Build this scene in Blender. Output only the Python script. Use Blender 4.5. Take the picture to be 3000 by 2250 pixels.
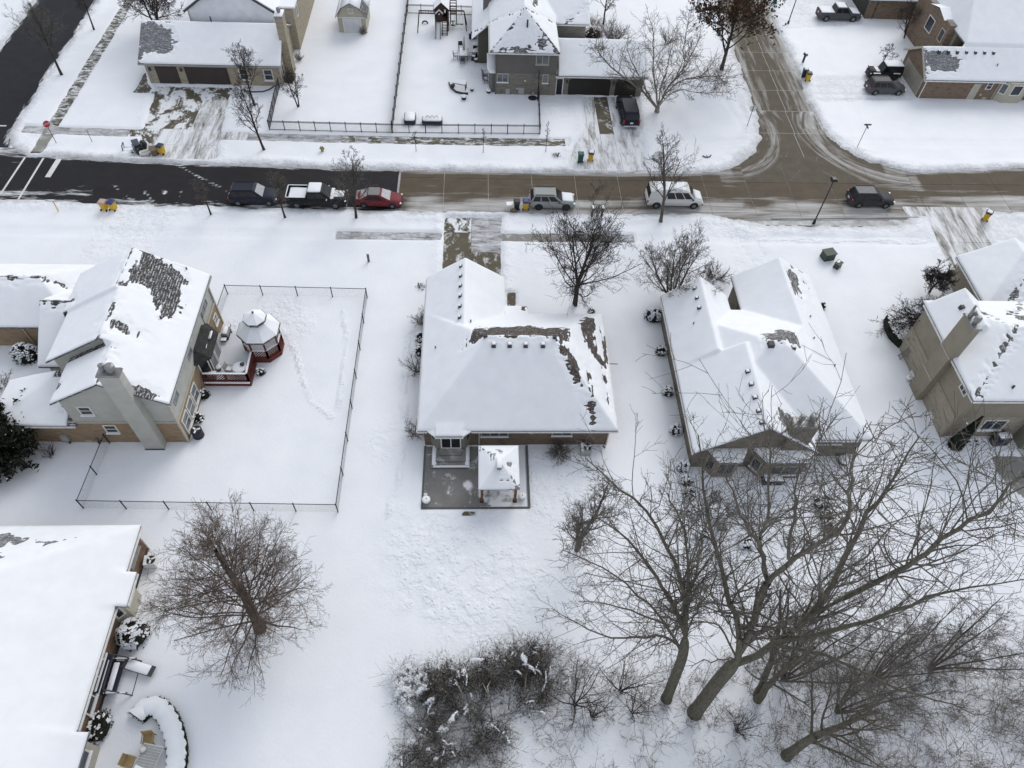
import bpy, bmesh, math, random
import numpy as np
from mathutils import Vector, Matrix
for _o in list(bpy.data.objects): bpy.data.objects.remove(_o)
SC = bpy.context.scene
COL = SC.collection
# ---------------------------------------------------------------- camera
CAM_H = 48.0
PITCH, ROLL, YAW, FPX = math.radians(52.7248), math.radians(-3.6229), math.radians(4.3941), 2129.15
_f = np.array([math.sin(YAW)*math.cos(PITCH), math.cos(YAW)*math.cos(PITCH), -math.sin(PITCH)])
_r0 = np.array([math.cos(YAW), -math.sin(YAW), 0.0]); _d0 = np.cross(_f, _r0)
_r = math.cos(ROLL)*_r0 + math.sin(ROLL)*_d0
_d = -math.sin(ROLL)*_r0 + math.cos(ROLL)*_d0
CAMR = np.array([_r, _d, _f])
cam = bpy.data.cameras.new('camera'); cam_o = bpy.data.objects.new('camera', cam); COL.objects.link(cam_o)
cam.sensor_width = 36.0; cam.lens = FPX/3000*36; cam.clip_start = 0.5; cam.clip_end = 6000
cam_o.matrix_world = Matrix(((_r[0], -_d[0], -_f[0], 0), (_r[1], -_d[1], -_f[1], 0), (_r[2], -_d[2], -_f[2], CAM_H), (0, 0, 0, 1)))
SC.camera = cam_o
# ---------------------------------------------------------------- sky, sun, exposure (thin overcast)
SUN_EL, SUN_AZ = math.radians(38), math.radians(26)      # azimuth from +Y towards +X
w = bpy.data.worlds.new('World'); SC.world = w; w.use_nodes = True
nt = w.node_tree; nt.nodes.clear()
sky = nt.nodes.new('ShaderNodeTexSky'); sky.sky_type = 'NISHITA'; sky.sun_disc = False
sky.sun_elevation = SUN_EL; sky.sun_rotation = SUN_AZ; sky.air_density = 1.0; sky.dust_density = 4.0; sky.ozone_density = 1.0
hs = nt.nodes.new('ShaderNodeHueSaturation'); hs.inputs['Saturation'].default_value = 0.30
bg = nt.nodes.new('ShaderNodeBackground'); bg.inputs['Strength'].default_value = 0.15
ow = nt.nodes.new('ShaderNodeOutputWorld')
veil = nt.nodes.new('ShaderNodeMix'); veil.data_type = 'RGBA'; veil.inputs[0].default_value = 0.78; veil.inputs[7].default_value = (4.62, 5.0, 5.68, 1)   # even cloud layer over the sky
nt.links.new(sky.outputs[0], hs.inputs['Color']); nt.links.new(hs.outputs[0], veil.inputs[6]); nt.links.new(veil.outputs[2], bg.inputs[0]); nt.links.new(bg.outputs[0], ow.inputs[0])
sl = bpy.data.lights.new('sun', 'SUN'); sl.energy = 1.35; sl.angle = math.radians(40); sl.color = (1.0, 0.96, 0.90)
so = bpy.data.objects.new('sun', sl); COL.objects.link(so)
_sd = Vector((math.sin(SUN_AZ)*math.cos(SUN_EL), math.cos(SUN_AZ)*math.cos(SUN_EL), math.sin(SUN_EL)))
so.rotation_euler = _sd.to_track_quat('Z', 'Y').to_euler(); so.location = (60, 90, 80)
SC.view_settings.view_transform = 'Standard'; SC.view_settings.look = 'None'
SC.view_settings.gamma = 1.0; SC.view_settings.exposure = 0.0; SC.view_settings.use_curve_mapping = False
SC.render.resolution_x = 1024; SC.render.resolution_y = 768
RNG = np.random.default_rng(7); random.seed(7)

def at(px, py, z=0.0):
    """point at height z seen at photo pixel px,py (3000x2250)"""
    d = CAMR.T @ np.array([(px-1500)/FPX, (py-1125)/FPX, 1.0]); t = (z-CAM_H)/d[2]
    return np.array([t*d[0], t*d[1], z])
# ---------------------------------------------------------------- noise (numpy value noise)
_NT = RNG.random((256, 256))
def vnoise(x, y, s=1.0, ox=0.0, oy=0.0):
    x = np.asarray(x)/s+ox+500.0; y = np.asarray(y)/s+oy+500.0
    xi = np.floor(x).astype(int); yi = np.floor(y).astype(int); fx = x-xi; fy = y-yi
    fx = fx*fx*(3-2*fx); fy = fy*fy*(3-2*fy)
    a = _NT[xi % 256, yi % 256]; b = _NT[(xi+1) % 256, yi % 256]; c = _NT[xi % 256, (yi+1) % 256]; d = _NT[(xi+1) % 256, (yi+1) % 256]
    return (a*(1-fx)+b*fx)*(1-fy)+(c*(1-fx)+d*fx)*fy
def fbm(x, y, s=1.0, o=4, ox=0.0):
    v = 0; a = 0.5; t = 0
    for k in range(o):
        v = v+a*vnoise(x, y, s/2**k, ox+17.3*k, ox*1.7+9.1*k); t += a; a *= 0.5
    return v/t
def sstep(a, b, x):
    t = np.clip((np.asarray(x)-a)/(b-a), 0, 1); return t*t*(3-2*t)
# ---------------------------------------------------------------- objects and mesh building
def tag(o, label=None, cat=None, group=None, kind=None):
    if label: o['label'] = label
    if cat: o['category'] = cat
    if group: o['group'] = group
    if kind: o['kind'] = kind
    return o
def empty(name, loc=(0, 0, 0), rz=0.0, label=None, cat=None, group=None):
    o = bpy.data.objects.new(name, None); COL.objects.link(o); o.location = loc; o.rotation_euler = (0, 0, rz)
    o.empty_display_size = 0.3
    return tag(o, label, cat, group)
def root_of(o):
    while o.parent: o = o.parent
    return o
def link(name, me, mat=None, parent=None):
    o = bpy.data.objects.new(name, me); COL.objects.link(o)
    if mat is not None: me.materials.append(mat)
    if parent is not None: o.parent = parent
    return o
def np_mesh(name, V, F, smooth=False):
    """F: list of (n,3) / (n,4) int arrays"""
    me = bpy.data.meshes.new(name); V = np.asarray(V, dtype=np.float32)
    F = [np.asarray(f, dtype=np.int32) for f in F if len(f)]
    me.vertices.add(len(V)); me.vertices.foreach_set('co', V.ravel())
    nl = sum(f.size for f in F); npoly = sum(len(f) for f in F)
    me.loops.add(nl); me.polygons.add(npoly)
    me.loops.foreach_set('vertex_index', np.concatenate([f.ravel() for f in F]))
    tot = np.concatenate([np.full(len(f), f.shape[1], np.int32) for f in F])
    st = np.concatenate([[0], np.cumsum(tot)[:-1]]).astype(np.int32)
    me.polygons.foreach_set('loop_start', st); me.polygons.foreach_set('loop_total', tot)
    me.polygons.foreach_set('use_smooth', np.full(npoly, smooth, dtype=bool))
    me.update(calc_edges=True); me.validate()
    return me
class MB:
    """collects shapes in world (or local) coordinates and builds ONE mesh object"""
    def __init__(s): s.v = []; s.f = []
    def add(s, vs, fs):
        n = len(s.v); s.v += [tuple(map(float, p)) for p in vs]; s.f += [tuple(n+i for i in f) for f in fs]; return s
    def box(s, x0, x1, y0, y1, z0, z1, tx=0.0, ty=0.0):
        return s.add([(x0, y0, z0), (x1, y0, z0), (x1, y1, z0), (x0, y1, z0), (x0+tx, y0+ty, z1), (x1-tx, y0+ty, z1), (x1-tx, y1-ty, z1), (x0+tx, y1-ty, z1)],
                     [(0, 3, 2, 1), (4, 5, 6, 7), (0, 1, 5, 4), (1, 2, 6, 5), (2, 3, 7, 6), (3, 0, 4, 7)])
    def cbox(s, c, size, rz=0.0, rx=0.0, ry=0.0):
        hx, hy, hz = [q/2 for q in size]; R = Matrix.Rotation(rz, 3, 'Z') @ Matrix.Rotation(ry, 3, 'Y') @ Matrix.Rotation(rx, 3, 'X'); C = Vector(c)
        vs = [C+R @ Vector(p) for p in [(-hx, -hy, -hz), (hx, -hy, -hz), (hx, hy, -hz), (-hx, hy, -hz), (-hx, -hy, hz), (hx, -hy, hz), (hx, hy, hz), (-hx, hy, hz)]]
        return s.add(vs, [(0, 3, 2, 1), (4, 5, 6, 7), (0, 1, 5, 4), (1, 2, 6, 5), (2, 3, 7, 6), (3, 0, 4, 7)])
    def prism(s, poly, z0, z1, grow=0.0):
        n = len(poly); cx = sum(p[0] for p in poly)/n; cy = sum(p[1] for p in poly)/n
        lo = [(p[0], p[1], z0) for p in poly]; hi = [(p[0]+(cx-p[0])*grow, p[1]+(cy-p[1])*grow, z1) for p in poly]
        return s.add(lo+hi, [tuple(range(n))[::-1], tuple(range(n, 2*n))]+[(i, (i+1) % n, n+(i+1) % n, n+i) for i in range(n)])
    def bar(s, a, b, w, h=None, up=(0, 0, 1)):
        h = h or w; a = Vector(a); b = Vector(b); d = (b-a).normalized(); u = Vector(up)
        if abs(d.dot(u)) > 0.98: u = Vector((0, 1, 0))
        x = d.cross(u).normalized(); u = x.cross(d)
        vs = [p+x*(sx*w/2)+u*(sy*h/2) for p in (a, b) for sx, sy in ((-1, -1), (1, -1), (1, 1), (-1, 1))]
        return s.add(vs, [(3, 2, 1, 0), (4, 5, 6, 7), (0, 1, 5, 4), (1, 2, 6, 5), (2, 3, 7, 6), (3, 0, 4, 7)])
    def cyl(s, a, b, r0, r1=None, n=10):
        r1 = r0 if r1 is None else r1; a = Vector(a); b = Vector(b); d = (b-a).normalized()
        u = Vector((0, 0, 1)) if abs(d.z) < 0.95 else Vector((1, 0, 0)); x = d.cross(u).normalized(); y = x.cross(d)
        vs = []
        for p, r in ((a, r0), (b, r1)):
            vs += [p+(x*math.cos(t)+y*math.sin(t))*r for t in [2*math.pi*i/n for i in range(n)]]
        return s.add(vs, [tuple(range(n)), tuple(range(n, 2*n))[::-1]]+[(i, n+i, n+(i+1) % n, (i+1) % n) for i in range(n)])
    def tube(s, pts, r, n=6):
        for a, b in zip(pts[:-1], pts[1:]): s.cyl(a, b, r, r, n)
        return s
    def lathe(s, prof, c=(0, 0, 0), n=14, sx=1.0, sy=1.0):
        vs = []; fs = []
        for r, z in prof: vs += [(c[0]+sx*r*math.cos(2*math.pi*i/n), c[1]+sy*r*math.sin(2*math.pi*i/n), c[2]+z) for i in range(n)]
        for k in range(len(prof)-1): fs += [(k*n+i, k*n+(i+1) % n, (k+1)*n+(i+1) % n, (k+1)*n+i) for i in range(n)]
        fs += [tuple(range(n))[::-1], tuple((len(prof)-1)*n+i for i in range(n))]
        return s.add(vs, fs)
    def build(s, name, mat, parent=None, smooth=False, bevel=0.0, world=True, segs=1):
        V = np.array(s.v, dtype=float)
        if parent is not None and world: V = V-np.array(root_of(parent).location)
        me = bpy.data.meshes.new(name); me.from_pydata([tuple(p) for p in V], [], s.f)
        if bevel > 0:
            bm = bmesh.new(); bm.from_mesh(me)
            es = [e for e in bm.edges if len(e.link_faces) == 2 and e.calc_face_angle(0) > 0.5]
            bmesh.ops.bevel(bm, geom=es, offset=bevel, segments=segs, affect='EDGES', profile=0.6); bm.to_mesh(me); bm.free()
        if smooth: me.polygons.foreach_set('use_smooth', [True]*len(me.polygons))
        me.update()
        return link(name, me, mat, parent)
def copy_tree(o, parent=None):
    c = o.copy(); COL.objects.link(c); c.parent = parent
    for ch in list(o.children): copy_tree(ch, c)
    return c
# ---------------------------------------------------------------- materials
MATS = {}
class NG:
    def __init__(s, name):
        m = bpy.data.materials.new(name); m.use_nodes = True; s.m = m; s.t = m.node_tree; s.b = s.t.nodes['Principled BSDF']; MATS[name] = m
    def n(s, ty, **k):
        q = s.t.nodes.new(ty)
        for a, v in k.items(): setattr(q, a, v)
        return q
    def l(s, a, b): s.t.links.new(a, b)
    def pos(s, scale=(1, 1, 1), rot=0.0, obj=False):
        g = s.n('ShaderNodeTexCoord').outputs['Object'] if obj else s.n('ShaderNodeNewGeometry').outputs['Position']
        mp = s.n('ShaderNodeMapping'); mp.inputs['Scale'].default_value = scale; mp.inputs['Rotation'].default_value = (0, 0, rot); s.l(g, mp.inputs[0]); return mp.outputs[0]
    def noise(s, scale, detail=4, rough=0.55, vec=None, dist=0.0):
        q = s.n('ShaderNodeTexNoise'); q.inputs['Scale'].default_value = scale; q.inputs['Detail'].default_value = detail; q.inputs['Roughness'].default_value = rough; q.inputs['Distortion'].default_value = dist
        s.l(vec if vec is not None else s.pos(), q.inputs['Vector']); return q.outputs[0]
    def math(s, op, a, b=None, clamp=False):
        q = s.n('ShaderNodeMath', operation=op); q.use_clamp = clamp
        for i, v in enumerate((a, b)):
            if v is None: continue
            if isinstance(v, (int, float)): q.inputs[i].default_value = v
            else: s.l(v, q.inputs[i])
        return q.outputs[0]
    def ramp(s, v, stops):
        q = s.n('ShaderNodeValToRGB'); e = q.color_ramp.elements
        while len(e) < len(stops): e.new(0.5)
        for i, (p, c) in enumerate(stops): e[i].position = p; e[i].color = (*c, 1) if len(c) == 3 else c
        s.l(v, q.inputs[0]); return q.outputs[0]
    def mr(s, v, a, b, c=0.0, d=1.0):
        q = s.n('ShaderNodeMapRange'); q.inputs[1].default_value = a; q.inputs[2].default_value = b; q.inputs[3].default_value = c; q.inputs[4].default_value = d; s.l(v, q.inputs[0]); return q.outputs[0]
    def mix(s, f, a, b):
        q = s.n('ShaderNodeMix', data_type='RGBA'); 
        for i, v in ((0, f), (6, a), (7, b)):
            if isinstance(v, (int, float)): q.inputs[i].default_value = v
            elif isinstance(v, tuple): q.inputs[i].default_value = (*v, 1)
            else: s.l(v, q.inputs[i])
        return q.outputs[2]
    def bump(s, h, strength=0.3, dist=0.05):
        q = s.n('ShaderNodeBump'); q.inputs['Strength'].default_value = strength; q.inputs['Distance'].default_value = dist; s.l(h, q.inputs['Height']); s.l(q.outputs[0], s.b.inputs['Normal']); return q
    def col(s, c, rough=0.7, spec=0.3):
        if isinstance(c, tuple): s.b.inputs['Base Color'].default_value = (*c, 1)
        else: s.l(c, s.b.inputs['Base Color'])
        s.b.inputs['Roughness'].default_value = rough; s.b.inputs['Specular IOR Level'].default_value = spec; return s.m
SNOW = (0.845, 0.86, 0.885)
def m_plain(name, c, rough=0.6, spec=0.4, metal=0.0, var=0.12, scale=3.0):
    g = NG(name); v = g.noise(scale, 3)
    g.col(g.mix(g.mr(v, 0.3, 0.7), tuple(x*(1-var) for x in c), tuple(min(1, x*(1+var)) for x in c)), rough, spec); g.b.inputs['Metallic'].default_value = metal; return g.m
def m_snow_ground():
    g = NG('snow_ground'); a = g.n('ShaderNodeAttribute', attribute_name='dirt').outputs['Fac']; tr = g.n('ShaderNodeAttribute', attribute_name='tramp').outputs['Fac']
    n1 = g.noise(0.35, 5, 0.5); n2 = g.noise(2.2, 6, 0.62, dist=0.4); n3 = g.noise(5.0, 5, 0.6)
    base = g.mix(g.mr(n1, 0.3, 0.7), (0.775, 0.795, 0.835), (0.83, 0.845, 0.875))
    dm = g.mr(g.math('ADD', a, g.math('MULTIPLY', g.math('SUBTRACT', n2, 0.5), 0.55)), 0.12, 0.95)
    dm = g.math('MULTIPLY', dm, g.mr(a, 0.0, 0.06))
    c = g.mix(dm, g.mix(g.math('MULTIPLY', g.math('MULTIPLY', tr, g.mr(n2, 0.45, 0.65)), 0.22), base, (0.60, 0.63, 0.69)), (0.27, 0.265, 0.255))
    vo = g.n('ShaderNodeTexVoronoi'); vo.inputs['Scale'].default_value = 2.9; g.l(g.pos(), vo.inputs['Vector'])
    foot = g.math('MULTIPLY', g.mr(vo.outputs['Distance'], 0.08, 0.36), g.mr(g.noise(0.9, 3, 0.6), 0.42, 0.58))
    h = g.math('ADD', g.math('MULTIPLY', n3, 0.18), g.math('MULTIPLY', g.math('MULTIPLY', foot, tr), 0.6))
    h = g.math('ADD', h, g.math('MULTIPLY', g.math('MULTIPLY', n2, g.math('ADD', tr, a)), 0.65))
    g.bump(h, 0.7, 0.16)
    return g.col(c, 0.55, 0.25)
def m_snow(name='snow', c=SNOW):
    g = NG(name); n1 = g.noise(0.9, 4); n2 = g.noise(7, 4)
    g.bump(g.math('ADD', n1, g.math('MULTIPLY', n2, 0.25)), 0.18, 0.08)
    return g.col(g.mix(g.mr(n1, 0.3, 0.7), tuple(x*0.97 for x in c), tuple(min(1, x*1.03) for x in c)), 0.55, 0.25)
def m_pave(name, c, cov=0.4, scale=1.2, stretch=(1, 1, 1), rot=0.0, attr=False, soft=0.10, wet=0.6, tint=(0.74, 0.75, 0.77), polar=None):
    """pavement with patches of thin snow; cov = share that is covered"""
    g = NG(name); p = g.pos(stretch, rot)
    if polar:                                    # tyre marks swept round a corner
        q = g.n('ShaderNodeSeparateXYZ'); g.l(g.pos(), q.inputs[0]); dx = g.math('SUBTRACT', q.outputs[0], polar[0]); dy = g.math('SUBTRACT', q.outputs[1], polar[1])
        r = g.math('SQRT', g.math('ADD', g.math('MULTIPLY', dx, dx), g.math('MULTIPLY', dy, dy))); cb = g.n('ShaderNodeCombineXYZ'); g.l(g.math('MULTIPLY', r, 2.2), cb.inputs[0]); g.l(g.math('MULTIPLY', g.math('ARCTAN2', dy, dx), 1.6), cb.inputs[1]); p = cb.outputs[0]
    n = g.math('ADD', g.math('MULTIPLY', g.noise(scale, 6, 0.62, p, 0.6), 0.75), g.math('MULTIPLY', g.noise(scale*4.5, 4, 0.6, p), 0.25))
    th = 0.5
    if attr:
        a = g.n('ShaderNodeAttribute', attribute_name='cov').outputs['Fac']
        k = g.math('ADD', n, g.math('MULTIPLY', g.math('SUBTRACT', a, 0.5), 0.62))
    else: k = g.math('ADD', n, (cov-0.5)*0.42)
    mask = g.mr(k, th-soft*0.5, th+soft*0.5)
    v = g.noise(0.7, 5); st = g.noise(9, 3)
    base = g.mix(g.mr(g.math('ADD', g.math('MULTIPLY', v, 0.7), g.math('MULTIPLY', st, 0.3)), 0.3, 0.7), tuple(x*0.78 for x in c), tuple(x*1.18 for x in c))
    g.l(g.mr(mask, 0, 1, wet, 0.6), g.b.inputs['Roughness'])
    m = g.col(g.mix(mask, base, tint), 0.6, 0.15); g.l(g.mr(mask, 0, 1, max(wet, 0.7), 0.6), g.b.inputs['Roughness'])
    g.bump(mask, 0.5, 0.03); return m
def m_shingle(name, c, dust=0.25):
    g = NG(name); p = g.pos((1, 1, 1)); br = g.n('ShaderNodeTexBrick')
    sep = g.n('ShaderNodeSeparateXYZ'); g.l(p, sep.inputs[0]); cmb = g.n('ShaderNodeCombineXYZ')
    g.l(g.math('ADD', sep.outputs[0], sep.outputs[1]), cmb.inputs[0]); g.l(g.math('MULTIPLY', sep.outputs[2], 1.7), cmb.inputs[1]); g.l(cmb.outputs[0], br.inputs['Vector'])
    br.inputs['Scale'].default_value = 1.0; br.inputs['Brick Width'].default_value = 0.34; br.inputs['Row Height'].default_value = 0.16; br.inputs['Mortar Size'].default_value = 0.014
    br.inputs['Color1'].default_value = (*[x*0.75 for x in c], 1); br.inputs['Color2'].default_value = (*[x*1.25 for x in c], 1); br.inputs['Mortar'].default_value = (*[x*0.45 for x in c], 1)
    n = g.math('ADD', g.math('MULTIPLY', g.noise(2.0, 5, 0.7, g.pos((1.2, 1.2, 9))), 0.6), g.math('MULTIPLY', g.noise(9.0, 3, 0.7), 0.4))
    row = g.math('FRACT', g.math('MULTIPLY', sep.outputs[2], 10.6)); nn = g.math('ADD', n, g.math('MULTIPLY', row, 0.12))
    g.bump(br.outputs['Fac'], 0.4, 0.02)
    return g.col(g.mix(g.mr(nn, 0.66-dust*0.14, 0.78-dust*0.14), br.outputs['Color'], (0.72, 0.73, 0.75)), 0.85, 0.2)
def m_brick(name, c1, c2, mortar=(0.30, 0.28, 0.25)):
    g = NG(name); p = g.pos(); sep = g.n('ShaderNodeSeparateXYZ'); g.l(p, sep.inputs[0]); cmb = g.n('ShaderNodeCombineXYZ')
    g.l(g.math('ADD', sep.outputs[0], sep.outputs[1]), cmb.inputs[0]); g.l(sep.outputs[2], cmb.inputs[1])
    br = g.n('ShaderNodeTexBrick'); g.l(cmb.outputs[0], br.inputs['Vector']); br.inputs['Scale'].default_value = 1.0
    br.inputs['Brick Width'].default_value = 0.30; br.inputs['Row Height'].default_value = 0.10; br.inputs['Mortar Size'].default_value = 0.008; br.inputs['Bias'].default_value = 0.0
    br.inputs['Color1'].default_value = (*c1, 1); br.inputs['Color2'].default_value = (*c2, 1); br.inputs['Mortar'].default_value = (*mortar, 1)
    q = g.n('ShaderNodeCombineXYZ'); g.l(g.math('MULTIPLY', cmb.inputs[0].links[0].from_socket, 1.1), q.inputs[0]); g.l(g.math('MULTIPLY', sep.outputs[2], 4.2), q.inputs[1])
    n = g.noise(1.0, 4, 0.6, q.outputs[0]); g.bump(br.outputs['Fac'], -0.3, 0.01)
    return g.col(g.mix(g.mr(n, 0.50, 0.74), br.outputs['Color'], tuple(x*0.5 for x in c1)), 0.85, 0.2)
def m_siding(name, c, pitch=0.14):
    g = NG(name); sep = g.n('ShaderNodeSeparateXYZ'); g.l(g.pos(), sep.inputs[0]); fr = g.math('FRACT', g.math('MULTIPLY', sep.outputs[2], 1/pitch))
    n = g.noise(1.2, 4); g.bump(fr, 0.35, 0.02)
    return g.col(g.mix(g.mr(n, 0.3, 0.7), tuple(x*0.92 for x in c), tuple(x*1.08 for x in c)), 0.6, 0.3)
def m_glass(name, c=(0.035, 0.042, 0.05)):
    g = NG(name); n = g.noise(1.3, 3); g.col(g.mix(g.mr(n, 0.35, 0.7), tuple(x*0.7 for x in c), tuple(x*1.5 for x in c)), 0.12, 0.35); return g.m
def m_paint(name, c, rough=0.52, dust=0.35, dustc=(0.30, 0.29, 0.28), coat=0.0):
    g = NG(name); n = g.noise(4.0, 5, 0.65, g.pos(obj=True)); sep = g.n('ShaderNodeSeparateXYZ'); g.l(g.n('ShaderNodeTexCoord').outputs['Object'], sep.inputs[0])
    low = g.mr(sep.outputs[2], 0.25, 0.95, 0.55, 0.05); f = g.math('MULTIPLY', g.mr(n, 0.35, 0.75), g.math('MULTIPLY', low, dust*1.6), True)
    m = g.col(g.mix(f, c, dustc), rough, 0.18); g.b.inputs['Coat Weight'].default_value = coat; g.b.inputs['Coat Roughness'].default_value = 0.15; g.l(g.mr(f, 0, 0.7, rough, 0.75), g.b.inputs['Roughness']); return m
def m_bark(name, c, snowy=0.0):
    g = NG(name); n = g.noise(7, 4, 0.65, g.pos((1, 1, 0.35))); cc = g.mix(g.mr(n, 0.3, 0.7), tuple(x*0.6 for x in c), tuple(x*1.35 for x in c))
    if snowy:
        nz = g.n('ShaderNodeSeparateXYZ'); g.l(g.n('ShaderNodeNewGeometry').outputs['Normal'], nz.inputs[0])
        cc = g.mix(g.math('MULTIPLY', g.mr(nz.outputs[2], 0.75, 0.95), g.mr(g.noise(3, 3), 0.5, 0.6)), cc, (0.7, 0.71, 0.73))
    return g.col(cc, 0.9, 0.15)
m_snow_ground(); m_snow(); 
M = MATS
# ================================================================ THE GROUND, ROADS AND WALKS
def yN(x): return 64.7+0.0006*(np.asarray(x, float)-2)**2
def yS(x): return 58.1+0.00045*(np.asarray(x, float)-3)**2
def smin(a, b, k):
    h = np.clip(0.5+0.5*(b-a)/k, 0, 1); return b*(1-h)+a*h-k*h*(1-h)
def sd_box(x, y, x0, x1, y0, y1):
    dx = np.maximum(x0-x, x-x1); dy = np.maximum(y0-y, y-y1)
    return np.minimum(np.maximum(dx, dy), 0)+np.hypot(np.maximum(dx, 0), np.maximum(dy, 0))
def sd_road(x, y):
    m = np.maximum(y-yN(x), yS(x)-y)
    xe = 36.3+0.03*(y-73); e = np.maximum(np.abs(x-xe)-3.5, 60.5-y)
    wv = np.maximum(np.abs(x+54.3)-3.75, 60.5-y)
    return smin(smin(m, e, 11.0), wv, 5.0)
def sd_poly(x, y, P):
    P = np.asarray(P, float); d = np.full(np.shape(x), 1e9); ins = np.zeros(np.shape(x), bool)
    for a, b in zip(P, np.roll(P, -1, 0)):
        e = b-a; wx = x-a[0]; wy = y-a[1]; t = np.clip((wx*e[0]+wy*e[1])/(e@e), 0, 1)
        d = np.minimum(d, np.hypot(wx-t*e[0], wy-t*e[1]))
        c = ((a[1] > y) != (b[1] > y)) & (x < (b[0]-a[0])*(y-a[1])/((b[1]-a[1]) or 1e-9)+a[0]); ins ^= c
    return np.where(ins, -d, d)
def sd_line(x, y, P):
    d = np.full(np.shape(x), 1e9)
    for a, b in zip(P[:-1], P[1:]):
        ex, ey = b[0]-a[0], b[1]-a[1]; t = np.clip(((x-a[0])*ex+(y-a[1])*ey)/(ex*ex+ey*ey+1e-9), 0, 1)
        d = np.minimum(d, np.hypot(x-a[0]-t*ex, y-a[1]-t*ey))
    return d
def y_walkN(x): return 70.15+0.0004*(np.asarray(x, float)+5)**2
Y_WALKS = 54.45
# driveways as plan polygons: (polygon, snow sheet keeps covering it?)
DRV_TL = [(-37.6, 79.9), (-28.8, 79.9), (-28.6, 76.5), (-28.2, 70), (-27.4, 65.9), (-36.6, 66.2), (-36.6, 70.6), (-37.2, 77.0)]
DRV_TM = [(12.3, 79.6), (19.2, 79.8), (18.4, 72), (18.4, 65.2), (9.6, 65.2), (10.6, 70), (12.0, 72.5)]
DRV_M = [(-3.55, 57.4), (2.35, 57.4), (2.1, 45.5), (-3.3, 45.5)]
DRV_HL = [(-37.2, 48.5), (-30.0, 48.5), (-29.2, 58.8), (-37.3, 58.8)]
DRV_HR = [(24.6, 46.5), (29.4, 46.5), (29.6, 58.8), (23.9, 58.8)]
DRV_RR = [(45.6, 47.0), (49.8, 47.0), (53.0, 59.5), (46.6, 59.5)]
DRV_RR2 = [(48.5, 47.5), (53.5, 47.5), (60, 54), (60, 59.5), (50, 59.5)]
DRV_TR = [(39.6, 78.9), (53.7, 79.9), (53.7, 86.0), (40.0, 85.5)]
DRV_TR2 = [(40.6, 96.5), (53.4, 98.6), (53.4, 106), (40.8, 106)]
PATIO_M = [(-4.13, 24.95), (3.8, 24.95), (3.8, 30.4), (-4.13, 30.4)]
TRAILS = [([(-5.7, 44), (-6.1, 41), (-6.2, 36), (-5.6, 31), (-5.9, 27.5), (-6.5, 24.5)], 0.35), ([(-17, 42.5), (-15.5, 40), (-14.5, 37), (-13.4, 34.5), (-11.5, 33)], 0.22),
          ([(-12, 44.5), (-11.4, 42), (-11.2, 38), (-11.1, 34)], 0.25), ([(28, 54.5), (45, 54.5)], 0.35), ([(-3, 24), (-4.5, 20), (-2, 17), (1.5, 15.5)], 0.7)]
TRAMPS = [((-2.0, 21.5), 6.0, 0.9), ((6.0, 26.5), 4.5, 0.9), ((-7, 31), 2.5, 0.5), ((6, 52), 3.5, 0.35), ((-33, 56.5), 5, 0.6), ((-1, 57.5), 3, 0.8), ((50, 56), 4.5, 0.8), ((26, 57), 4, 0.7), ((14, 67.5), 5, 0.7), ((-32, 67), 5, 0.8), ((-47, 68.5), 3, 0.6), ((4.6, 28), 2.5, 0.8), ((-17.0, 43.5), 3.5, 0.8), ((-20.3, 42.5), 2.0, 0.9), ((1.0, 18.5), 5.5, 0.85), ((-1.5, 84), 3.5, 0.45), ((10.0, 76.5), 3.0, 0.7)]
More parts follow.
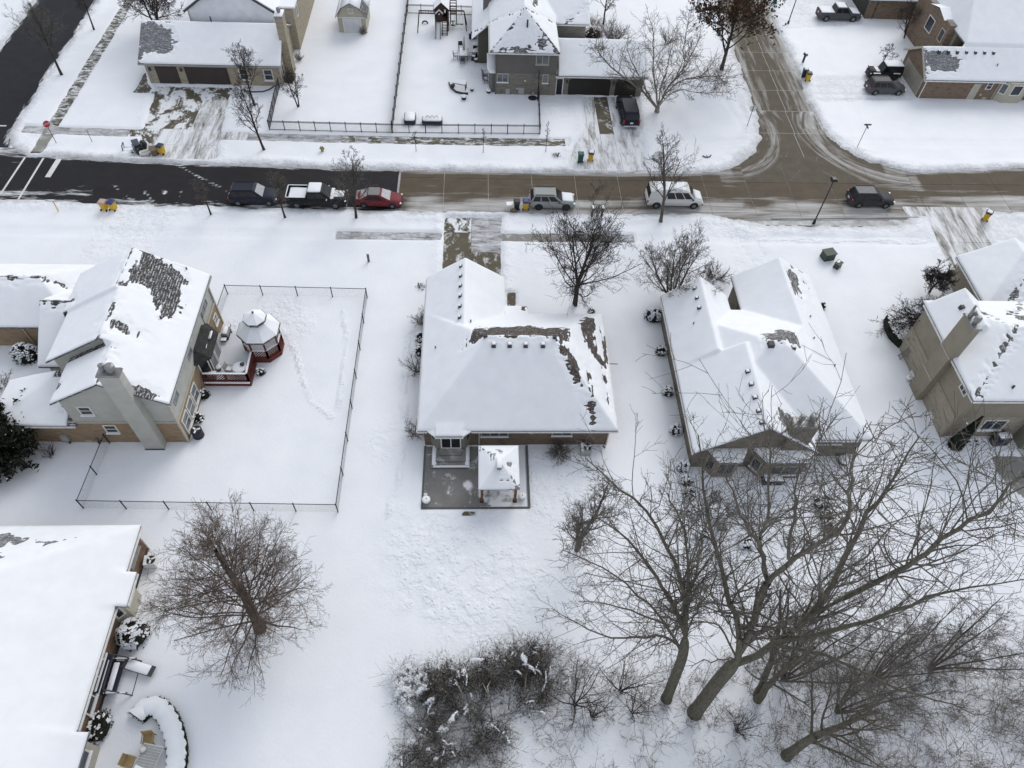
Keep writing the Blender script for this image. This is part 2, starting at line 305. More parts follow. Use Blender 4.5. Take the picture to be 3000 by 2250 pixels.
def ground_fields(x, y):
    """snow height, dirt, tramp"""
    dr = sd_road(x, y)+(fbm(x, y, 1.6, 4, 3.0)-0.5)*0.9
    s = 0.12+(fbm(x, y, 9, 3, 1.0)-0.5)*0.09+(fbm(x, y, 1.5, 3, 2.0)-0.5)*0.03
    s = s+0.13*np.exp(-((dr-0.9)/0.65)**2)*(0.35+1.1*fbm(x, y, 0.9, 3, 8.0))
    dirt = np.zeros_like(x); tramp = np.zeros_like(x)
    dirt = np.maximum(dirt, 0.50*(1-sstep(0.1, 1.3, dr))*(0.5+fbm(x, y, 2.2, 3, 5.0)*0.8)); tramp = np.maximum(tramp, 0.8*(1-sstep(0.5, 1.9, dr)))
    def cut(d, depth=-0.14, soft=0.28): return sstep(-soft, soft*0.6, d), depth
    def apply(s, d, soft=0.3, low=-0.13):
        k = sstep(-soft, soft*0.5, d); return s*k+low*(1-k)
    def band(s, d, drop=0.05, soft=0.25): return s-drop*(1-sstep(-soft, soft, d))
    wob = (fbm(x, y, 0.9, 3, 11.0)-0.5)*0.35
    # walks
    wn = np.abs(y-y_walkN(x))-0.74
    ex = ((x > -49.5) & (x < 10.2)); s = np.where(ex, apply(s, wn+wob*0.5, 0.22), s)
    s = np.where((x > 18) & (x < 31.3) | (x > 40), band(s, np.abs(y-(70.6+0.02*np.maximum(x-20, 0)))-0.75, 0.045), s)
    nw = np.maximum(np.abs(x+46.4)-0.68, 66.6-y); s = apply(s, nw+wob*0.5, 0.22)
    ws = np.abs(y-Y_WALKS)-0.62
    s = np.where(((x > -13.8) & (x < -3.6)) | ((x > 2.2) & (x < 15.3)), apply(s, ws+wob*0.4, 0.2), band(s, ws, 0.06))
    dirt = np.maximum(dirt, np.where((x > -34) & (x < -13.8) | (x > 15.2) & (x < 19), 0.10*(1-sstep(-0.2, 0.2, ws)), 0))
    tw = np.minimum(sd_line(x, y, [(44.6, 96), (44.5, 86.5)]), sd_line(x, y, [(44.6, 79.4), (44.4, 72)])); s = band(s, tw-0.7, 0.06); dirt = np.maximum(dirt, 0.07*(1-sstep(0.5, 0.9, tw)))
    # cleared drives
    for P, lo in ((DRV_TL, -0.13), (DRV_TM, -0.13), (DRV_M, -0.13), (DRV_RR, -0.13)):
        d = sd_poly(x, y, P)+wob; s = apply(s, d, 0.3, lo)
        bank = np.exp(-((d-0.5)/0.4)**2)*0.10*fbm(x, y, 0.8, 3, 4.0); s = s+bank; tramp = np.maximum(tramp, 0.7*np.exp(-((d-0.5)/0.6)**2))
    # snowed-in drives with wheel tracks
    for P, k in ((DRV_HL, 0.13), (DRV_HR, 0.07), (DRV_RR2, 0.24), (DRV_TR, 0.25), (DRV_TR2, 0.25)):
        d = sd_poly(x, y, P); m = 1-sstep(-0.5, 0.2, d); s = s-0.06*m; dirt = np.maximum(dirt, k*m*(0.35+1.2*fbm(x, y*0.35, 1.1, 4, 6.0))); tramp = np.maximum(tramp, 0.35*m)
    for P, k in (([(25.2, 59), (25.8, 55), (26.6, 51), (26.8, 47)], 0.20), ([(27.0, 59), (27.5, 55), (28.1, 51), (28.2, 47)], 0.20), ([(23.2, 60), (24.6, 57), (25.4, 54)], 0.18), ([(-32.4, 59), (-33.2, 52)], 0.18), ([(-34.2, 59), (-35.2, 52)], 0.18), ([(-31.2, 59), (-31.8, 53)], 0.16),
                 ([(40, 84.2), (53, 84.9)], 0.30), ([(40, 82.6), (49, 83.1)], 0.32), ([(39.5, 81.2), (48, 81.3)], 0.34), ([(39.5, 80.0), (53, 80.4)], 0.40), ([(41, 99), (47, 99.4)], 0.32), ([(41, 101), (50, 101.5)], 0.30), ([(30.3, 84), (31.6, 74), (32.6, 71.5), (24, 70.6)], 0.09), ([(28.6, 84), (30.4, 74)], 0.07)):
        d = sd_line(x, y, P); s = s-0.04*np.exp(-(d/0.2)**2); dirt = np.maximum(dirt, k*np.exp(-(d/0.24)**2))
    # patio, walk to the porch, pad at the top left garage, right patio
    s = apply(s, sd_poly(x, y, PATIO_M), 0.12, -0.1); s = apply(s, sd_box(x, y, 2.5, 3.45, 45.2, 47.0)+wob*0.5, 0.15)
    s = apply(s, sd_poly(x, y, [(-39.8, 78.4), (-37.0, 78.2), (-38.6, 80.5), (-39.7, 83.4)])+wob*0.4, 0.2)
    s = apply(s, sd_poly(x, y, [(40.75, 29.3), (44.5, 29.3), (47, 24), (43.0, 24.6), (41.7, 25.6), (40.8, 26.8), (40.6, 28.2)])+wob*0.3, 0.15)
    s = apply(s, sd_box(x, y, -1.15, -0.2, 24.42, 24.72)+wob*0.2, 0.1); s = apply(s, np.hypot((x-51.2)/1.5, (y-51.6)/1.0)-0.75, 0.1)
    for P, r in TRAILS:
        d = sd_line(x, y, P)+(fbm(x, y, 1.2, 2, 3.3)-0.5)*0.3; m = 1-sstep(r*0.4, r, d); tramp = np.maximum(tramp, 0.95*m); s = s-0.012*m; dirt = np.maximum(dirt, 0.05*m)
    for c, r, k in TRAMPS:
        m = 1-sstep(0.45, 1.0, np.hypot(x-c[0], y-c[1])/r+(fbm(x, y, 1.5, 3, 7.0)-0.5)*0.5); tramp = np.maximum(tramp, k*m)
    # earth and litter in the brush strip
    br = (1-sstep(-0.2, 0.5, sd_poly(x, y, [(-5.2, 13.4), (-3.0, 14.6), (5, 14.8), (6.5, 11.5), (3.5, 8.8), (0.5, 7.0), (-4.2, 6.0)])+(fbm(x, y, 1.5, 3, 2.5)-0.5)*1.5)); dirt = np.maximum(dirt, 0.34*br*fbm(x, y, 0.8, 4, 9.9))
    wd = (1-sstep(9.5, 12.5, y+(fbm(x, y, 3, 3, 6.6)-0.5)*3))*(x > 3); dirt = np.maximum(dirt, 0.10*wd*fbm(x, y, 1.0, 3, 1.9)); tramp = np.maximum(tramp, 0.5*wd)
    s = np.where(dr < 0.05, -0.14*sstep(0.12, -0.12, dr)+s*(1-sstep(0.12, -0.12, dr)), s)
    return s, dirt, tramp
def make_ground():
    def axis(lo, hi, st, far):
        core = np.arange(lo, hi+1e-6, st); o = [st]; 
        while sum(o) < far: o.append(o[-1]*1.45)
        c = np.cumsum(o); return np.concatenate([lo-c[::-1], core, hi+c])
    xs = axis(-62, 72, 0.25, 2500); ys = axis(4, 108, 0.25, 2500)
    X, Y = np.meshgrid(xs, ys, indexing='xy'); S, D, T = ground_fields(X, Y)
    nx, ny = len(xs), len(ys); V = np.stack([X.ravel(), Y.ravel(), S.ravel()], 1)
    i = np.arange(nx*ny).reshape(ny, nx); F = np.stack([i[:-1, :-1], i[:-1, 1:], i[1:, 1:], i[1:, :-1]], -1).reshape(-1, 4)
    me = np_mesh('ground', V, [F], True); o = link('ground', me, M['snow_ground']); tag(o, kind='structure')
    for nme, arr in (('dirt', D), ('tramp', T)):
        a = me.attributes.new(nme, 'FLOAT', 'POINT'); a.data.foreach_set('value', arr.ravel().astype(np.float32))
    return o
make_ground()
def sheet(name, xs, ys, keep, mat, z=0.0, cov=None, parent=None, kind='structure'):
    X, Y = np.meshgrid(xs, ys, indexing='xy'); nx, ny = len(xs), len(ys); i = np.arange(nx*ny).reshape(ny, nx)
    F = np.stack([i[:-1, :-1], i[:-1, 1:], i[1:, 1:], i[1:, :-1]], -1).reshape(-1, 4)
    cx = X.ravel()[F].mean(1); cy = Y.ravel()[F].mean(1); F = F[keep(cx, cy)]
    u, inv = np.unique(F, return_inverse=True); F = inv.reshape(-1, 4)
    V = np.stack([X.ravel()[u], Y.ravel()[u], np.full(len(u), z)], 1); me = np_mesh(name, V, [F], False); o = link(name, me, mat, parent)
    if cov is not None:
        a = me.attributes.new('cov', 'FLOAT', 'POINT'); a.data.foreach_set('value', cov(V[:, 0], V[:, 1]).astype(np.float32))
    if kind: tag(o, kind=kind)
    return o
m_pave('asphalt', (0.020, 0.019, 0.021), attr=True, scale=0.9, stretch=(0.25, 1.6, 1), wet=0.45, soft=0.16)
m_pave('asphalt_ns', (0.020, 0.021, 0.026), attr=True, scale=0.9, stretch=(1.6, 0.25, 1), wet=0.45, soft=0.16)
m_pave('road_concrete', (0.100, 0.080, 0.056), attr=True, scale=0.8, stretch=(0.16, 2.0, 1), wet=0.5, soft=0.34, tint=(0.50, 0.495, 0.485))
m_pave('road_concrete_ns', (0.100, 0.082, 0.058), attr=True, scale=0.8, stretch=(2.0, 0.16, 1), wet=0.5, soft=0.34, tint=(0.50, 0.495, 0.485))
m_pave('road_concrete_turn', (0.104, 0.087, 0.064), attr=True, scale=0.8, stretch=(1.7, 0.3, 1), rot=math.radians(38), wet=0.5, soft=0.34, tint=(0.50, 0.495, 0.485))
m_pave('road_turn_e', (0.104, 0.087, 0.064), attr=True, scale=0.8, wet=0.6, soft=0.28, tint=(0.52, 0.515, 0.505), polar=(47.8, 73.8))
m_pave('road_turn_w', (0.104, 0.087, 0.064), attr=True, scale=0.8, wet=0.6, soft=0.28, tint=(0.52, 0.515, 0.505), polar=(25.2, 73.4))
m_pave('gutter', (0.20, 0.19, 0.17), cov=0.50, scale=0.8, stretch=(0.3, 1.2, 1), soft=0.35, tint=(0.55, 0.55, 0.55))
m_pave('joint_fill', (0.26, 0.245, 0.215), cov=0.46, scale=0.8, soft=0.5)
def cov_main(x, y):
    """snow share on the carriageway: slush on the parking lane, thin streaks elsewhere"""
    t = (y-yS(x)); c = 0.06+0.10*sstep(0.55, 0.75, fbm(x*0.2, y, 1.3, 3, 4.0))
    lane = 1-sstep(1.9, 3.0, t+(fbm(x, y, 5, 3, 2.0)-0.5)*1.2); east = sstep(-8.5, -6.5, x)
    c = np.maximum(c, east*lane*(0.60+0.40*(fbm(x, y, 4, 3, 1.0)-0.5)))
    c = np.maximum(c, (1-east)*0.42*(1-sstep(0.2, 1.3, t+(fbm(x, y, 2, 3, 7.0)-0.5))))
    c = np.maximum(c, 0.42*(1-sstep(0.2, 1.3, sd_line(x, y, [(-52, 59.9), (-39, 60.6)]))))
    for P in ([(-33, 66), (-29, 63.3), (-24.5, 60.2)], [(-37, 61.5), (-34, 59)], [(-33.8, 60.7), (-32, 58.8)], [(-31.8, 61), (-31, 58.6)], [(-30.2, 61.3), (-30, 58.6)]):
        c = np.maximum(c, 0.50*np.exp(-(sd_line(x, y, P)/0.28)**2))
    c = np.maximum(c, 0.5*(1-sstep(0.1, 0.8, yN(x)-y))*(1-(np.abs(x-36)<8.5)*1.0))
    for P in ([(26, 60.8), (32, 59.6), (40, 60.3), (46, 61)], [(10, 59.4), (18, 58.9)], [(43, 60.7), (60, 60.0)], [(28, 60.0), (38, 59.5)], [(43, 59.7), (52, 59.4)], [(-7, 59.4), (-3, 59.9), (2, 60.7)]):
        c = np.where(sd_line(x, y, P) < 0.4, c*(0.55+0.45*sstep(0.1, 0.4, sd_line(x, y, P))), c)
    # the turn off into the side road
    tj = 0.46*np.exp(-((np.hypot(x-47.8, y-73.8)-9.8)/2.0)**2)*(x < 48)*(y < 76); c = np.maximum(c, tj)
    c = np.maximum(c, 0.40*np.exp(-((np.hypot(x-25.2, y-73.4)-9.0)/1.4)**2)*(x > 26)*(y < 74))
    return c
def cov_side(x, y):
    xe = 36.3+0.03*(y-73); c = 0.10+0*x
    for off, k in ((-2.9, 0.6), (-1.7, 0.36), (0.9, 0.36), (1.9, 0.5), (2.9, 0.66), (3.4, 0.75)): c = np.maximum(c, k*np.exp(-((x-xe-off)/0.42)**2))
    c = np.where(y < 77, np.minimum(c, 0.36), c); return np.maximum(np.maximum(c, 0.52*np.exp(-((np.hypot(x-47.8, y-73.8)-9.4)/1.5)**2)*(y < 77)), 0.42*np.exp(-((np.hypot(x-25.2, y-73.4)-8.6)/1.0)**2)*(y < 77))
# --- asphalt carriageway in the west, concrete panels in the east
X_CON = -8.2
inroad = lambda x, y: sd_road(x, y) < 0.9
sheet('road', np.arange(-90, X_CON+0.01, 0.4), np.arange(56.8, 68.5, 0.3), lambda x, y: inroad(x, y) & (x < X_CON-0.01) & (y < 67.6), M['asphalt'], 0.0, cov_main)
sheet('side_road', np.arange(-60.5, -45, 0.3), np.arange(67.3, 140, 0.5), lambda x, y: inroad(x, y), M['asphalt_ns'], -0.004, lambda x, y: np.maximum(0.06+0*x, 0.5*(1-sstep(0.0, 1.0, -sd_road(x, y)))))
cr = sheet('concrete_road', np.arange(X_CON, 110, 0.6), np.arange(56.8, 140, 0.6), lambda x, y: sd_road(x, y) < 1.2, M['joint_fill'], -0.034)
_pn = {}
def panel(x0, x1, y0, y1, mat, cov, par, n=(6, 6), z=0.0, name='panel', gap=0.026):
    xs = np.linspace(x0+gap, x1-gap, n[0]); ys = np.linspace(y0+gap, y1-gap, n[1]); X, Y = np.meshgrid(xs, ys, indexing='xy')
    i = np.arange(X.size).reshape(n[1], n[0]); F = np.stack([i[:-1, :-1], i[:-1, 1:], i[1:, 1:], i[1:, :-1]], -1).reshape(-1, 4)
    V = np.stack([X.ravel(), Y.ravel(), np.full(X.size, z)], 1)
    b = np.concatenate([i[0, :], i[1:, -1], i[-1, -2::-1], i[-2:0:-1, 0]]); nv = len(V); lo = V[b].copy(); lo[:, 2] -= 0.06; k = len(b)
    S = np.array([(b[j], nv+j, nv+(j+1) % k, b[(j+1) % k]) for j in range(k)]); V = np.concatenate([V, lo])
    me = np_mesh(name, V, [F, S]); o = link(name, me, M[mat], par)
    if cov is not None: a = me.attributes.new('cov', 'FLOAT', 'POINT'); a.data.foreach_set('value', cov(V[:, 0], V[:, 1]).astype(np.float32))
    return o
for k in range(17):
    x0 = X_CON+4.6*k; x1 = x0+4.6; ym = 63.6+0.0001*(x0-2)**2
    turn = 27 < x0 < 44
    panel(x0, x1, float(yS(x0))-0.9, ym, 'road_concrete', cov_main, cr, (8, 8))
    panel(x0, x1, ym, (68.346 if 22 < x0 < 46 else float(yN(x0))+0.7), ('road_turn_w' if x0 < 34 else 'road_turn_e') if turn else 'road_concrete', cov_main, cr, (12, 8))
for k in range(9):
    y0 = 68.35+4.5*k; xe = 36.3+0.03*(y0-71); ww = 11.0 if k == 0 else (5.6 if k == 1 else 4.1)
    panel(xe-ww, xe+0.1, y0, y0+4.5, 'road_turn_w' if k < 2 else 'road_concrete_ns', cov_side, cr, (9, 6), -0.03); panel(xe+0.1, xe+ww, y0, y0+4.5, 'road_turn_e' if k < 2 else 'road_concrete_ns', cov_side, cr, (9, 6), -0.03)
# --- kerb with its gutter pan along the north side, showing where the plough scraped
def strip(name, fn, x0, x1, off, wd, z0, z1, mat, st=1.0):
    mb = MB(); xs = np.arange(x0, x1+1e-6, st)
    vs = []; fs = []
    for i, x in enumerate(xs):
        y = float(fn(x))+off; vs += [(x, y, z0), (x, y, z1), (x, y+wd, z1), (x, y+wd, z0)]
        if i: a = 4*(i-1); b = 4*i; fs += [(a, b, b+1, a+1), (a+1, b+1, b+2, a+2), (a+2, b+2, b+3, a+3)]
    mb.add(vs, fs); return mb.build(name, M[mat])
for _a, _b in ((-42, -37), (-27, 9), (19, 24)): tag(strip('kerb', yN, _a, _b, 0.55, 0.15, -0.02, 0.10, 'gutter'), kind='structure')
tag(strip('gutter', yN, -43, 24, -0.12, 0.66, -0.01, 0.012, 'gutter'), kind='structure')
for _a, _b in ((-46, -38), (-29, -4), (3, 23), (30, 46)): tag(strip('kerb', yS, _a, _b, -0.75, 0.15, -0.02, 0.10, 'gutter'), kind='structure')
# --- painted lines on the asphalt
m_pave('road_paint', (0.62, 0.61, 0.57), cov=0.3, scale=2.0, soft=0.4, wet=0.6)
rd = bpy.data.objects['road']
MB().prism([(-47.55, 59.9), (-47.35, 59.9), (-47.2, 66.0), (-47.4, 66.0)], 0.004, 0.010).build('crosswalk_line', M['road_paint'], rd)
MB().prism([(-45.55, 59.2), (-45.35, 59.2), (-45.3, 65.9), (-45.5, 65.9)], 0.004, 0.010).build('crosswalk_line', M['road_paint'], rd)
MB().prism([(-44.15, 62.75), (-43.6, 62.75), (-43.5, 65.8), (-44.05, 65.8)], 0.004, 0.010).build('stop_line', M['road_paint'], rd)
sr = bpy.data.objects['side_road']
for y in (71.4, 69.5): MB().prism([(-57, y), (-51.3, y), (-51.3, y+0.2), (-57, y+0.2)], 0.002, 0.008).build('crosswalk_line', M['road_paint'], sr)
# --- sidewalks: one slab after the other
m_pave('walk_patchy', (0.125, 0.112, 0.08), cov=0.40, scale=1.5, stretch=(0.6, 1.6, 1), soft=0.12)
m_pave('walk_patchy_ns', (0.095, 0.09, 0.07), cov=0.44, scale=1.5, stretch=(0.7, 1.5, 1), soft=0.12)
m_pave('walk_dusty', (0.155, 0.152, 0.15), cov=0.42, scale=1.4, stretch=(0.5, 1.6, 1), soft=0.35)
m_pave('walk_bare', (0.25, 0.242, 0.22), cov=0.16, scale=1.1, soft=0.25)
def walk(name, slabs, mat, z=0.0):
    r = empty(name, (slabs[0][0], slabs[0][2], 0)); tag(r, kind='structure')
    for i, (x0, x1, y0, y1) in enumerate(slabs):
        mt = mat(i, x0, y0) if callable(mat) else mat
        MB().box(x0+0.012, x1-0.012, y0, y1, -0.08, z+random.uniform(-0.006, 0.006)).build('slab', M[mt], r)
    return r
def nslab(x): y = float(y_walkN(x+0.72)); return (x, x+1.44, y-0.68, y+0.68)
walk('sidewalk', [nslab(-49.6+1.44*k) for k in range(42) if not -36.8 < -49.6+1.44*k+0.7 < -28.2], lambda i, x, y: 'walk_dusty' if x < -33 or -28 < x < -9.6 and (int(x) % 3) else 'walk_patchy')
walk('sidewalk', [(-47.1, -45.72, 67.0+1.45*k, 68.45+1.45*k) for k in range(24)], lambda i, x, y: 'walk_bare' if y < 71 else 'walk_patchy_ns')
walk('sidewalk', [(-13.8+1.45*k, -12.35+1.45*k, Y_WALKS-0.62, Y_WALKS+0.62) for k in range(7)], 'walk_dusty')
walk('sidewalk', [(2.32+1.45*k, 3.77+1.45*k, Y_WALKS-0.62, Y_WALKS+0.62) for k in range(9)], lambda i, x, y: 'walk_bare' if x < 12 else 'walk_dusty')
# --- driveways
m_pave('drive_patchy', (0.10, 0.09, 0.062), cov=0.50, scale=0.75, stretch=(1.0, 0.7, 1), rot=0.5, soft=0.07)
m_pave('drive_tracks', (0.20, 0.185, 0.14), cov=0.66, scale=0.9, stretch=(1.9, 0.3, 1), rot=-0.05, soft=0.18)
m_pave('drive_half', (0.115, 0.10, 0.07), cov=0.30, scale=0.8, stretch=(1.2, 0.8, 1), soft=0.14)
m_pave('drive_slush', (0.17, 0.155, 0.12), cov=0.72, scale=0.9, stretch=(1.6, 0.35, 1), soft=0.25)
m_pave('drive_rr', (0.17, 0.155, 0.125), cov=0.55, scale=0.8, stretch=(1.8, 0.3, 1), rot=-0.35, soft=0.22)
m_pave('drive_diag', (0.15, 0.14, 0.11), cov=0.60, scale=0.8, stretch=(2.0, 0.32, 1), rot=0.12, soft=0.22)
def drive(name, cells):
    r = empty(name, (cells[0][0], cells[0][2], 0)); tag(r, kind='structure')
    for x0, x1, y0, y1, mt in cells: MB().box(x0+0.015, x1-0.015, y0+0.015, y1-0.015, -0.1, 0.004+random.uniform(-0.004, 0.004)).build('slab', M[mt], r)
    return r
drive('driveway', [(-38+3.2*i, -34.8+3.2*i, 65.7+2.9*j, 68.6+2.9*j, ('drive_patchy' if j == 4 or i == 0 and j > 0 or (i == 1 and j in (2, 3)) else ('drive_tracks' if i < 2 else 'drive_diag'))) for i in range(4) for j in range(5)])
drive('driveway', [(x0, x1, y0, y1, mt) for x0, x1, y0, y1, mt in ((9.4, 12.4, 65, 69.4, 'drive_slush'), (12.4, 15.6, 65, 68.4, 'drive_slush'), (15.6, 18.8, 65, 68.4, 'drive_slush'), (9.6, 12.4, 69.4, 74, 'drive_slush'), (12.4, 13.7, 68.4, 79.8, 'drive_tracks'), (13.7, 15.3, 72, 79.8, 'drive_half'), (12.4 + 1.3, 15.3, 68.4, 72, 'drive_slush'), (15.3, 19.6, 68.4, 73.5, 'drive_slush'), (15.3, 19.6, 73.5, 79.8, 'drive_tracks'))])
drive('driveway', [(-3.75, -0.7, 55.1, 58.2, 'drive_patchy'), (-0.7, 2.55, 55.1, 58.2, 'walk_dusty'), (-3.75, -0.7, 52.3, 55.1, 'drive_half'), (-0.7, 2.55, 52.3, 55.1, 'walk_dusty'), (-3.75, -0.7, 49.5, 52.3, 'drive_half'), (-0.7, 2.55, 49.5, 52.3, 'drive_half'), (-3.75, 2.55, 45.4, 49.5, 'drive_half')])
drive('driveway', [(44.5, 48.4, 46.5, 50.5, 'drive_patchy'), (48.4, 53.5, 46.5, 50.5, 'drive_rr'), (44.5, 48.4, 50.5, 54.5, 'drive_rr'), (48.4, 53.5, 50.5, 54.5, 'drive_rr'), (44.5, 48.4, 54.5, 60, 'drive_rr'), (48.4, 54, 54.5, 60, 'drive_rr')])
tag(MB().box(2.4, 3.55, 45.1, 47.1, -0.08, 0.0).build('front_path', M['drive_half']), kind='structure')
tag(MB().prism([(-40.0, 78.2), (-36.9, 78.0), (-36.9, 80.4), (-38.6, 80.6), (-39.9, 83.6)], -0.08, 0.0).build('garage_pad', M['drive_half']), kind='structure')
tag(MB().box(50.0, 53.2, 50.6, 52.8, -0.08, 0.02).build('cleared_paving', M['walk_bare']), kind='structure')
# ================================================================ HOUSES
def planes_of(pr):
    x0, x1, y0, y1 = pr['r']; e = pr['ez']; out = []
    for k, p in pr['p'].items():
        if k == 'S': out.append((0, p, e-p*y0))
        if k == 'N': out.append((0, -p, e+p*y1))
        if k == 'W': out.append((p, 0, e-p*x0))
        if k == 'E': out.append((-p, 0, e+p*x1))
    return out                                     # z = a*x+b*y+c
def zroof(pr, x, y):
    z = np.full(np.shape(x), 1e9)
    for a, b, c in planes_of(pr): z = np.minimum(z, a*x+b*y+c)
    x0, x1, y0, y1 = pr['r']; t = 1e-4
    return np.where((x >= x0-t) & (x <= x1+t) & (y >= y0-t) & (y <= y1+t), z, -1e9)
def solid(rect, z0, pr, drop=0.0, top=40.0):
    """box over rect cut below the roof planes of pr"""
    x0, x1, y0, y1 = rect; bm = bmesh.new(); bmesh.ops.create_cube(bm, size=1.0)
    for v in bm.verts: v.co = Vector((x0 if v.co.x < 0 else x1, y0 if v.co.y < 0 else y1, z0 if v.co.z < 0 else top))
    for a, b, c in planes_of(pr):
        n = Vector((-a, -b, 1)).normalized(); co = Vector((0, 0, c-drop))
        r = bmesh.ops.bisect_plane(bm, geom=bm.verts[:]+bm.edges[:]+bm.faces[:], dist=1e-5, plane_co=co, plane_no=n, clear_outer=True)
        es = [e for e in bm.edges if len(e.link_faces) == 1]
        if es: bmesh.ops.contextual_create(bm, geom=es)
    bmesh.ops.recalc_face_normals(bm, faces=bm.faces[:]); return bm
def bm_into(mb, bm, faces=None):
    vs = [tuple(v.co) for v in bm.verts]; bm.verts.index_update()
    mb.add(vs, [tuple(v.index for v in f.verts) for f in (faces if faces is not None else bm.faces)])
def shell(mb, pr, t=0.16):
    bm = solid(pr['r'], pr['ez']-3, pr); bm.normal_update(); bm.verts.index_update()
    tf = [f for f in bm.faces if f.normal.z > 0.15]; vs = sorted({v.index for f in tf for v in f.verts}); ix = {v: i for i, v in enumerate(vs)}; bm.verts.ensure_lookup_table()
    T = [tuple(bm.verts[v].co) for v in vs]; n = len(T); B = [(p[0], p[1], p[2]-t) for p in T]; fs = []; cnt = {}
    for f in tf:
        q = [ix[v.index] for v in f.verts]; fs.append(tuple(q)); fs.append(tuple(n+i for i in q[::-1]))
        for a, b in zip(q, q[1:]+q[:1]): cnt[(a, b)] = 1
    for (a, b) in cnt:
        if (b, a) not in cnt: fs.append((b, a, n+a, n+b))
    mb.add(T+B, fs); bm.free()
def wobble(x, y): return fbm(x, y, 0.7, 4, 2.0)
def roof_snow(house, prims, bare=(), step=0.11, th=0.11, mat='snow', name='snow', seed=0.0, streak=0.0, inset=0.0):
    """snow blanket as a height field over the roofs; bare: list of fn(x,y,z)->signed distance (<0 bare)"""
    ex = sorted({v for p in prims for v in p['r'][:2]}); ey = sorted({v for p in prims for v in p['r'][2:]})
    def ax(e):
        o = []
        for a, b in zip(e[:-1], e[1:]): o += list(np.linspace(a, b, max(2, int(math.ceil((b-a)/step))+1))[:-1])
        return np.array(o+[e[-1]])
    xs, ys = ax(ex), ax(ey); X, Y = np.meshgrid(xs, ys, indexing='xy'); Zs = np.stack([zroof(p, X, Y) for p in prims]); R = Zs.max(0); ok = R > -1e8
    t = th*(0.55+0.9*fbm(X, Y, 2.6, 4, 5.0+seed)); 
    # soft crests: snow settles away from sharp ridges
    def blur(A):
        B = A.copy(); B[1:-1, 1:-1] = (A[1:-1, 1:-1]*2+A[:-2, 1:-1]+A[2:, 1:-1]+A[1:-1, :-2]+A[1:-1, 2:])/6; return B
    Rn = np.where(ok, R, 0); Rb = Rn.copy()
    if ok.any():
        big = np.zeros_like(ok); 
        for dx, dy in ((0, 1), (1, 0), (0, -1), (-1, 0)): 
            sh = np.roll(np.roll(Rn, dx, 1), dy, 0); so_ = np.roll(np.roll(ok, dx, 1), dy, 0); big |= (~so_) | (np.abs(sh-Rn) > 0.7)
        for _ in range(1):
            nb = blur(Rb); Rb = np.where(big | ~ok, Rn, nb)
    Z = np.maximum(Rb, Rn-0.05)+t
    for fn in bare:
        d = fn(X, Y, Rn)+(wobble(X, Y)-0.5)*0.55; hf = fbm(X*0.7+Y*0.2, Rn*7, 0.35, 3, 3.0)*0.6+fbm(X, Y, 0.30, 2, 8.0)*0.4; Z = np.minimum(Z, np.maximum(Rn-0.07, Rn+(d+0.02)*0.20+(hf-0.5)*0.28))
    nx, ny = len(xs), len(ys); i = np.arange(nx*ny).reshape(ny, nx); F = np.stack([i[:-1, :-1], i[:-1, 1:], i[1:, 1:], i[1:, :-1]], -1).reshape(-1, 4)
    zf = Rn.ravel()[F]; okf = ok.ravel()[F].all(1) & ((zf.max(1)-zf.min(1)) < 0.7); F = F[okf]
    u, inv = np.unique(F, return_inverse=True); F = inv.reshape(-1, 4); V = np.stack([X.ravel()[u], Y.ravel()[u], Z.ravel()[u]], 1)
    # skirt
    E = np.concatenate([F[:, [0, 1]], F[:, [1, 2]], F[:, [2, 3]], F[:, [3, 0]]]); key = E[:, 0]*len(V)+E[:, 1]; rev = E[:, 1]*len(V)+E[:, 0]; bd = E[~np.isin(key, rev)]
    bv = np.unique(bd); mp = -np.ones(len(V), int); mp[bv] = len(V)+np.arange(len(bv)); lo = V[bv].copy(); lo[:, 2] = R.ravel()[u][bv]-0.03
    # round the rim a little
    V[bv, 2] -= 0.035
    S = np.stack([bd[:, 1], bd[:, 0], mp[bd[:, 0]], mp[bd[:, 1]]], 1); V = np.concatenate([V, lo])-np.array(root_of(house).location)
    return link(name, np_mesh(name, V, [F, S], True), M[mat], house)
def P_(r, ez, **p): return dict(r=r, ez=ez, p=p)
def ell(cx, cy, rx, ry, ang=0.0):
    ca, sa = math.cos(ang), math.sin(ang)
    return lambda x, y, z: (np.hypot(((x-cx)*ca+(y-cy)*sa)/rx, (-(x-cx)*sa+(y-cy)*ca)/ry)-1)*min(rx, ry)
def pol(*P): return lambda x, y, z: sd_poly(x, y, P)
FACE = {'S': ((1, 0), (0, -1)), 'N': ((-1, 0), (0, 1)), 'E': ((0, 1), (1, 0)), 'W': ((0, -1), (-1, 0))}
def dirs(face):
    if isinstance(face, str): return FACE[face]
    n = (math.cos(face), math.sin(face)); return ((-n[1], n[0]), n)
def slab_on(mb, c, face, w, h, d0, d1, off=(0, 0)):
    """box on a wall: centre c, width w, height h, from depth d0 to d1 along the outward normal"""
    (ux, uy), (nx, ny) = dirs(face); cx, cy, cz = c; cx += ux*off[0]; cy += uy*off[0]; cz += off[1]; vs = []
    for d in (d0, d1):
        for a, b in ((-w/2, -h/2), (w/2, -h/2), (w/2, h/2), (-w/2, h/2)): vs.append((cx+ux*a+nx*d, cy+uy*a+ny*d, cz+b))
    mb.add(vs, [(3, 2, 1, 0), (4, 5, 6, 7), (0, 1, 5, 4), (1, 2, 6, 5), (2, 3, 7, 6), (3, 0, 4, 7)]); return mb
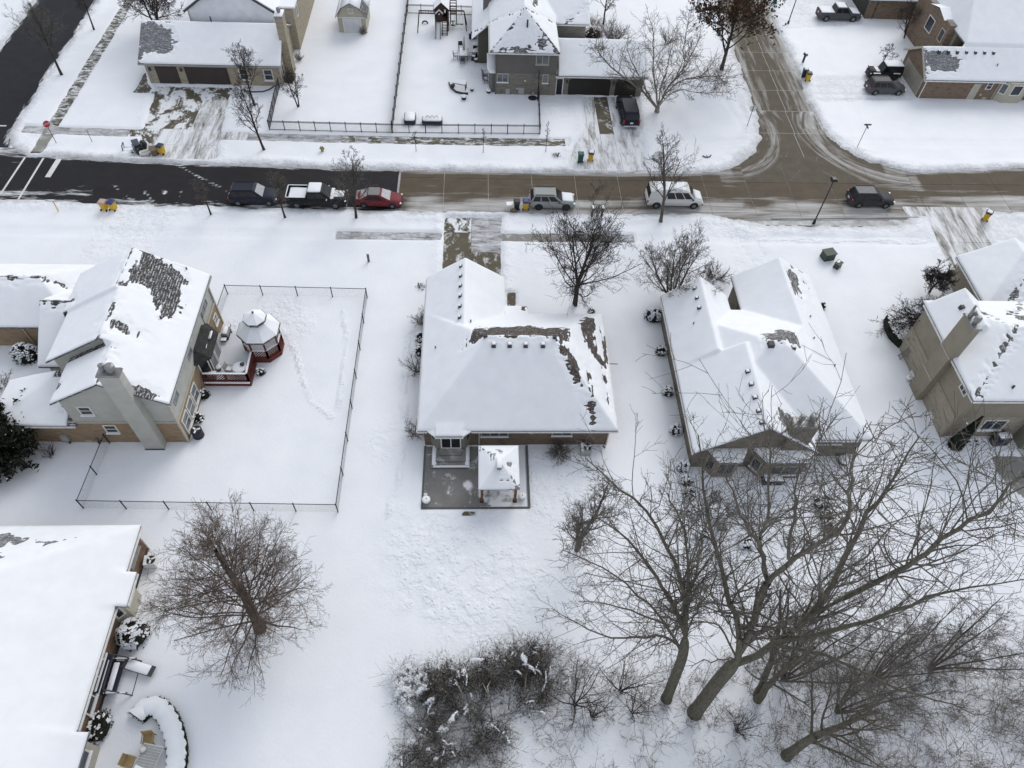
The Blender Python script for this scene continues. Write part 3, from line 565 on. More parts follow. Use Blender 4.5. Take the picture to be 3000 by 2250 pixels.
def window(par, c, face, w, h, cols=2, rows=1, frame='trim_white', sill=True, snow=True, glass='glass', fw=0.09):
    mb = MB()
    for s in (-1, 1): slab_on(mb, c, face, fw, h, -0.02, 0.06, (s*(w-fw)/2, 0)); slab_on(mb, c, face, w-2*fw, fw, -0.02, 0.058, (0, s*(h-fw)/2))
    for k in range(1, cols): slab_on(mb, c, face, 0.06, h-2*fw, -0.02, 0.055, (-w/2+w*k/cols, 0))
    for k in range(1, rows): slab_on(mb, c, face, w-2*fw, 0.05, -0.02, 0.052, (0, -h/2+h*k/rows))
    f = mb.build('window', M[frame], par)
    for k in range(cols):
        for q in range(rows):
            slab_on(MB(), c, face, (w-2*fw)/cols-0.04, (h-2*fw)/rows-0.03, -0.03, 0.02, (-w/2+fw+(k+0.5)*(w-2*fw)/cols, -h/2+fw+(q+0.5)*(h-2*fw)/rows)).build('pane', M[glass], f)
    if sill:
        slab_on(MB(), (c[0], c[1], c[2]-h/2-0.05), face, w+0.12, 0.08, -0.02, 0.14).build('sill', M[frame], f)
        if snow: slab_on(MB(), (c[0], c[1], c[2]-h/2+0.02), face, w+0.08, 0.07, 0.065, 0.16).build('sill_snow', M['snow'], f)
    return f
def wallbox(mb, x0, x1, y0, y1, z0, z1): return mb.box(x0, x1, y0, y1, z0, z1)
def gutter(par, a, b, mat='trim_white', s=0.11): return MB().bar(a, b, s, s).build('gutter', M[mat], par)
def downspout(par, x, y, z0, z1, mat='trim_white'): return MB().bar((x, y, z0), (x, y, z1), 0.09, 0.07).build('downspout', M[mat], par)
def roof_vent(par, x, y, prims, s=0.36, snow=True, nx=0.0, ny=-1.0):
    z = max(float(zroof(p, np.array(x), np.array(y))) for p in prims)
    o = MB().box(x-s/2, x+s/2, y-s/2, y+s/2, z-0.15, z+0.30, 0.03, 0.03).build('roof_vent', M['vent'], par)
    if snow: MB().box(x-s/2+0.03-nx*0.05, x+s/2-0.03-nx*0.05, y-s/2+0.03-ny*0.05, y+s/2-0.03-ny*0.05, z+0.29, z+0.36, 0.05, 0.05).build('snow', M['snow'], o)
def pipe(par, x, y, prims, h=0.45, r=0.06):
    z = max(float(zroof(p, np.array(x), np.array(y))) for p in prims); return MB().cyl((x, y, z-0.1), (x, y, z+h), r, r, 8).build('vent_pipe', M['vent'], par)
def chimney(par, x0, x1, y0, y1, z0, z1, mat, flues=((0.5, 0.5, 0.28),), shoulder=None):
    mb = MB(); mb.box(x0, x1, y0, y1, z0, z1)
    c = mb.build('chimney', M[mat], par); t = 0.08
    MB().box(x0-t, x1+t, y0-t, y1+t, z1, z1+0.16, 0.05, 0.05).build('cap', M['metal_cap'], c)
    for fx, fy, r in flues:
        cx, cy = x0+(x1-x0)*fx, y0+(y1-y0)*fy
        MB().lathe([(r*0.75, 0.1), (r*0.75, 0.42), (r*1.05, 0.44), (r*1.05, 0.78), (r*0.6, 0.86)], (cx, cy, z1), 14).build('flue', M['metal_cap'], c)
    return c
def corner_trim(par, x, y, z0, z1, mat): return MB().box(x-0.07, x+0.07, y-0.07, y+0.07, z0, z1).build('corner_board', M[mat], par)
# materials of the houses
m_plain('trim_white', (0.70, 0.69, 0.66), 0.5); m_plain('trim_tan', (0.44, 0.41, 0.35), 0.6); m_siding('siding_white', (0.84, 0.85, 0.87)); m_plain('trim_dark', (0.05, 0.05, 0.055), 0.5); m_plain('trim_grey', (0.33, 0.34, 0.33), 0.5)
m_plain('vent', (0.05, 0.05, 0.055), 0.6); m_plain('metal_cap', (0.26, 0.26, 0.26), 0.45, 0.5, 0.6)
m_glass('glass'); m_glass('glass_pale', (0.14, 0.155, 0.165)); m_glass('glass_dark', (0.012, 0.014, 0.018))
m_shingle('shingle_brown', (0.088, 0.072, 0.062), 0.30); m_shingle('shingle_dark', (0.068, 0.065, 0.063), 0.62); m_shingle('shingle_bare', (0.05, 0.05, 0.049), -0.6); m_shingle('shingle_grey', (0.19, 0.19, 0.20), 0.45); m_shingle('shingle_mid', (0.115, 0.11, 0.108), 0.6); m_shingle('shingle_tan', (0.13, 0.12, 0.105), 0.3)
m_brick('brick_brown', (0.150, 0.098, 0.064), (0.115, 0.076, 0.052)); m_brick('brick_red', (0.20, 0.105, 0.058), (0.16, 0.085, 0.05)); m_brick('brick_tan', (0.34, 0.235, 0.135), (0.27, 0.185, 0.11)); m_brick('brick_beige', (0.38, 0.33, 0.245), (0.34, 0.295, 0.22), (0.34, 0.31, 0.25)); m_brick('brick_grey', (0.20, 0.185, 0.155), (0.16, 0.15, 0.13)); m_brick('brick_right', (0.175, 0.155, 0.115), (0.145, 0.128, 0.098)); m_brick('brick_rr', (0.37, 0.325, 0.255), (0.33, 0.29, 0.23), (0.33, 0.30, 0.25)); m_brick('brick_tr', (0.20, 0.135, 0.088), (0.165, 0.11, 0.075))
m_siding('siding_sage', (0.44, 0.44, 0.40)); m_siding('siding_charcoal', (0.14, 0.132, 0.124)); m_siding('siding_taupe', (0.27, 0.235, 0.18)); m_siding('siding_olive', (0.20, 0.195, 0.155)); m_siding('siding_beige', (0.44, 0.41, 0.33)); m_siding('siding_olive_dark', (0.10, 0.10, 0.075)); m_siding('siding_black', (0.03, 0.032, 0.033))
m_siding('garage_brown', (0.052, 0.042, 0.038), 0.55); m_siding('garage_black', (0.026, 0.024, 0.021), 0.55); m_siding('garage_tan', (0.30, 0.28, 0.235), 0.55); m_siding('garage_white', (0.60, 0.61, 0.62), 0.5)
def new_house(name, label, loc): return empty(name, (*loc, 0), 0, label, 'house')
def roofs(h, prims, mat, t=0.16, name='roof'):
    out = []
    for p in prims:
        mb = MB(); shell(mb, p, t); out.append(mb.build(name, M[mat], h))
    return out
def gable_wall(h, rect, z0, pr, mat, name='wall', drop=0.17):
    bm = solid(rect, z0, pr, drop); mb = MB(); bm_into(mb, bm); bm.free(); return mb.build(name, M[mat], h)

# ---------------------------------------------------------------- 1 the house in the middle (brown brick, hipped roof)
h = new_house('brick_house', 'brown brick ranch house with hipped snowy roof and rear patio, in the centre', (3, 36)); HM = h
pm = P_((-4.5, 10.5, 29.98, 41.8), 2.7, S=0.67, N=0.67, W=0.755, E=0.81)
pg = P_((-4.503, 2.3, 36, 46.05), 2.703, W=0.68, E=0.68)
pp = P_((2.25, 4.15, 40.0, 42.77), 2.62, N=0.35)
pe = P_((4.1, 10.5, 40.6, 41.83), 2.66, N=0.36)
pb = P_((-3.18, -1.14, 29.5, 31), 2.69, S=0.35)
prs = [pm, pg, pp, pb]
roofs(h, prs, 'shingle_brown')
MB().add([(-3.78, 29.98, 2.70), (-3.18, 29.5, 2.69), (-3.18, 30.47, 3.03), (-3.78, 29.98, 2.54), (-3.18, 29.5, 2.53)], [(0, 1, 2), (0, 3, 4, 1)]).build('roof', M['snow'], h)
MB().add([(-0.5, 29.98, 2.70), (-1.14, 29.5, 2.69), (-1.14, 30.47, 3.03), (-0.5, 29.98, 2.54), (-1.14, 29.5, 2.53)], [(2, 1, 0), (1, 4, 3, 0)]).build('roof', M['snow'], h)
barem = [lambda x, y, z: np.maximum(np.maximum(4.95+0.12*np.abs(x-3.3)-z, 35.95-y), np.maximum(0.2-x-(38.4-y)*0.5, x-8.3)),
         pol((5.75, 36.0), (6.9, 35.6), (7.75, 34.3), (7.85, 32.8), (7.4, 32.9), (6.4, 34.6)), pol((8.1, 38.6), (8.5, 38.4), (8.7, 36.6), (9.9, 35.4), (10.3, 36.0), (9.6, 37.2), (9.3, 38.6), (9.9, 39.6), (9.6, 40.9), (8.8, 41.2)),
         pol((10.0, 36.5), (10.45, 36.5), (10.45, 39.2), (10.15, 39.0)), pol((8.35, 31.2), (8.55, 33.2), (8.75, 33.0), (8.75, 31.0)), ell(8.55, 30.9, 0.25, 0.5, 0.2), pol((3.55, 42.0), (3.75, 42.6), (4.05, 42.7), (3.8, 42.1)), ell(8.5, 33.5, 0.12, 0.3), ell(9.95, 34.6, 0.1, 0.25), ell(10.0, 32.5, 0.1, 0.22)]
roof_snow(h, prs, barem)
wl = MB(); wl.box(-4.1, 10.05, 30.42, 41.4, 0, 2.66); wl.build('wall', M['brick_brown'], h)
gable_wall(h, (-4.12, 1.95, 38, 45.7), 0, pg, 'brick_brown')
# bay with the patio door
mb = MB(); mb.prism([(-3.62, 30.45), (-3.08, 29.86), (-1.05, 29.86), (-0.6, 30.45)], 0.0, 2.66); bay = mb.build('bay', M['siding_olive'], h)
def slider(par, c, face, w, hh):
    f = MB()
    for s in (-1, 1): slab_on(f, c, face, 0.09, hh, 0, 0.08, (s*(w-0.09)/2, 0))
    slab_on(f, c, face, w-0.18, 0.09, 0, 0.078, (0, hh/2-0.045)); slab_on(f, c, face, w-0.18, 0.07, 0, 0.078, (0, -hh/2+0.035)); slab_on(f, c, face, 0.08, hh-0.16, 0, 0.075)
    d = f.build('patio_door', M['trim_white'], par)
    for s in (-1, 1): slab_on(MB(), c, face, w/2-0.14, hh-0.18, -0.02, 0.03, (s*(w/4-0.03), 0)).build('pane', M['glass_dark'], d)
slider(h, (-2.06, 29.86, 1.56), 'S', 1.55, 2.0)
ang = math.atan2(29.86-30.45, -1.05+0.6)
window(h, (-3.36, 30.14, 1.75), math.atan2(-0.54, -0.59), 0.5, 0.9, 1, 1, 'siding_olive', False, False); window(h, (-0.81, 30.17, 1.75), math.atan2(-0.45, 0.59), 0.5, 0.9, 1, 1, 'siding_olive', False, False)
window(h, (1.25, 30.42, 2.0), 'S', 2.1, 1.3, 3, 1, 'trim_grey'); window(h, (6.4, 30.42, 2.05), 'S', 1.55, 1.2, 2, 1, 'trim_grey')
slab_on(MB(), (4.05, 30.42, 1.95), 'S', 0.34, 0.34, -0.01, 0.12).build('wall_vent', M['trim_grey'], h)
downspout(h, 0.08, 30.36, 0, 2.6, 'trim_tan'); downspout(h, 9.98, 30.36, 0, 2.6, 'trim_tan'); MB().bar((9.75, 30.3, 0.08), (9.95, 30.0, 0.06), 0.12, 0.1).build('downspout', M['trim_dark'], h)
gutter(h, (-0.5, 29.95, 2.56), (10.5, 29.95, 2.56)); gutter(h, (-4.5, 29.95, 2.56), (-3.8, 29.95, 2.56)); gutter(h, (-4.54, 29.95, 2.56), (-4.54, 46.0, 2.56)); gutter(h, (10.54, 29.95, 2.56), (10.54, 41.8, 2.56)); gutter(h, (-3.2, 29.46, 2.55), (-1.1, 29.46, 2.55))
for x in (1.15, 2.35, 3.55, 4.85): roof_vent(h, x, 35.25, prs)
for y in (45.2, 44.05, 42.9, 41.75, 40.6, 39.4): roof_vent(h, -1.5, y, prs, 0.3, True, 1, 0)
for x, y in ((0.55, 35.9), (5.75, 35.8)): roof_vent(h, x, y, prs, 0.32, False)
for x, y in ((-3.4, 37.2), (8.35, 33.4), (9.8, 34.5), (9.9, 32.5), (-0.6, 39.0)): pipe(h, x, y, prs, 0.35, 0.05)
MB().bar((10.6, 36.6, 2.5), (11.3, 36.7, 2.35), 0.05, 0.05).build('gutter_arm', M['trim_dark'], h)
# porch post and front windows on the street side
for x in (2.6, 3.9): MB().box(x-0.09, x+0.09, 42.4, 42.58, 0.1, 2.45).build('porch_post', M['trim_white'], h)
window(h, (6.5, 41.4, 1.6), 'N', 1.8, 1.4, 2, 1); window(h, (9.0, 41.4, 1.6), 'N', 1.2, 1.4, 1, 1)
slab_on(MB(), (-1.1, 45.7, 1.1), 'N', 4.9, 2.15, 0, 0.04).build('garage_door', M['garage_tan'], h)

# ---------------------------------------------------------------- 2 the ranch on the right
h = new_house('brick_ranch', 'tan brick ranch house with long snowy gables and bay windows, right of centre', (23, 36)); HR_ = h
p1 = P_((15.9, 29.85, 29.15, 42.4), 2.7, S=0.635, N=0.58, W=0.62, E=0.605)
p2 = P_((15.897, 21.7, 36, 44.05), 2.703, W=0.80, E=0.80)
p3 = P_((22.62, 29.853, 36, 46.55), 2.697, W=0.64, E=0.64)
p4 = P_((15.894, 25.35, 27.95, 36), 2.706, W=0.70, E=0.70)
prs = [p1, p2, p3, p4]
roofs(h, prs, 'shingle_mid')
bare = [lambda x, y, z: np.maximum(np.maximum(35.7-y, 5.3+0.3*np.abs(x-24)-z), np.abs(x-23.9)-1.9), ell(27.3, 44.2, 0.55, 1.9, -0.12), ell(22.6, 29.6, 0.8, 0.9, 0.3), ell(24.9, 28.6, 0.35, 0.8, 0.5), ell(28.8, 45.9, 0.08, 0.5)]
roof_snow(h, prs, bare, seed=3.0)
MB().box(16.3, 29.45, 29.5, 42.0, 0, 2.66).build('wall', M['brick_right'], h)
gable_wall(h, (16.28, 21.35, 38, 43.7), 0, p2, 'brick_right'); gable_wall(h, (22.98, 29.47, 38, 46.2), 0, p3, 'brick_right'); gable_wall(h, (16.32, 24.95, 28.35, 34), 0, p4, 'brick_right')
gutter(h, (15.86, 27.95, 2.56), (15.86, 44.0, 2.56)); gutter(h, (29.9, 29.1, 2.56), (29.9, 46.5, 2.56)); gutter(h, (25.4, 29.1, 2.56), (29.85, 29.1, 2.56))
# two bays on the garden side, flat snowy tops
def bayroom(h, x0, x1, yb, d, z, mat, cut=0.6, lift=0.25):
    poly = [(x0, yb+0.1), (x0, yb), (x0+cut, yb-d), (x1-cut, yb-d), (x1, yb), (x1, yb+0.1)]
    b = MB().prism(poly, 0, z).build('bay', M[mat], h)
    rp = [(x0-0.15, yb+0.1), (x0-0.15, yb-0.1), (x0+cut-0.12, yb-d-0.25), (x1-cut+0.12, yb-d-0.25), (x1+0.15, yb-0.1), (x1+0.15, yb+0.1)]
    MB().prism(rp, z+0.002, z+0.12).build('bay_roof', M['shingle_mid'], h); MB().prism(rp, z+0.122, z+0.34, 0.05).build('bay_snow', M['snow'], h, True, 0.05)
    return b
bayroom(h, 17.2, 19.9, 28.35, 0.9, 2.45, 'siding_taupe'); window(h, (18.55, 27.45, 1.35), 'S', 1.3, 1.6, 2, 1, 'siding_taupe', True, False); window(h, (17.5, 27.9, 1.35), math.atan2(-0.6, -0.9), 0.75, 1.6, 1, 1, 'siding_taupe', False); window(h, (19.6, 27.9, 1.35), math.atan2(-0.6, 0.9), 0.75, 1.6, 1, 1, 'siding_taupe', False)
bayroom(h, 20.6, 25.2, 28.35, 1.0, 2.55, 'brick_right', 0.75); window(h, (22.9, 27.35, 1.3), 'S', 2.3, 1.2, 2, 1, 'trim_grey'); window(h, (20.98, 27.85, 1.35), math.atan2(-0.75, -1.0), 0.8, 1.3, 1, 1, 'trim_grey'); window(h, (24.82, 27.85, 1.35), math.atan2(-0.75, 1.0), 0.8, 1.3, 1, 1, 'trim_grey')
window(h, (26.9, 29.5, 2.05), 'S', 2.0, 0.8, 2, 1, 'siding_taupe')
MB().box(25.2, 28.8, 29.30, 29.5, 0, 0.9).build('planter_wall', M['brick_right'], h)
c = chimney(h, 22.45, 24.2, 28.1, 28.95, 2.2, 5.9, 'brick_right', ((0.25, 0.55, 0.20), (0.75, 0.6, 0.30)))
for y in (33.2, 32.0, 30.8, 29.6, 28.6): roof_vent(h, 20.2, y, prs, 0.34, True, 1, 0)
for y in (43.0, 41.9, 40.8): roof_vent(h, 18.2, y, prs, 0.3, True, 1, 0)
roof_vent(h, 22.2, 35.2, prs, 0.5, False); roof_vent(h, 24.0, 35.1, prs, 0.36, True)
for x, y in ((17.6, 39.5), (26.9, 37.5), (28.4, 35.5), (27.5, 40.2)): pipe(h, x, y, prs, 0.3, 0.05)
slab_on(MB(), (26.2, 46.2, 1.1), 'N', 4.9, 2.15, 0, 0.04).build('garage_door', M['garage_tan'], h)
window(h, (18.8, 43.7, 1.5), 'N', 1.8, 1.5, 2, 1); MB().box(22.94, 22.98, 43.0, 43.9, 0.1, 2.1).build('entry_door', M['garage_brown'], h)

# ---------------------------------------------------------------- 3 the two-storey house on the left
h = new_house('two_storey_house', 'two storey sage siding and tan brick house with broad chimney, at left', (-27, 36)); HL_ = h
q1 = P_((-29.9, -21.7, 30.35, 40.4), 5.55, W=0.56, E=0.56)
q2 = P_((-31.5, -21.697, 34.1, 40.4), 5.554, W=0.56, E=0.56)
q7 = P_((-33.95, -28.0, 35.9, 44.3), 2.75, S=0.71, N=0.71)
q6 = P_((-31.9, -21.703, 39.0, 43.25), 5.547, W=0.56, E=0.56)
q3 = P_((-41.5, -32.2, 39.95, 47.15), 2.75, S=0.60, N=0.60, E=0.62)
q4 = P_((-35.6, -29.35, 30.45, 34.6), 2.7, S=0.34, W=0.30)
q5 = P_((-34.6, -31.0, 33.0, 34.8), 4.2, S=0.5)
prs = [q1, q2, q3, q4, q6, q7]
roofs(h, prs, 'shingle_dark')
bare = [ell(-24.9, 41.2, 1.7, 1.5, 0.0), pol((-26.4, 43.2), (-24.2, 43.0), (-23.0, 40.6), (-22.7, 38.6), (-23.6, 37.6), (-24.8, 39.5), (-26.0, 41.6)), ell(-25.75, 35.6, 0.95, 0.45, -0.25), pol((-24.7, 31.1), (-23.4, 31.2), (-22.4, 30.8), (-22.8, 30.3), (-24.7, 30.3)),
        lambda x, y, z: np.maximum(np.abs(x+np.where(y < 34.1, 25.8, np.where(y < 40.4, 26.6, 26.8)))-0.07, -(fbm(x*0, y, 1.6, 2, 3.0)-0.40)*3), lambda x, y, z: np.maximum(np.maximum(np.abs(y-40.1)-0.14, x+31.2), -33.9-x), lambda x, y, z: np.maximum(np.maximum(np.abs(y-43.55)-0.08, x+33.5), -41.4-x), ell(-30.0, 31.9, 0.35, 0.25)]
roof_snow(h, prs, bare, seed=6.0)
Z1F = 2.75
MB().box(-31.5, -22.1, 30.7, 42.9, 0, Z1F).build('brick_wall', M['brick_tan'], h)
gable_wall(h, (-29.5, -22.13, 30.73, 40), Z1F, q1, 'siding_sage', 'siding_wall'); gable_wall(h, (-31.48, -22.15, 40.2, 42.87), Z1F, q6, 'siding_sage', 'siding_wall')
gable_wall(h, (-31.1, -22.17, 34.5, 39.85), 2.0, q2, 'siding_sage', 'siding_wall'); gable_wall(h, (-33.55, -31, 36.3, 43.9), 0, q7, 'siding_sage', 'siding_wall')
MB().box(-41.2, -32.6, 40.25, 46.8, 0, 2.72).build('brick_wall', M['brick_tan'], h)
MB().box(-33.6, -31.49, 30.75, 34.4, 0, 2.66).build('brick_wall', M['brick_tan'], h)
MB().box(-31.55, -22.08, 30.66, 30.73, Z1F-0.06, Z1F+0.1).build('band_board', M['trim_tan'], h); MB().box(-22.12, -22.05, 30.75, 42.9, Z1F-0.06, Z1F+0.1).build('band_board', M['trim_tan'], h)
for x, y in ((-22.1, 30.7), (-22.1, 42.9)): corner_trim(h, x, y, 0, 5.45, 'trim_tan')
chimney(h, -25.15, -23.75, 30.05, 30.72, 0, 9.05, 'siding_sage', ((0.3, 0.6, 0.2), (0.68, 0.5, 0.3)))
MB().box(-25.2, -23.72, 29.98, 30.05, 0.0, 0.18).build('chimney_base', M['trim_dark'], h)
window(h, (-28.1, 30.73, 4.25), 'S', 0.95, 1.0, 1, 2); window(h, (-27.2, 30.7, 1.95), 'S', 0.95, 1.0, 1, 2)
for y, z, ww in ((41.0, 4.4, 1.5), (36.2, 4.4, 1.0), (32.0, 4.4, 1.0)): window(h, (-22.13, y, z), 'E', ww, 1.3, 2 if ww > 1.2 else 1, 1 if ww > 1.2 else 2, 'trim_grey', False, glass='glass_pale')
for y in (34.3, 33.0, 31.7): window(h, (-22.1, y, 1.5), 'E', 1.15, 1.6, 1, 2, 'trim_white', True, False, glass='glass_pale')
window(h, (-22.1, 41.9, 1.7), 'E', 0.8, 0.9, 1, 2, 'trim_white', True, False, glass='glass_pale')
gutter(h, (-21.66, 30.35, 5.42), (-21.66, 43.2, 5.42), 'trim_grey'); gutter(h, (-35.6, 30.4, 2.58), (-29.4, 30.4, 2.58)); downspout(h, -36.9, 40.2, 0, 2.6, 'trim_tan'); downspout(h, -33.55, 30.72, 0, 2.6, 'trim_tan')
MB().lathe([(0.04, 0), (0.28, 0.02), (0.3, 0.06), (0.05, 0.1)], (-23.75, 30.9, 6.55), 14).build('satellite_dish', M['trim_grey'], h)
for x, y in ((-23.2, 42.9), (-23.7, 37.4)): pipe(h, x, y, prs, 0.3, 0.06)
for x, z in ((-29.5, 0.25),): slab_on(MB(), (x, 30.7, z), 'S', 0.5, 0.2, 0, 0.03).build('wall_vent', M['trim_tan'], h)
for x in (-30.9, -28.75): MB().cyl((x, 30.6, 0.1), (x, 30.55, 0.75), 0.07, 0.07, 8).build('meter_pipe', M['trim_dark'], h); 
MB().lathe([(0.12, 0), (0.14, 0.1), (0.1, 0.22)], (-28.75, 30.5, 0.6), 10).build('meter', M['metal_cap'], h); MB().box(-31.2, -30.7, 30.45, 30.68, 0.6, 1.2).build('meter', M['trim_grey'], h)
# sunroom bump-out
sr_ = MB().prism([(-22.15, 36.35), (-21.35, 36.95), (-21.35, 39.3), (-22.15, 40.2)], 0.0, 2.85).build('sunroom', M['siding_black'], h)
MB().add([(-22.1, 35.95, 2.9), (-21.0, 36.75, 2.9), (-21.0, 39.4, 2.9), (-22.1, 40.4, 2.9), (-22.1, 36.8, 3.75), (-22.1, 39.4, 3.75), (-22.1, 35.95, 2.76), (-21.0, 36.75, 2.76), (-21.0, 39.4, 2.76), (-22.1, 40.4, 2.76)], [(0, 1, 4), (1, 2, 5, 4), (2, 3, 5), (0, 6, 7, 1), (1, 7, 8, 2), (2, 8, 9, 3)]).build('sunroom_roof', M['shingle_bare'], h)
MB().cbox((-21.35, 38.75, 3.33), (0.28, 0.8, 0.14), 0, 0, -0.66).build('roof_snow_patch', M['snow'], h, True, 0.05); MB().cbox((-21.5, 37.9, 3.2), (0.14, 0.9, 0.06), 0.1, 0, -0.66).build('roof_snow_patch', M['snow'], h, True, 0.02)
window(h, (-21.75, 36.65, 1.55), math.atan2(-0.8, 0.6), 0.85, 2.1, 1, 1, 'trim_white', False, glass='glass_dark')
for y in (37.55, 38.7): window(h, (-21.35, y, 1.6), 'E', 1.05, 2.0, 1, 1, 'trim_white', False, glass='glass_pale')
window(h, (-21.7, 39.82, 1.6), math.atan2(0.8, 0.9), 0.8, 2.0, 1, 1, 'trim_white', False, glass='glass_pale')

# ---------------------------------------------------------------- 4 the two-storey house at the right edge
h = new_house('two_storey_house', 'taupe two storey house with square chimney on its side wall, at right edge', (42, 36))
r1 = P_((36.85, 49.0, 30.75, 41.0), 5.5, S=0.50, N=0.50, W=0.62)
r2 = P_((36.847, 41.6, 36.5, 40.6), 5.503, W=0.80, E=0.80)
r3 = P_((44.6, 53.0, 43.0, 49.4), 2.75, W=0.55, E=0.55, S=0.5)
prs = [r1, r2, r3]; roofs(h, prs, 'shingle_mid')
bare = [ell(40.0, 38.6, 0.2, 0.95, 0.25), lambda x, y, z: np.maximum(np.maximum(36.1-y, 6.75-z), 42.2-x), lambda x, y, z: np.abs((x-36.85)*0.62-(y-30.75)*0.5)-0.03]
roof_snow(h, prs, bare, seed=9.0)
MB().box(37.12, 48.7, 31.15, 40.6, 0, 2.75).build('brick_wall', M['brick_rr'], h); MB().box(37.14, 48.68, 31.17, 40.58, 2.75, 5.45).build('siding_wall', M['siding_taupe'], h)
gable_wall(h, (37.15, 41.3, 38, 40.3), 2.75, r2, 'siding_taupe', 'siding_wall')
gable_wall(h, (44.95, 52.6, 43.4, 49.0), 0, r3, 'siding_taupe')
MB().box(37.1, 37.2, 31.15, 40.6, 2.66, 2.80).build('band_board', M['siding_taupe'], h); MB().box(37.1, 37.5, 31.05, 31.25, 0, 5.4).build('corner_board', M['siding_taupe'], h)
c = chimney(h, 36.55, 37.16, 34.75, 36.35, 0, 8.9, 'siding_taupe', ((0.5, 0.35, 0.24), (0.35, 0.75, 0.2)))
MB().cyl((36.75, 36.1, 9.0), (36.75, 36.15, 10.1), 0.09, 0.09, 10).build('flue', M['metal_cap'], c)
MB().box(36.5, 36.56, 34.72, 36.4, 2.72, 2.80).build('band_board', M['trim_tan'], h); MB().box(36.5, 36.56, 34.72, 36.4, 5.50, 5.58).build('band_board', M['trim_tan'], h)
window(h, (37.14, 32.35, 4.85), 'W', 1.0, 0.75, 2, 1, 'trim_white', False); window(h, (40.7, 31.15, 1.75), 'S', 1.9, 1.35, 2, 1, 'trim_white')
for y in (33.0, 37.3): slab_on(MB(), (37.12, y, 0.35), 'W', 0.7, 0.3, 0, 0.04).build('basement_window', M['trim_white'], h)
gutter(h, (36.8, 30.7, 5.38), (36.8, 34.7, 5.38)); gutter(h, (36.8, 36.4, 5.38), (36.8, 40.6, 5.38)); gutter(h, (36.8, 30.7, 5.38), (49, 30.7, 5.38)); gutter(h, (44.55, 43, 2.62), (44.55, 49.3, 2.62))
roof_vent(h, 38.5, 38.9, prs, 0.36, False); roof_vent(h, 38.9, 37.8, prs, 0.36, False); roof_vent(h, 42.6, 35.0, prs, 0.5, False); pipe(h, 39.9, 31.6, prs, 0.35, 0.09)
MB().prism([(43.2, 31.15), (43.2, 29.9), (47.5, 29.9), (47.5, 31.15)], 0, 2.5).build('sunroom', M['siding_olive'], h); MB().box(42.9, 47.8, 29.6, 31.1, 2.5, 2.75).build('sunroom_roof', M['snow'], h, True, 0.05)
window(h, (44.2, 29.9, 1.3), 'S', 1.5, 1.9, 1, 1, 'trim_white', False, glass='glass_pale'); window(h, (46.0, 29.9, 1.3), 'S', 1.5, 1.9, 1, 1, 'trim_white', False, glass='glass_pale')

# ---------------------------------------------------------------- 5 the house at the bottom left
h = new_house('brick_house', 'red brick ranch house under deep snow, cut off by lower left corner', (-28, 14))
b1 = P_((-50, -22.5, 3.0, 22.45), 2.7, S=0.50, N=0.57, E=0.36)
b2 = P_((-31, -21.85, 16.9, 19.15), 2.703, E=0.22)
b3 = P_((-31, -21.85, 3, 9.7), 2.699, E=0.30)
prs = [b1, b2, b3]; roofs(h, prs, 'shingle_grey')
roof_snow(h, prs, [ell(-31.0, 21.0, 1.9, 0.7, 0.1), ell(-27.7, 20.8, 0.5, 0.12, 0.1), ell(-26.2, 21.2, 0.35, 0.08), ell(-31.0, 19.4, 1.4, 0.35, 0.2)], seed=12.0, step=0.2)
MB().box(-49, -22.85, 3.2, 22.05, 0, 2.66).build('wall', M['brick_red'], h)
MB().prism([(-22.9, 16.5), (-22.3, 17.15), (-22.3, 18.6), (-22.9, 19.2)], 0, 2.66).build('bay', M['siding_beige'], h); MB().box(-22.9, -22.15, 4, 9.4, 0, 2.66).build('bay', M['siding_beige'], h)
window(h, (-22.85, 20.7, 2.0), 'E', 1.6, 1.0, 2, 1, 'trim_grey', True, False); window(h, (-22.3, 17.9, 1.9), 'E', 1.1, 1.1, 1, 1, 'trim_white', False, glass='glass_dark'); window(h, (-22.6, 16.82, 1.9), math.atan2(-0.6, 0.65), 0.55, 1.1, 1, 1, 'trim_white', False, glass='glass_dark')
window(h, (-22.85, 12.5, 1.75), 'E', 3.2, 1.3, 3, 1, 'trim_white', True, True, glass='glass_dark'); window(h, (-22.85, 14.6, 2.2), 'E', 0.5, 0.5, 1, 1, 'trim_grey', True, False); window(h, (-22.15, 8.4, 1.9), 'E', 1.2, 1.2, 1, 1, 'trim_white', True, True)
gutter(h, (-22.46, 19.2, 2.56), (-22.46, 22.4, 2.56)); gutter(h, (-22.46, 9.8, 2.56), (-22.46, 16.8, 2.56)); gutter(h, (-21.81, 17.0, 2.56), (-21.81, 19.1, 2.56)); downspout(h, -22.7, 21.95, 0, 2.6, 'trim_white')
MB().box(-22.86, -22.75, 9.8, 22.0, 0.0, 0.25).build('plinth', M['trim_dark'], h)
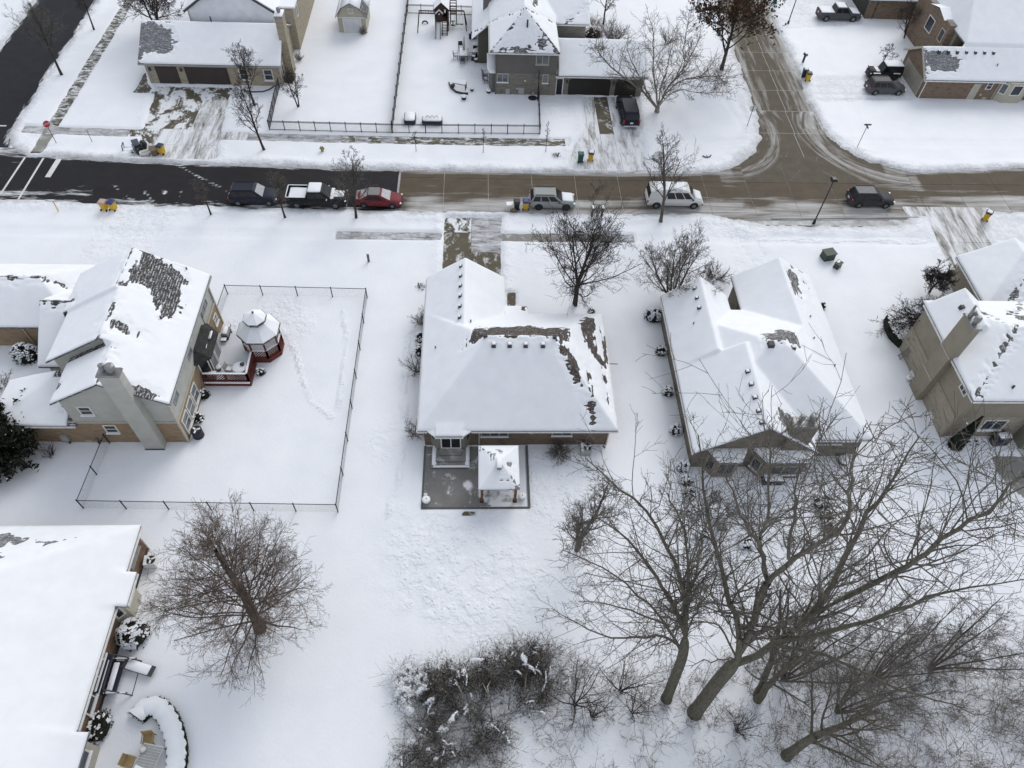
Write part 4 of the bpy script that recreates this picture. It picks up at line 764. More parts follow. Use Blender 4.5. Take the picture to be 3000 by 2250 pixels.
# ---------------------------------------------------------------- 6 the house at the top left (beige, brown garage doors)
h = new_house('house_with_garage', 'beige brick house with two dark brown garage doors, top left', (-30, 84))
a1 = P_((-38.7, -22.7, 79.9, 89.3), 2.75, S=0.53, N=0.53)
a2 = P_((-34.5, -23.7, 86.9, 104), 5.4, W=0.66, E=0.66)
a3 = P_((-24.5, -20.0, 88.5, 104), 5.6, S=0.5, E=0.9)
prs = [a1, a2]; roofs(h, prs, 'shingle_grey')
roof_snow(h, prs, [pol((-38.8, 84.6), (-37.2, 84.5), (-35.3, 83.6), (-34.7, 82.2), (-35.1, 81.0), (-36.2, 80.9), (-37.5, 81.2), (-38.2, 80.7), (-38.5, 79.8), (-38.8, 79.8)), lambda x, y, z: np.maximum(np.maximum(np.abs(y-84.7)-0.05, x+35.5), -38.5-x)], seed=15.0)
MB().box(-38.2, -23.0, 80.25, 88.9, 0, 2.7).build('wall', M['brick_beige'], h); gable_wall(h, (-38.18, -23.02, 80.27, 88.8), 2.6, a1, 'siding_beige', 'siding_wall')
gable_wall(h, (-34.1, -24.1, 87.4, 103), 2, a2, 'siding_white', 'gable_wall')
MB().box(-24.1, -22.2, 88.6, 103, 0, 5.3).build('wall', M['brick_beige'], h); MB().box(-24.3, -21.9, 88.3, 103, 5.3, 5.5).build('roof', M['snow'], h)
slab_on(MB(), (-35.9, 80.25, 1.12), 'S', 2.45, 2.22, -0.02, 0.03).build('garage_door', M['garage_brown'], h); slab_on(MB(), (-31.4, 80.25, 1.12), 'S', 4.85, 2.22, -0.02, 0.03).build('garage_door', M['garage_brown'], h)
window(h, (-27.2, 80.25, 1.5), 'S', 1.05, 1.35, 1, 2); window(h, (-24.4, 80.25, 1.5), 'S', 1.05, 1.35, 1, 2)
for x in (-37.7, -34.2): MB().lathe([(0.08, 0), (0.13, 0.06), (0.13, 0.3), (0.05, 0.4)], (x, 80.12, 1.75), 8).build('wall_lamp', M['trim_dark'], h)
gutter(h, (-38.7, 79.85, 2.62), (-22.7, 79.85, 2.62), 'trim_grey'); downspout(h, -37.95, 80.2, 0, 2.6, 'trim_grey'); downspout(h, -23.0, 80.2, 0, 2.6, 'trim_grey'); downspout(h, -34.1, 87.3, 4.0, 5.3, 'trim_grey')
for s in ((-34.45, 86.85, 5.3, -29.1, 86.85, 8.9), (-23.75, 86.85, 5.3, -29.1, 86.85, 8.9)): MB().bar(s[:3], s[3:], 0.12, 0.25).build('fascia', M['trim_dark'], h)
c = chimney(h, -22.95, -22.1, 82.7, 84.1, 0, 6.9, 'brick_beige', ((0.5, 0.5, 0.22),)); MB().box(-23.0, -22.05, 82.65, 84.15, 7.05, 7.2).build('snow', M['snow'], c, True, 0.04)
pipe(h, -30.9, 85.0, prs, 0.7, 0.08); window(h, (-22.2, 90.5, 4.0), 'E', 0.9, 1.3, 1, 1, 'trim_white', False); window(h, (-22.99, 81.5, 1.5), 'E', 0.9, 1.3, 1, 1, 'trim_white', False)
# ---------------------------------------------------------------- 7 barn shaped shed
h = empty('garden_shed', (-16.1, 95, 0), 0, 'barn shaped beige garden shed with white roll door in snowy yard', 'shed')
gp = [(-18.1, 2.15), (-17.35, 3.3), (-16.15, 3.95), (-14.95, 3.3), (-14.2, 2.15)]
for (xa, za), (xb, zb) in zip(gp[:-1], gp[1:]):
    MB().add([(xa, 92.7, za), (xb, 92.7, zb), (xb, 97.8, zb), (xa, 97.8, za), (xa, 92.7, za-0.1), (xb, 92.7, zb-0.1), (xb, 97.8, zb-0.1), (xa, 97.8, za-0.1)], [(0, 1, 2, 3), (7, 6, 5, 4), (0, 4, 5, 1), (2, 6, 7, 3), (1, 5, 6, 2), (3, 7, 4, 0)]).build('roof', M['shingle_dark'], h)
    n = Vector((-(zb-za), 0, xb-xa)).normalized()*0.09; i0 = 0.0 if not (xa > -15.2) else 0.5
    if xa < -15.2 or True:
        ys0, ys1 = (92.75, 97.8) if xa < -15.2 else (95.5, 97.8)
        MB().add([(xa, ys0, za+0.01), (xb, ys0, zb+0.01), (xb, ys1, zb+0.01), (xa, ys1, za+0.01), (xa+n.x, ys0+0.05, za+n.z), (xb+n.x, ys0+0.05, zb+n.z), (xb+n.x, ys1, zb+n.z), (xa+n.x, ys1, za+n.z)], [(4, 5, 6, 7), (0, 1, 5, 4), (1, 2, 6, 5), (2, 3, 7, 6), (3, 0, 4, 7)]).build('snow', M['snow'], h, True)
MB().add([(x, y, z) for y in (93.05, 97.5) for x, z in ((-17.9, 0), (-14.4, 0), (-14.4, 2.2), (-15.05, 3.2), (-16.15, 3.8), (-17.25, 3.2), (-17.9, 2.2))], [tuple(range(7)), tuple(range(13, 6, -1))]+[((i+1) % 7, i, 7+i, 7+(i+1) % 7) for i in range(7)]).build('wall', M['siding_beige'], h)
slab_on(MB(), (-16.15, 93.05, 1.0), 'S', 2.1, 1.95, 0, 0.05).build('roll_door', M['garage_white'], h)
for x in (-17.25, -15.05): slab_on(MB(), (x, 93.05, 1.05), 'S', 0.12, 2.1, 0, 0.07).build('door_trim', M['trim_white'], h)
slab_on(MB(), (-16.15, 93.05, 2.08), 'S', 3.6, 0.12, 0, 0.08).build('door_trim', M['trim_white'], h)
lv = slab_on(MB(), (-16.15, 93.05, 2.9), 'S', 0.62, 0.62, 0, 0.05).build('loft_vent', M['siding_beige'], h)
mb = MB(); 
for s in (-1, 1): slab_on(mb, (-16.15, 93.0, 2.9), 'S', 0.07, 0.62, 0, 0.06, (s*0.3, 0)); slab_on(mb, (-16.15, 93.0, 2.9), 'S', 0.62, 0.07, 0, 0.062, (0, s*0.3)); mb.bar((-16.15-s*0.28, 92.94, 2.62), (-16.15+s*0.28, 92.94, 3.18), 0.05, 0.03, (0, 1, 0))
mb.build('vent_trim', M['trim_white'], lv); window(h, (-14.4, 95.2, 1.5), 'E', 0.6, 0.6, 1, 1, 'trim_white', False)
# ---------------------------------------------------------------- 8 the charcoal house at the top middle
h = new_house('two_storey_house', 'charcoal siding and brick house with two arched garage doors, top middle', (10, 84))
t1 = P_((1.2, 9.15, 79.0, 102), 5.5, S=1.0, W=0.85, E=0.85)
t2 = P_((-0.9, 4.0, 85.9, 102), 3.3, W=0.88)
t3 = P_((8.9, 19.75, 79.3, 87.6), 2.7, S=0.54, N=0.54)
t4 = P_((6.0, 13.3, 86.8, 93.5), 5.0, S=0.5, N=0.5)
t5 = P_((8.9, 12.0, 84.0, 87.6), 3.9, E=0.45)
prs = [t1, t2, t3, t4]; roofs(h, prs, 'shingle_dark')
roof_snow(h, prs, [ell(4.2, 79.25, 1.1, 0.16), ell(7.0, 79.8, 0.6, 0.35), lambda x, y, z: np.abs((9.15-x)*0.85-(y-79.0))*0.8-0.04-0.18*sstep(7.2, 8.6, x)*(z < 7.2), lambda x, y, z: np.abs((x-1.2)*0.85-(y-79.0))*0.9-0.03, pol((6.1, 85.5), (6.3, 89), (6.6, 89), (6.9, 86.5), (6.4, 84.6))], seed=18.0)
MB().box(1.9, 9.0, 79.5, 101, 0, 2.78).build('brick_wall', M['brick_grey'], h); MB().box(1.92, 8.98, 79.52, 100.9, 2.78, 5.45).build('siding_wall', M['siding_charcoal'], h)
gable_wall(h, (-0.1, 2.2, 86.3, 101), 0, t2, 'siding_olive_dark', 'siding_wall')
MB().box(9.0, 19.35, 79.75, 87.2, 0, 2.66).build('wall', M['brick_grey'], h); gable_wall(h, (9.02, 19.33, 79.8, 87.1), 2.5, t3, 'siding_charcoal', 'siding_wall'); MB().box(8.95, 12.9, 87.15, 93.1, 0, 4.95).build('wall', M['brick_grey'], h)
window(h, (7.25, 79.52, 4.55), 'S', 1.5, 1.25, 2, 1, 'trim_tan', True, False, glass='glass_pale'); window(h, (2.75, 79.5, 2.2), 'S', 1.35, 1.1, 2, 1, 'trim_tan', glass='glass_pale'); window(h, (7.75, 79.5, 2.2), 'S', 0.7, 1.1, 1, 1, 'trim_tan', glass='glass_pale')
dr = slab_on(MB(), (9.5, 79.75, 1.1), 'S', 0.9, 2.2, -0.01, 0.05).build('entry_door', M['trim_white'], h); slab_on(MB(), (9.5, 79.75, 1.1), 'S', 0.66, 1.95, 0.04, 0.07).build('pane', M['glass_dark'], dr); slab_on(MB(), (9.5, 79.6, 0.06), 'S', 1.1, 0.12, -0.1, 0.3).build('step_snow', M['snow'], h)
for x, ww in ((13.05, 4.95), (17.4, 2.5)):
    mb = MB(); pts = [(-ww/2, 0), (ww/2, 0), (ww/2, 1.75), (ww/2-0.18, 2.08), (ww/2-0.5, 2.2), (-ww/2+0.5, 2.2), (-ww/2+0.18, 2.08), (-ww/2, 1.75)]
    mb.add([(x+a, y, 0.01+b) for y in (79.70, 79.76) for a, b in pts], [tuple(range(8)), tuple(range(15, 7, -1))]+[((i+1) % 8, i, 8+i, 8+(i+1) % 8) for i in range(8)]); mb.build('garage_door', M['garage_black'], h)
for x in (10.35, 15.85, 18.95): MB().lathe([(0.07, 0), (0.11, 0.05), (0.11, 0.3), (0.04, 0.4)], (x, 79.62, 1.6), 8).build('wall_lamp', M['trim_dark'], h)
gutter(h, (1.2, 78.95, 5.38), (9.15, 78.95, 5.38)); gutter(h, (8.9, 79.25, 2.56), (19.75, 79.25, 2.56)); downspout(h, 1.95, 79.42, 0, 5.4, 'siding_charcoal'); gutter(h, (1.15, 79, 5.38), (1.15, 86, 5.38)); gutter(h, (6.0, 86.75, 4.88), (13.3, 86.75, 4.88))
pipe(h, 5.4, 80.9, prs, 0.9, 0.1); MB().box(0.5, 1.9, 90.4, 91.3, 3.5, 8.0).build('chimney', M['siding_charcoal'], h)
for x, z, s in ((5.4, 1.9, 0.16), (6.4, 0.35, 0.14), (4.5, 0.9, 0.12)): slab_on(MB(), (x, 79.5, z), 'S', s, s, 0, 0.08).build('wall_vent', M['trim_white'], h)
for x, ww, hh in ((3.4, 0.5, 0.75), (5.0, 0.7, 0.9)): slab_on(MB(), (x, 79.5, 0.1+hh/2), 'S', ww, hh, 0.0, 0.10).build('utility_box', M['trim_grey'], h)
MB().box(-0.4, -0.14, 86.9, 87.4, 1.2, 1.5).build('wall_lamp', M['trim_white'], h)
MB().prism([(1.5, 79.9), (1.95, 79.9), (1.95, 83.6), (1.2, 83.6), (1.2, 81)], 0, 2.6).build('bay', M['siding_charcoal'], h); MB().prism([(1.2, 79.7), (1.95, 79.6), (1.95, 83.8), (0.95, 83.8), (0.95, 80.8)], 2.6, 2.85).build('bay_snow', M['snow'], h, True, 0.05)
# ---------------------------------------------------------------- 9 brick house at the top right
h = new_house('brick_house', 'brown brick house with tan garage door and row of roof vents, top right', (60, 86))
u1 = P_((53.3, 74, 80.2, 87.3), 2.7, S=0.62, N=0.62)
u2 = P_((58.6, 74, 84.0, 98.0), 5.2, S=0.5, N=0.5, W=1.6)
prs = [u1, u2]; roofs(h, prs, 'shingle_grey')
roof_snow(h, prs, [pol((53.3, 83.6), (55.0, 83.3), (57.0, 83.2), (57.9, 82.4), (57.2, 81.2), (55.4, 80.9), (54.2, 81.2), (53.6, 82.2), (53.45, 80.5), (53.3, 80.3)), ell(61.0, 92, 0.4, 0.8)], seed=21.0)
MB().box(53.75, 73, 80.55, 87.0, 0, 2.66).build('wall', M['brick_tr'], h); gable_wall(h, (53.77, 73, 80.57, 86.95), 2.5, u1, 'brick_tr', 'gable_wall'); MB().box(58.9, 73, 87.0, 97.6, 0, 5.15).build('wall', M['siding_taupe'], h)
gw = MB().box(58.0, 59.2, 87.6, 97.0, 0, 5.6).build('gable_wall', M['brick_tr'], h)
MB().add([(57.7, 89.0, 5.55), (59.8, 89.0, 5.55), (59.8, 91.2, 6.1), (57.7, 91.2, 6.1), (57.7, 93.4, 5.55), (59.8, 93.4, 5.55)], [(0, 1, 2, 3), (3, 2, 5, 4)]).build('dormer_roof', M['snow'], h)
window(h, (58.0, 92.0, 3.6), 'W', 1.8, 1.7, 1, 1, 'trim_white', False); window(h, (58.0, 88.6, 3.9), 'W', 1.1, 1.5, 1, 1, 'trim_tan', False, glass='glass_dark')
slab_on(MB(), (53.75, 83.6, 1.1), 'W', 4.7, 2.2, 0, 0.05).build('garage_door', M['garage_tan'], h)
for s in (-1, 1): slab_on(MB(), (53.75, 83.6+s*2.45, 1.1), 'W', 0.14, 2.3, 0, 0.07).build('door_trim', M['trim_tan'], h)
slab_on(MB(), (60.35, 80.55, 1.08), 'S', 0.95, 2.15, 0, 0.05).build('entry_door', M['trim_tan'], h); slab_on(MB(), (60.35, 80.45, 0.06), 'S', 1.05, 0.12, -0.05, 0.2).build('step_snow', M['snow'], h); window(h, (61.9, 80.55, 1.95), 'S', 0.75, 1.0, 1, 2, 'trim_white', False)
slab_on(MB(), (62.1, 80.55, 0.3), 'S', 0.5, 0.22, 0, 0.04).build('wall_vent', M['trim_tan'], h); slab_on(MB(), (61.4, 80.55, 0.75), 'S', 0.25, 0.25, 0, 0.08).build('meter', M['trim_tan'], h)
MB().prism([(63.2, 80.6), (64.1, 79.9), (66.2, 79.9), (67.0, 80.6)], 0, 2.64).build('bay', M['siding_beige'], h); window(h, (65.1, 79.9, 1.75), 'S', 1.3, 1.3, 1, 1, 'trim_white', False); window(h, (63.65, 80.25, 1.75), math.atan2(-0.9, -0.7), 0.8, 1.3, 1, 1, 'trim_white', False, glass='glass_pale')
gutter(h, (53.3, 80.15, 2.56), (63.4, 80.15, 2.56)); downspout(h, 53.85, 80.5, 0, 2.6, 'trim_white'); downspout(h, 63.0, 80.5, 0, 2.6, 'trim_tan')
for s in ((53.28, 80.2, 2.65, 53.28, 83.75, 4.85), (53.28, 87.3, 2.65, 53.28, 83.75, 4.85)): MB().bar(s[:3], s[3:], 0.06, 0.24).build('rake_board', M['trim_tan'], h)
for k in range(7): roof_vent(h, 55.2+1.12*k, 83.1, prs, 0.32, True)
pipe(h, 62.3, 81.8, prs, 0.35, 0.06)
# ---------------------------------------------------------------- 10 house beyond it
h = new_house('brick_house', 'brown brick side wall of house behind parked grey pickup, top right edge', (58, 104))
v1 = P_((53.2, 66, 100.0, 110), 2.75, S=0.5, N=0.5); roofs(h, [v1], 'shingle_dark'); roof_snow(h, [v1], [], seed=24.0, step=0.3)
MB().box(53.55, 65.5, 100.35, 109.6, 0, 2.7).build('wall', M['brick_tr'], h); gable_wall(h, (53.57, 65.5, 100.4, 109.5), 2.6, v1, 'siding_charcoal', 'gable_wall'); slab_on(MB(), (53.55, 103.2, 1.1), 'W', 4.6, 2.15, 0, 0.05).build('garage_door', M['garage_black'], h); downspout(h, 54.6, 100.3, 0, 2.7, 'trim_dark'); window(h, (60.5, 100.35, 1.6), 'S', 1.0, 1.2, 1, 2, 'trim_grey', False)
# ================================================================ VEHICLES (built nose to +x, then placed)
m_glass('car_glass', (0.012, 0.013, 0.016)); m_plain('frosted_glass', (0.32, 0.335, 0.35), 0.45, 0.5, 0.0, 0.25, 6.0); m_plain('tyre', (0.018, 0.018, 0.019), 0.85); m_plain('rim', (0.24, 0.24, 0.25), 0.35, 0.5, 0.7); m_plain('black_plastic', (0.022, 0.022, 0.024), 0.6)
m_plain('head_lamp', (0.75, 0.76, 0.78), 0.15, 0.6); m_plain('tail_lamp', (0.30, 0.012, 0.012), 0.25, 0.5); m_plain('chrome', (0.60, 0.60, 0.61), 0.2, 0.5, 0.9); m_plain('plate', (0.62, 0.66, 0.72), 0.5)
m_paint('paint_navy', (0.016, 0.020, 0.034)); m_paint('paint_black', (0.014, 0.014, 0.017), dust=0.45); m_paint('paint_red', (0.165, 0.016, 0.024), dust=0.4); m_paint('paint_silver', (0.30, 0.32, 0.31), dust=0.2); m_paint('paint_white', (0.66, 0.66, 0.64), dust=0.3); m_paint('paint_grey', (0.075, 0.077, 0.083), dust=0.5); m_paint('paint_darkgrey', (0.035, 0.036, 0.040), dust=0.5); m_paint('paint_ink', (0.012, 0.012, 0.026), dust=0.15)
g_ = m_snow('car_snow', (0.76, 0.78, 0.81)); m_plain('frost', (0.22, 0.215, 0.215), 0.7, 0.2, 0.0, 0.2, 8.0)
def rrect(x0, x1, hw, r, z, n=3):
    pts = []
    for cx, cy, a0 in ((x1-r, hw-r, 0), (x0+r, hw-r, 90), (x0+r, -hw+r, 180), (x1-r, -hw+r, 270)):
        for k in range(n): a = math.radians(a0+90*k/(n-1)); pts.append((cx+r*math.cos(a), cy+r*math.sin(a), z))
    return pts
def loft(mb, rings, cap0=True, cap1=True):
    n = len(rings[0]); vs = [p for r in rings for p in r]; fs = []
    for k in range(len(rings)-1): fs += [(k*n+i, k*n+(i+1) % n, (k+1)*n+(i+1) % n, (k+1)*n+i) for i in range(n)]
    if cap0: fs.append(tuple(range(n))[::-1])
    if cap1: fs.append(tuple((len(rings)-1)*n+i for i in range(n)))
    return mb.add(vs, fs)
def body_ring(x, zb, zt, hw, crown=0.04):
    h = [(0.0, zb), (hw*0.9, zb), (hw*0.985, zb+0.10), (hw, zb+(zt-zb)*0.5), (hw*0.975, zt-0.10), (hw*0.88, zt-0.015), (hw*0.5, zt+crown*0.7), (0.0, zt+crown)]
    return [(x, y, z) for y, z in h]+[(x, -y, z) for y, z in h[-2:0:-1]]
def vehicle(name, label, cat, P, group=None):
    """P: dict with body stations, cabin levels, wheels, colours"""
    r = empty(name, (0, 0, 0), 0, label, cat, group); B = lambda mb, nm, mt, par=r, **k: mb.build(nm, M[mt], par, world=False, **k)
    paint = P['paint']; hw = P['hw']
    body = B(loft(MB(), [body_ring(*s) for s in P['body']]), 'body', paint, smooth=True)
    if 'cabin' in P:
        lv = P['cabin']; rings = [rrect(x0, x1, w_, min(0.16, w_*0.3), z) for x0, x1, w_, z in lv]
        cab = B(loft(MB(), rings, False, True), 'cabin', paint, smooth=False, bevel=0.0)
        (a0, a1, aw, az), (b0, b1, bw, bz) = lv[0], lv[P.get('glass_lv', -2)]
        def L(t, i): return (a0, a1, aw, az)[i]*(1-t)+(b0, b1, bw, bz)[i]*t
        def quad(pts, nm, mt, off, par=cab):
            n = (Vector(pts[1])-Vector(pts[0])).cross(Vector(pts[3])-Vector(pts[0])).normalized()
            o = Vector(off); n = n if n.dot(o) > 0 else -n
            q = [Vector(p)+n*0.014 for p in pts]; b = [Vector(p)-n*0.02 for p in pts]
            fs = [(0, 1, 2, 3), (7, 6, 5, 4)]+[(i, 4+i, 4+(i+1) % 4, (i+1) % 4) for i in range(4)]
            return B(MB().add(q+b, fs), nm, mt, par)
        lo, hi = 0.10, 0.90
        for nm, i, s, mt in (('windshield', 1, 1, P.get('wind', 'car_glass')), ('rear_window', 0, -1, P.get('rear', 'car_glass'))):
            k = 0.90; pts = [(L(lo, i), -L(lo, 2)*k, L(lo, 3)), (L(lo, i), L(lo, 2)*k, L(lo, 3)), (L(hi, i), L(hi, 2)*k, L(hi, 3)), (L(hi, i), -L(hi, 2)*k, L(hi, 3))]
            if nm == 'rear_window' and P.get('norear'): continue
            quad(pts, nm, mt, (s, 0, 0.3))
        for sd in (-1, 1):
            for u0, u1 in P.get('side', ((0.06, 0.30), (0.34, 0.60), (0.64, 0.90))):
                pts = []
                for u, t in ((u0, lo), (u1, lo), (u1, hi), (u0, hi)):
                    x = L(t, 0)+(L(t, 1)-L(t, 0))*u; pts.append((x, sd*L(t, 2), L(t, 3)))
                quad(pts, 'side_window', P.get('sideglass', 'car_glass'), (0, sd, 0))
        for sd in (-1, 1):
            x = a1-0.35; B(MB().cbox((x, sd*(hw+0.06), az+0.06), (0.12, 0.22, 0.16)), 'mirror', P.get('mirror', paint), bevel=0.02)
    for x in P['wheels']:
        for sd in (-1, 1):
            R = P.get('wr', 0.36); y = sd*(hw-0.10)
            a = [(x+(R+0.09)*math.cos(t), sd*(hw+0.006), R+(R+0.09)*math.sin(t)) for t in np.linspace(-0.15, math.pi+0.15, 12)]
            ab = [(p[0], sd*(hw-0.16), p[2]) for p in a]; n = len(a); mb = MB().add(a+ab, [tuple(range(n)), tuple(range(2*n-1, n-1, -1))]+[(i, n+i, n+i+1, i+1) for i in range(n-1)]); B(mb, 'wheel_arch', 'black_plastic')
            wmb = MB().cyl((x, sd*(hw-0.22), R), (x, sd*(hw+0.025), R), R, R, 18); wh = B(wmb, 'wheel', 'tyre', bevel=0.03)
            B(MB().cyl((x, sd*(hw-0.02), R), (x, sd*(hw+0.035), R), R*0.62, R*0.56, 12), 'rim', P.get('rim', 'rim'), wh)
    xf = P['body'][-1][0]; xr = P['body'][0][0]; zl = P.get('lamp', 0.72)
    for sd in (-1, 1):
        B(MB().cbox((xf-0.12, sd*(hw-0.22), zl), (0.2, 0.28, 0.11), -sd*0.35), 'headlight', 'head_lamp', bevel=0.03); B(MB().cbox((xr+0.05, sd*(hw-0.13), zl+0.12), (0.12, 0.2, P.get('tail', 0.3))), 'tail_light', 'tail_lamp', bevel=0.02)
    B(MB().cbox((xf-0.03, 0, zl-0.06), (0.10, hw*0.95, 0.24)), 'grille', 'black_plastic', bevel=0.02); B(MB().cbox((xf-0.05, 0, 0.38), (0.16, hw*1.7, 0.2)), 'bumper', P.get('bump', paint), bevel=0.05); B(MB().cbox((xr+0.04, 0, 0.42), (0.16, hw*1.75, 0.22)), 'bumper', P.get('bump', paint), bevel=0.05)
    B(MB().cbox((xr-0.045, 0, zl+0.02), (0.03, 0.36, 0.18)), 'licence_plate', 'plate')
    for s in P.get('snow', ()):                       # (x0,x1,hw,z,th)
        x0, x1, w_, z, th = s[:5]; tilt = s[5] if len(s) > 5 else 0.0
        rr = [rrect(x0, x1, w_, 0.12, z-0.03), rrect(x0, x1, w_, 0.12, z+th*0.5), rrect(x0+0.08, x1-0.08, w_-0.08, 0.1, z+th)]
        rr = [[(p[0], p[1], p[2]+tilt*(p[0]-(x0+x1)/2)) for p in q] for q in rr]; B(loft(MB(), rr), 'snow', P.get('snowmat', 'car_snow'), smooth=True)
    if P.get('rails'):
        x0, x1, w_, z = P['rails']
        for sd in (-1, 1): B(MB().bar((x0, sd*w_, z), (x1, sd*w_, z), 0.05, 0.05).bar((x0, sd*w_, z-0.06), (x0, sd*w_, z), 0.05, 0.05, (0, 1, 0)).bar((x1, sd*w_, z-0.06), (x1, sd*w_, z), 0.05, 0.05, (0, 1, 0)), 'roof_rail', 'black_plastic')
    return r
def suv_spec(L=4.7, hw=0.92, H=1.7, paint='paint_silver', wb=2.75, hood=1.02, **k):
    f = L/2; belt = 1.04
    d = dict(paint=paint, hw=hw, body=[(-f, 0.34, 0.86, hw*0.86), (-f+0.12, 0.26, 1.0, hw*0.95), (-f+0.5, 0.24, belt, hw), (-0.2, 0.22, belt+0.01, hw), (f-1.45, 0.22, belt, hw), (f-1.2, 0.22, hood, hw*0.99), (f-0.4, 0.24, hood-0.09, hw*0.95), (f-0.1, 0.27, hood-0.24, hw*0.86), (f, 0.34, 0.68, hw*0.76)],
             cabin=[(-f+0.10, f-1.28, hw*0.93, belt-0.03), (-f+0.42, f-2.05, hw*0.78, H-0.07), (-f+0.56, f-2.2, hw*0.70, H)], wheels=(-wb/2-0.02, wb/2+0.06), glass_lv=1, lamp=0.74, rails=(-f+0.6, f-2.2, hw*0.72, H+0.05), wr=0.36)
    d.update(k); return d
def place(o, x, y, rz=0.0, z=0.0): o.location = (x, y, z); o.rotation_euler = (0, 0, rz); return o
C1 = vehicle('parked_car', 'dark navy sport utility vehicle parked at the kerb, leftmost of the street cars', 'car', suv_spec(4.75, 0.94, 1.75, 'paint_navy', 2.95, wind='frosted_glass', snow=()), 'cars parked along the street'); place(C1, -22.4, 59.55, 0.01)
def pickup_spec(paint, L=5.9, hw=0.99, H=1.9, wb=3.7, bed=None, **k):
    f = L/2; belt = 1.2
    d = dict(paint=paint, hw=hw, body=[(-f, 0.46, 1.12, hw*0.94), (-f+0.08, 0.42, 1.2, hw*0.98), (-f+1.9, 0.36, 1.22, hw), (-0.6, 0.34, belt, hw), (f-1.75, 0.34, belt, hw), (f-1.4, 0.34, 1.17, hw*0.99), (f-0.35, 0.36, 1.10, hw*0.96), (f-0.06, 0.4, 0.98, hw*0.9), (f, 0.48, 0.82, hw*0.84)],
             cabin=[(-f+1.98, f-1.5, hw*0.93, belt-0.03), (-f+2.16, f-2.2, hw*0.80, H-0.07), (-f+2.28, f-2.35, hw*0.73, H)], glass_lv=1, side=((0.06, 0.40), (0.45, 0.86)), wheels=(-wb/2-0.12, wb/2-0.02), wr=0.41, lamp=0.92, bump='chrome')
    d.update(k); return d
def bed_of(r, f, hw, fill):
    B = lambda mb, nm, mt, **k: mb.build(nm, M[mt], r, world=False, **k)
    if fill == 'cover': B(MB().box(-f+0.1, -f+1.92, -hw*0.9, hw*0.9, 1.2, 1.31), 'bed_cover', 'car_snow', smooth=True, bevel=0.04)
    else:
        mb = MB()
        for sd in (-1, 1): mb.box(-f+0.05, -f+1.95, sd*hw*0.96-0.06, sd*hw*0.96+0.06, 1.1, 1.40)
        mb.box(-f+0.02, -f+0.12, -hw*0.95, hw*0.95, 1.1, 1.40); B(mb, 'bed_wall', r['p'], bevel=0.02)
        mb = MB()
        for sd in (-1, 1): mb.box(-f+0.05, -f+1.95, sd*hw*0.96-0.04, sd*hw*0.96+0.04, 1.40, 1.44)
        mb.box(-f+0.02, -f+0.11, -hw*0.95, hw*0.95, 1.40, 1.445); B(mb, 'snow', 'car_snow')
        X, Y = np.meshgrid(np.linspace(-f+0.3, -f+1.93, 9), np.linspace(-hw*0.88, hw*0.78, 7)); Z = 1.27+0.02*np.sin(3*X+Y*2); i = np.arange(63).reshape(7, 9)
        link('snow', np_mesh('snow', np.stack([X.ravel(), Y.ravel(), Z.ravel()], 1), [np.stack([i[:-1, :-1], i[:-1, 1:], i[1:, 1:], i[1:, :-1]], -1).reshape(-1, 4)], True), M['car_snow'], r)
        B(MB().box(-f+0.1, -f+1.95, -hw*0.9, hw*0.9, 1.215, 1.225), 'bed_floor', 'black_plastic')
C2 = vehicle('pickup_truck', 'black pickup truck with snow in its open bed and on the cab, at the kerb', 'pickup', pickup_spec('paint_black', wind='car_glass', snow=((-0.72, 0.55, 0.74, 1.9, 0.07), (1.55, 2.7, 0.5, 1.17, 0.035, -0.05), (1.35, 1.75, 0.85, 1.2, 0.03)), mirror='chrome'), 'cars parked along the street'); C2['p'] = 'paint_black'; bed_of(C2, 2.95, 0.99, 'open'); del C2['p']; place(C2, -16.1, 59.3, 0.0)
C3 = vehicle('parked_car', 'red sedan with frosted roof parked nose right at the kerb', 'car', dict(paint='paint_red', hw=0.90, body=[(-2.35, 0.36, 0.80, 0.74), (-2.25, 0.28, 0.93, 0.82), (-1.8, 0.22, 1.0, 0.89), (-0.9, 0.2, 0.97, 0.9), (0.7, 0.2, 0.95, 0.9), (1.2, 0.2, 0.9, 0.89), (2.0, 0.22, 0.76, 0.84), (2.25, 0.28, 0.66, 0.74), (2.35, 0.34, 0.55, 0.66)], cabin=[(-1.95, 1.3, 0.84, 0.92), (-0.95, 0.28, 0.66, 1.4), (-0.75, 0.12, 0.6, 1.46)], glass_lv=1, wheels=(-1.42, 1.42), wr=0.32, lamp=0.6, tail=0.18, wind='frosted_glass', rear='frosted_glass', side=((0.17, 0.46), (0.49, 0.78)), snow=((-0.98, 0.2, 0.60, 1.46, 0.012), (-2.2, -1.75, 0.72, 0.985, 0.012)), snowmat='frost'), 'cars parked along the street'); place(C3, -10.05, 59.4, -0.02)
C4 = vehicle('parked_car', 'silver grey sport utility vehicle with snow on its bonnet, beside the bins', 'car', suv_spec(4.65, 0.93, 1.7, 'paint_silver', 2.72, snow=((1.0, 2.1, 0.68, 1.01, 0.06, -0.10),), mirror='black_plastic', rim='black_plastic'), 'cars parked along the street'); place(C4, 7.45, 59.5, 0.0)
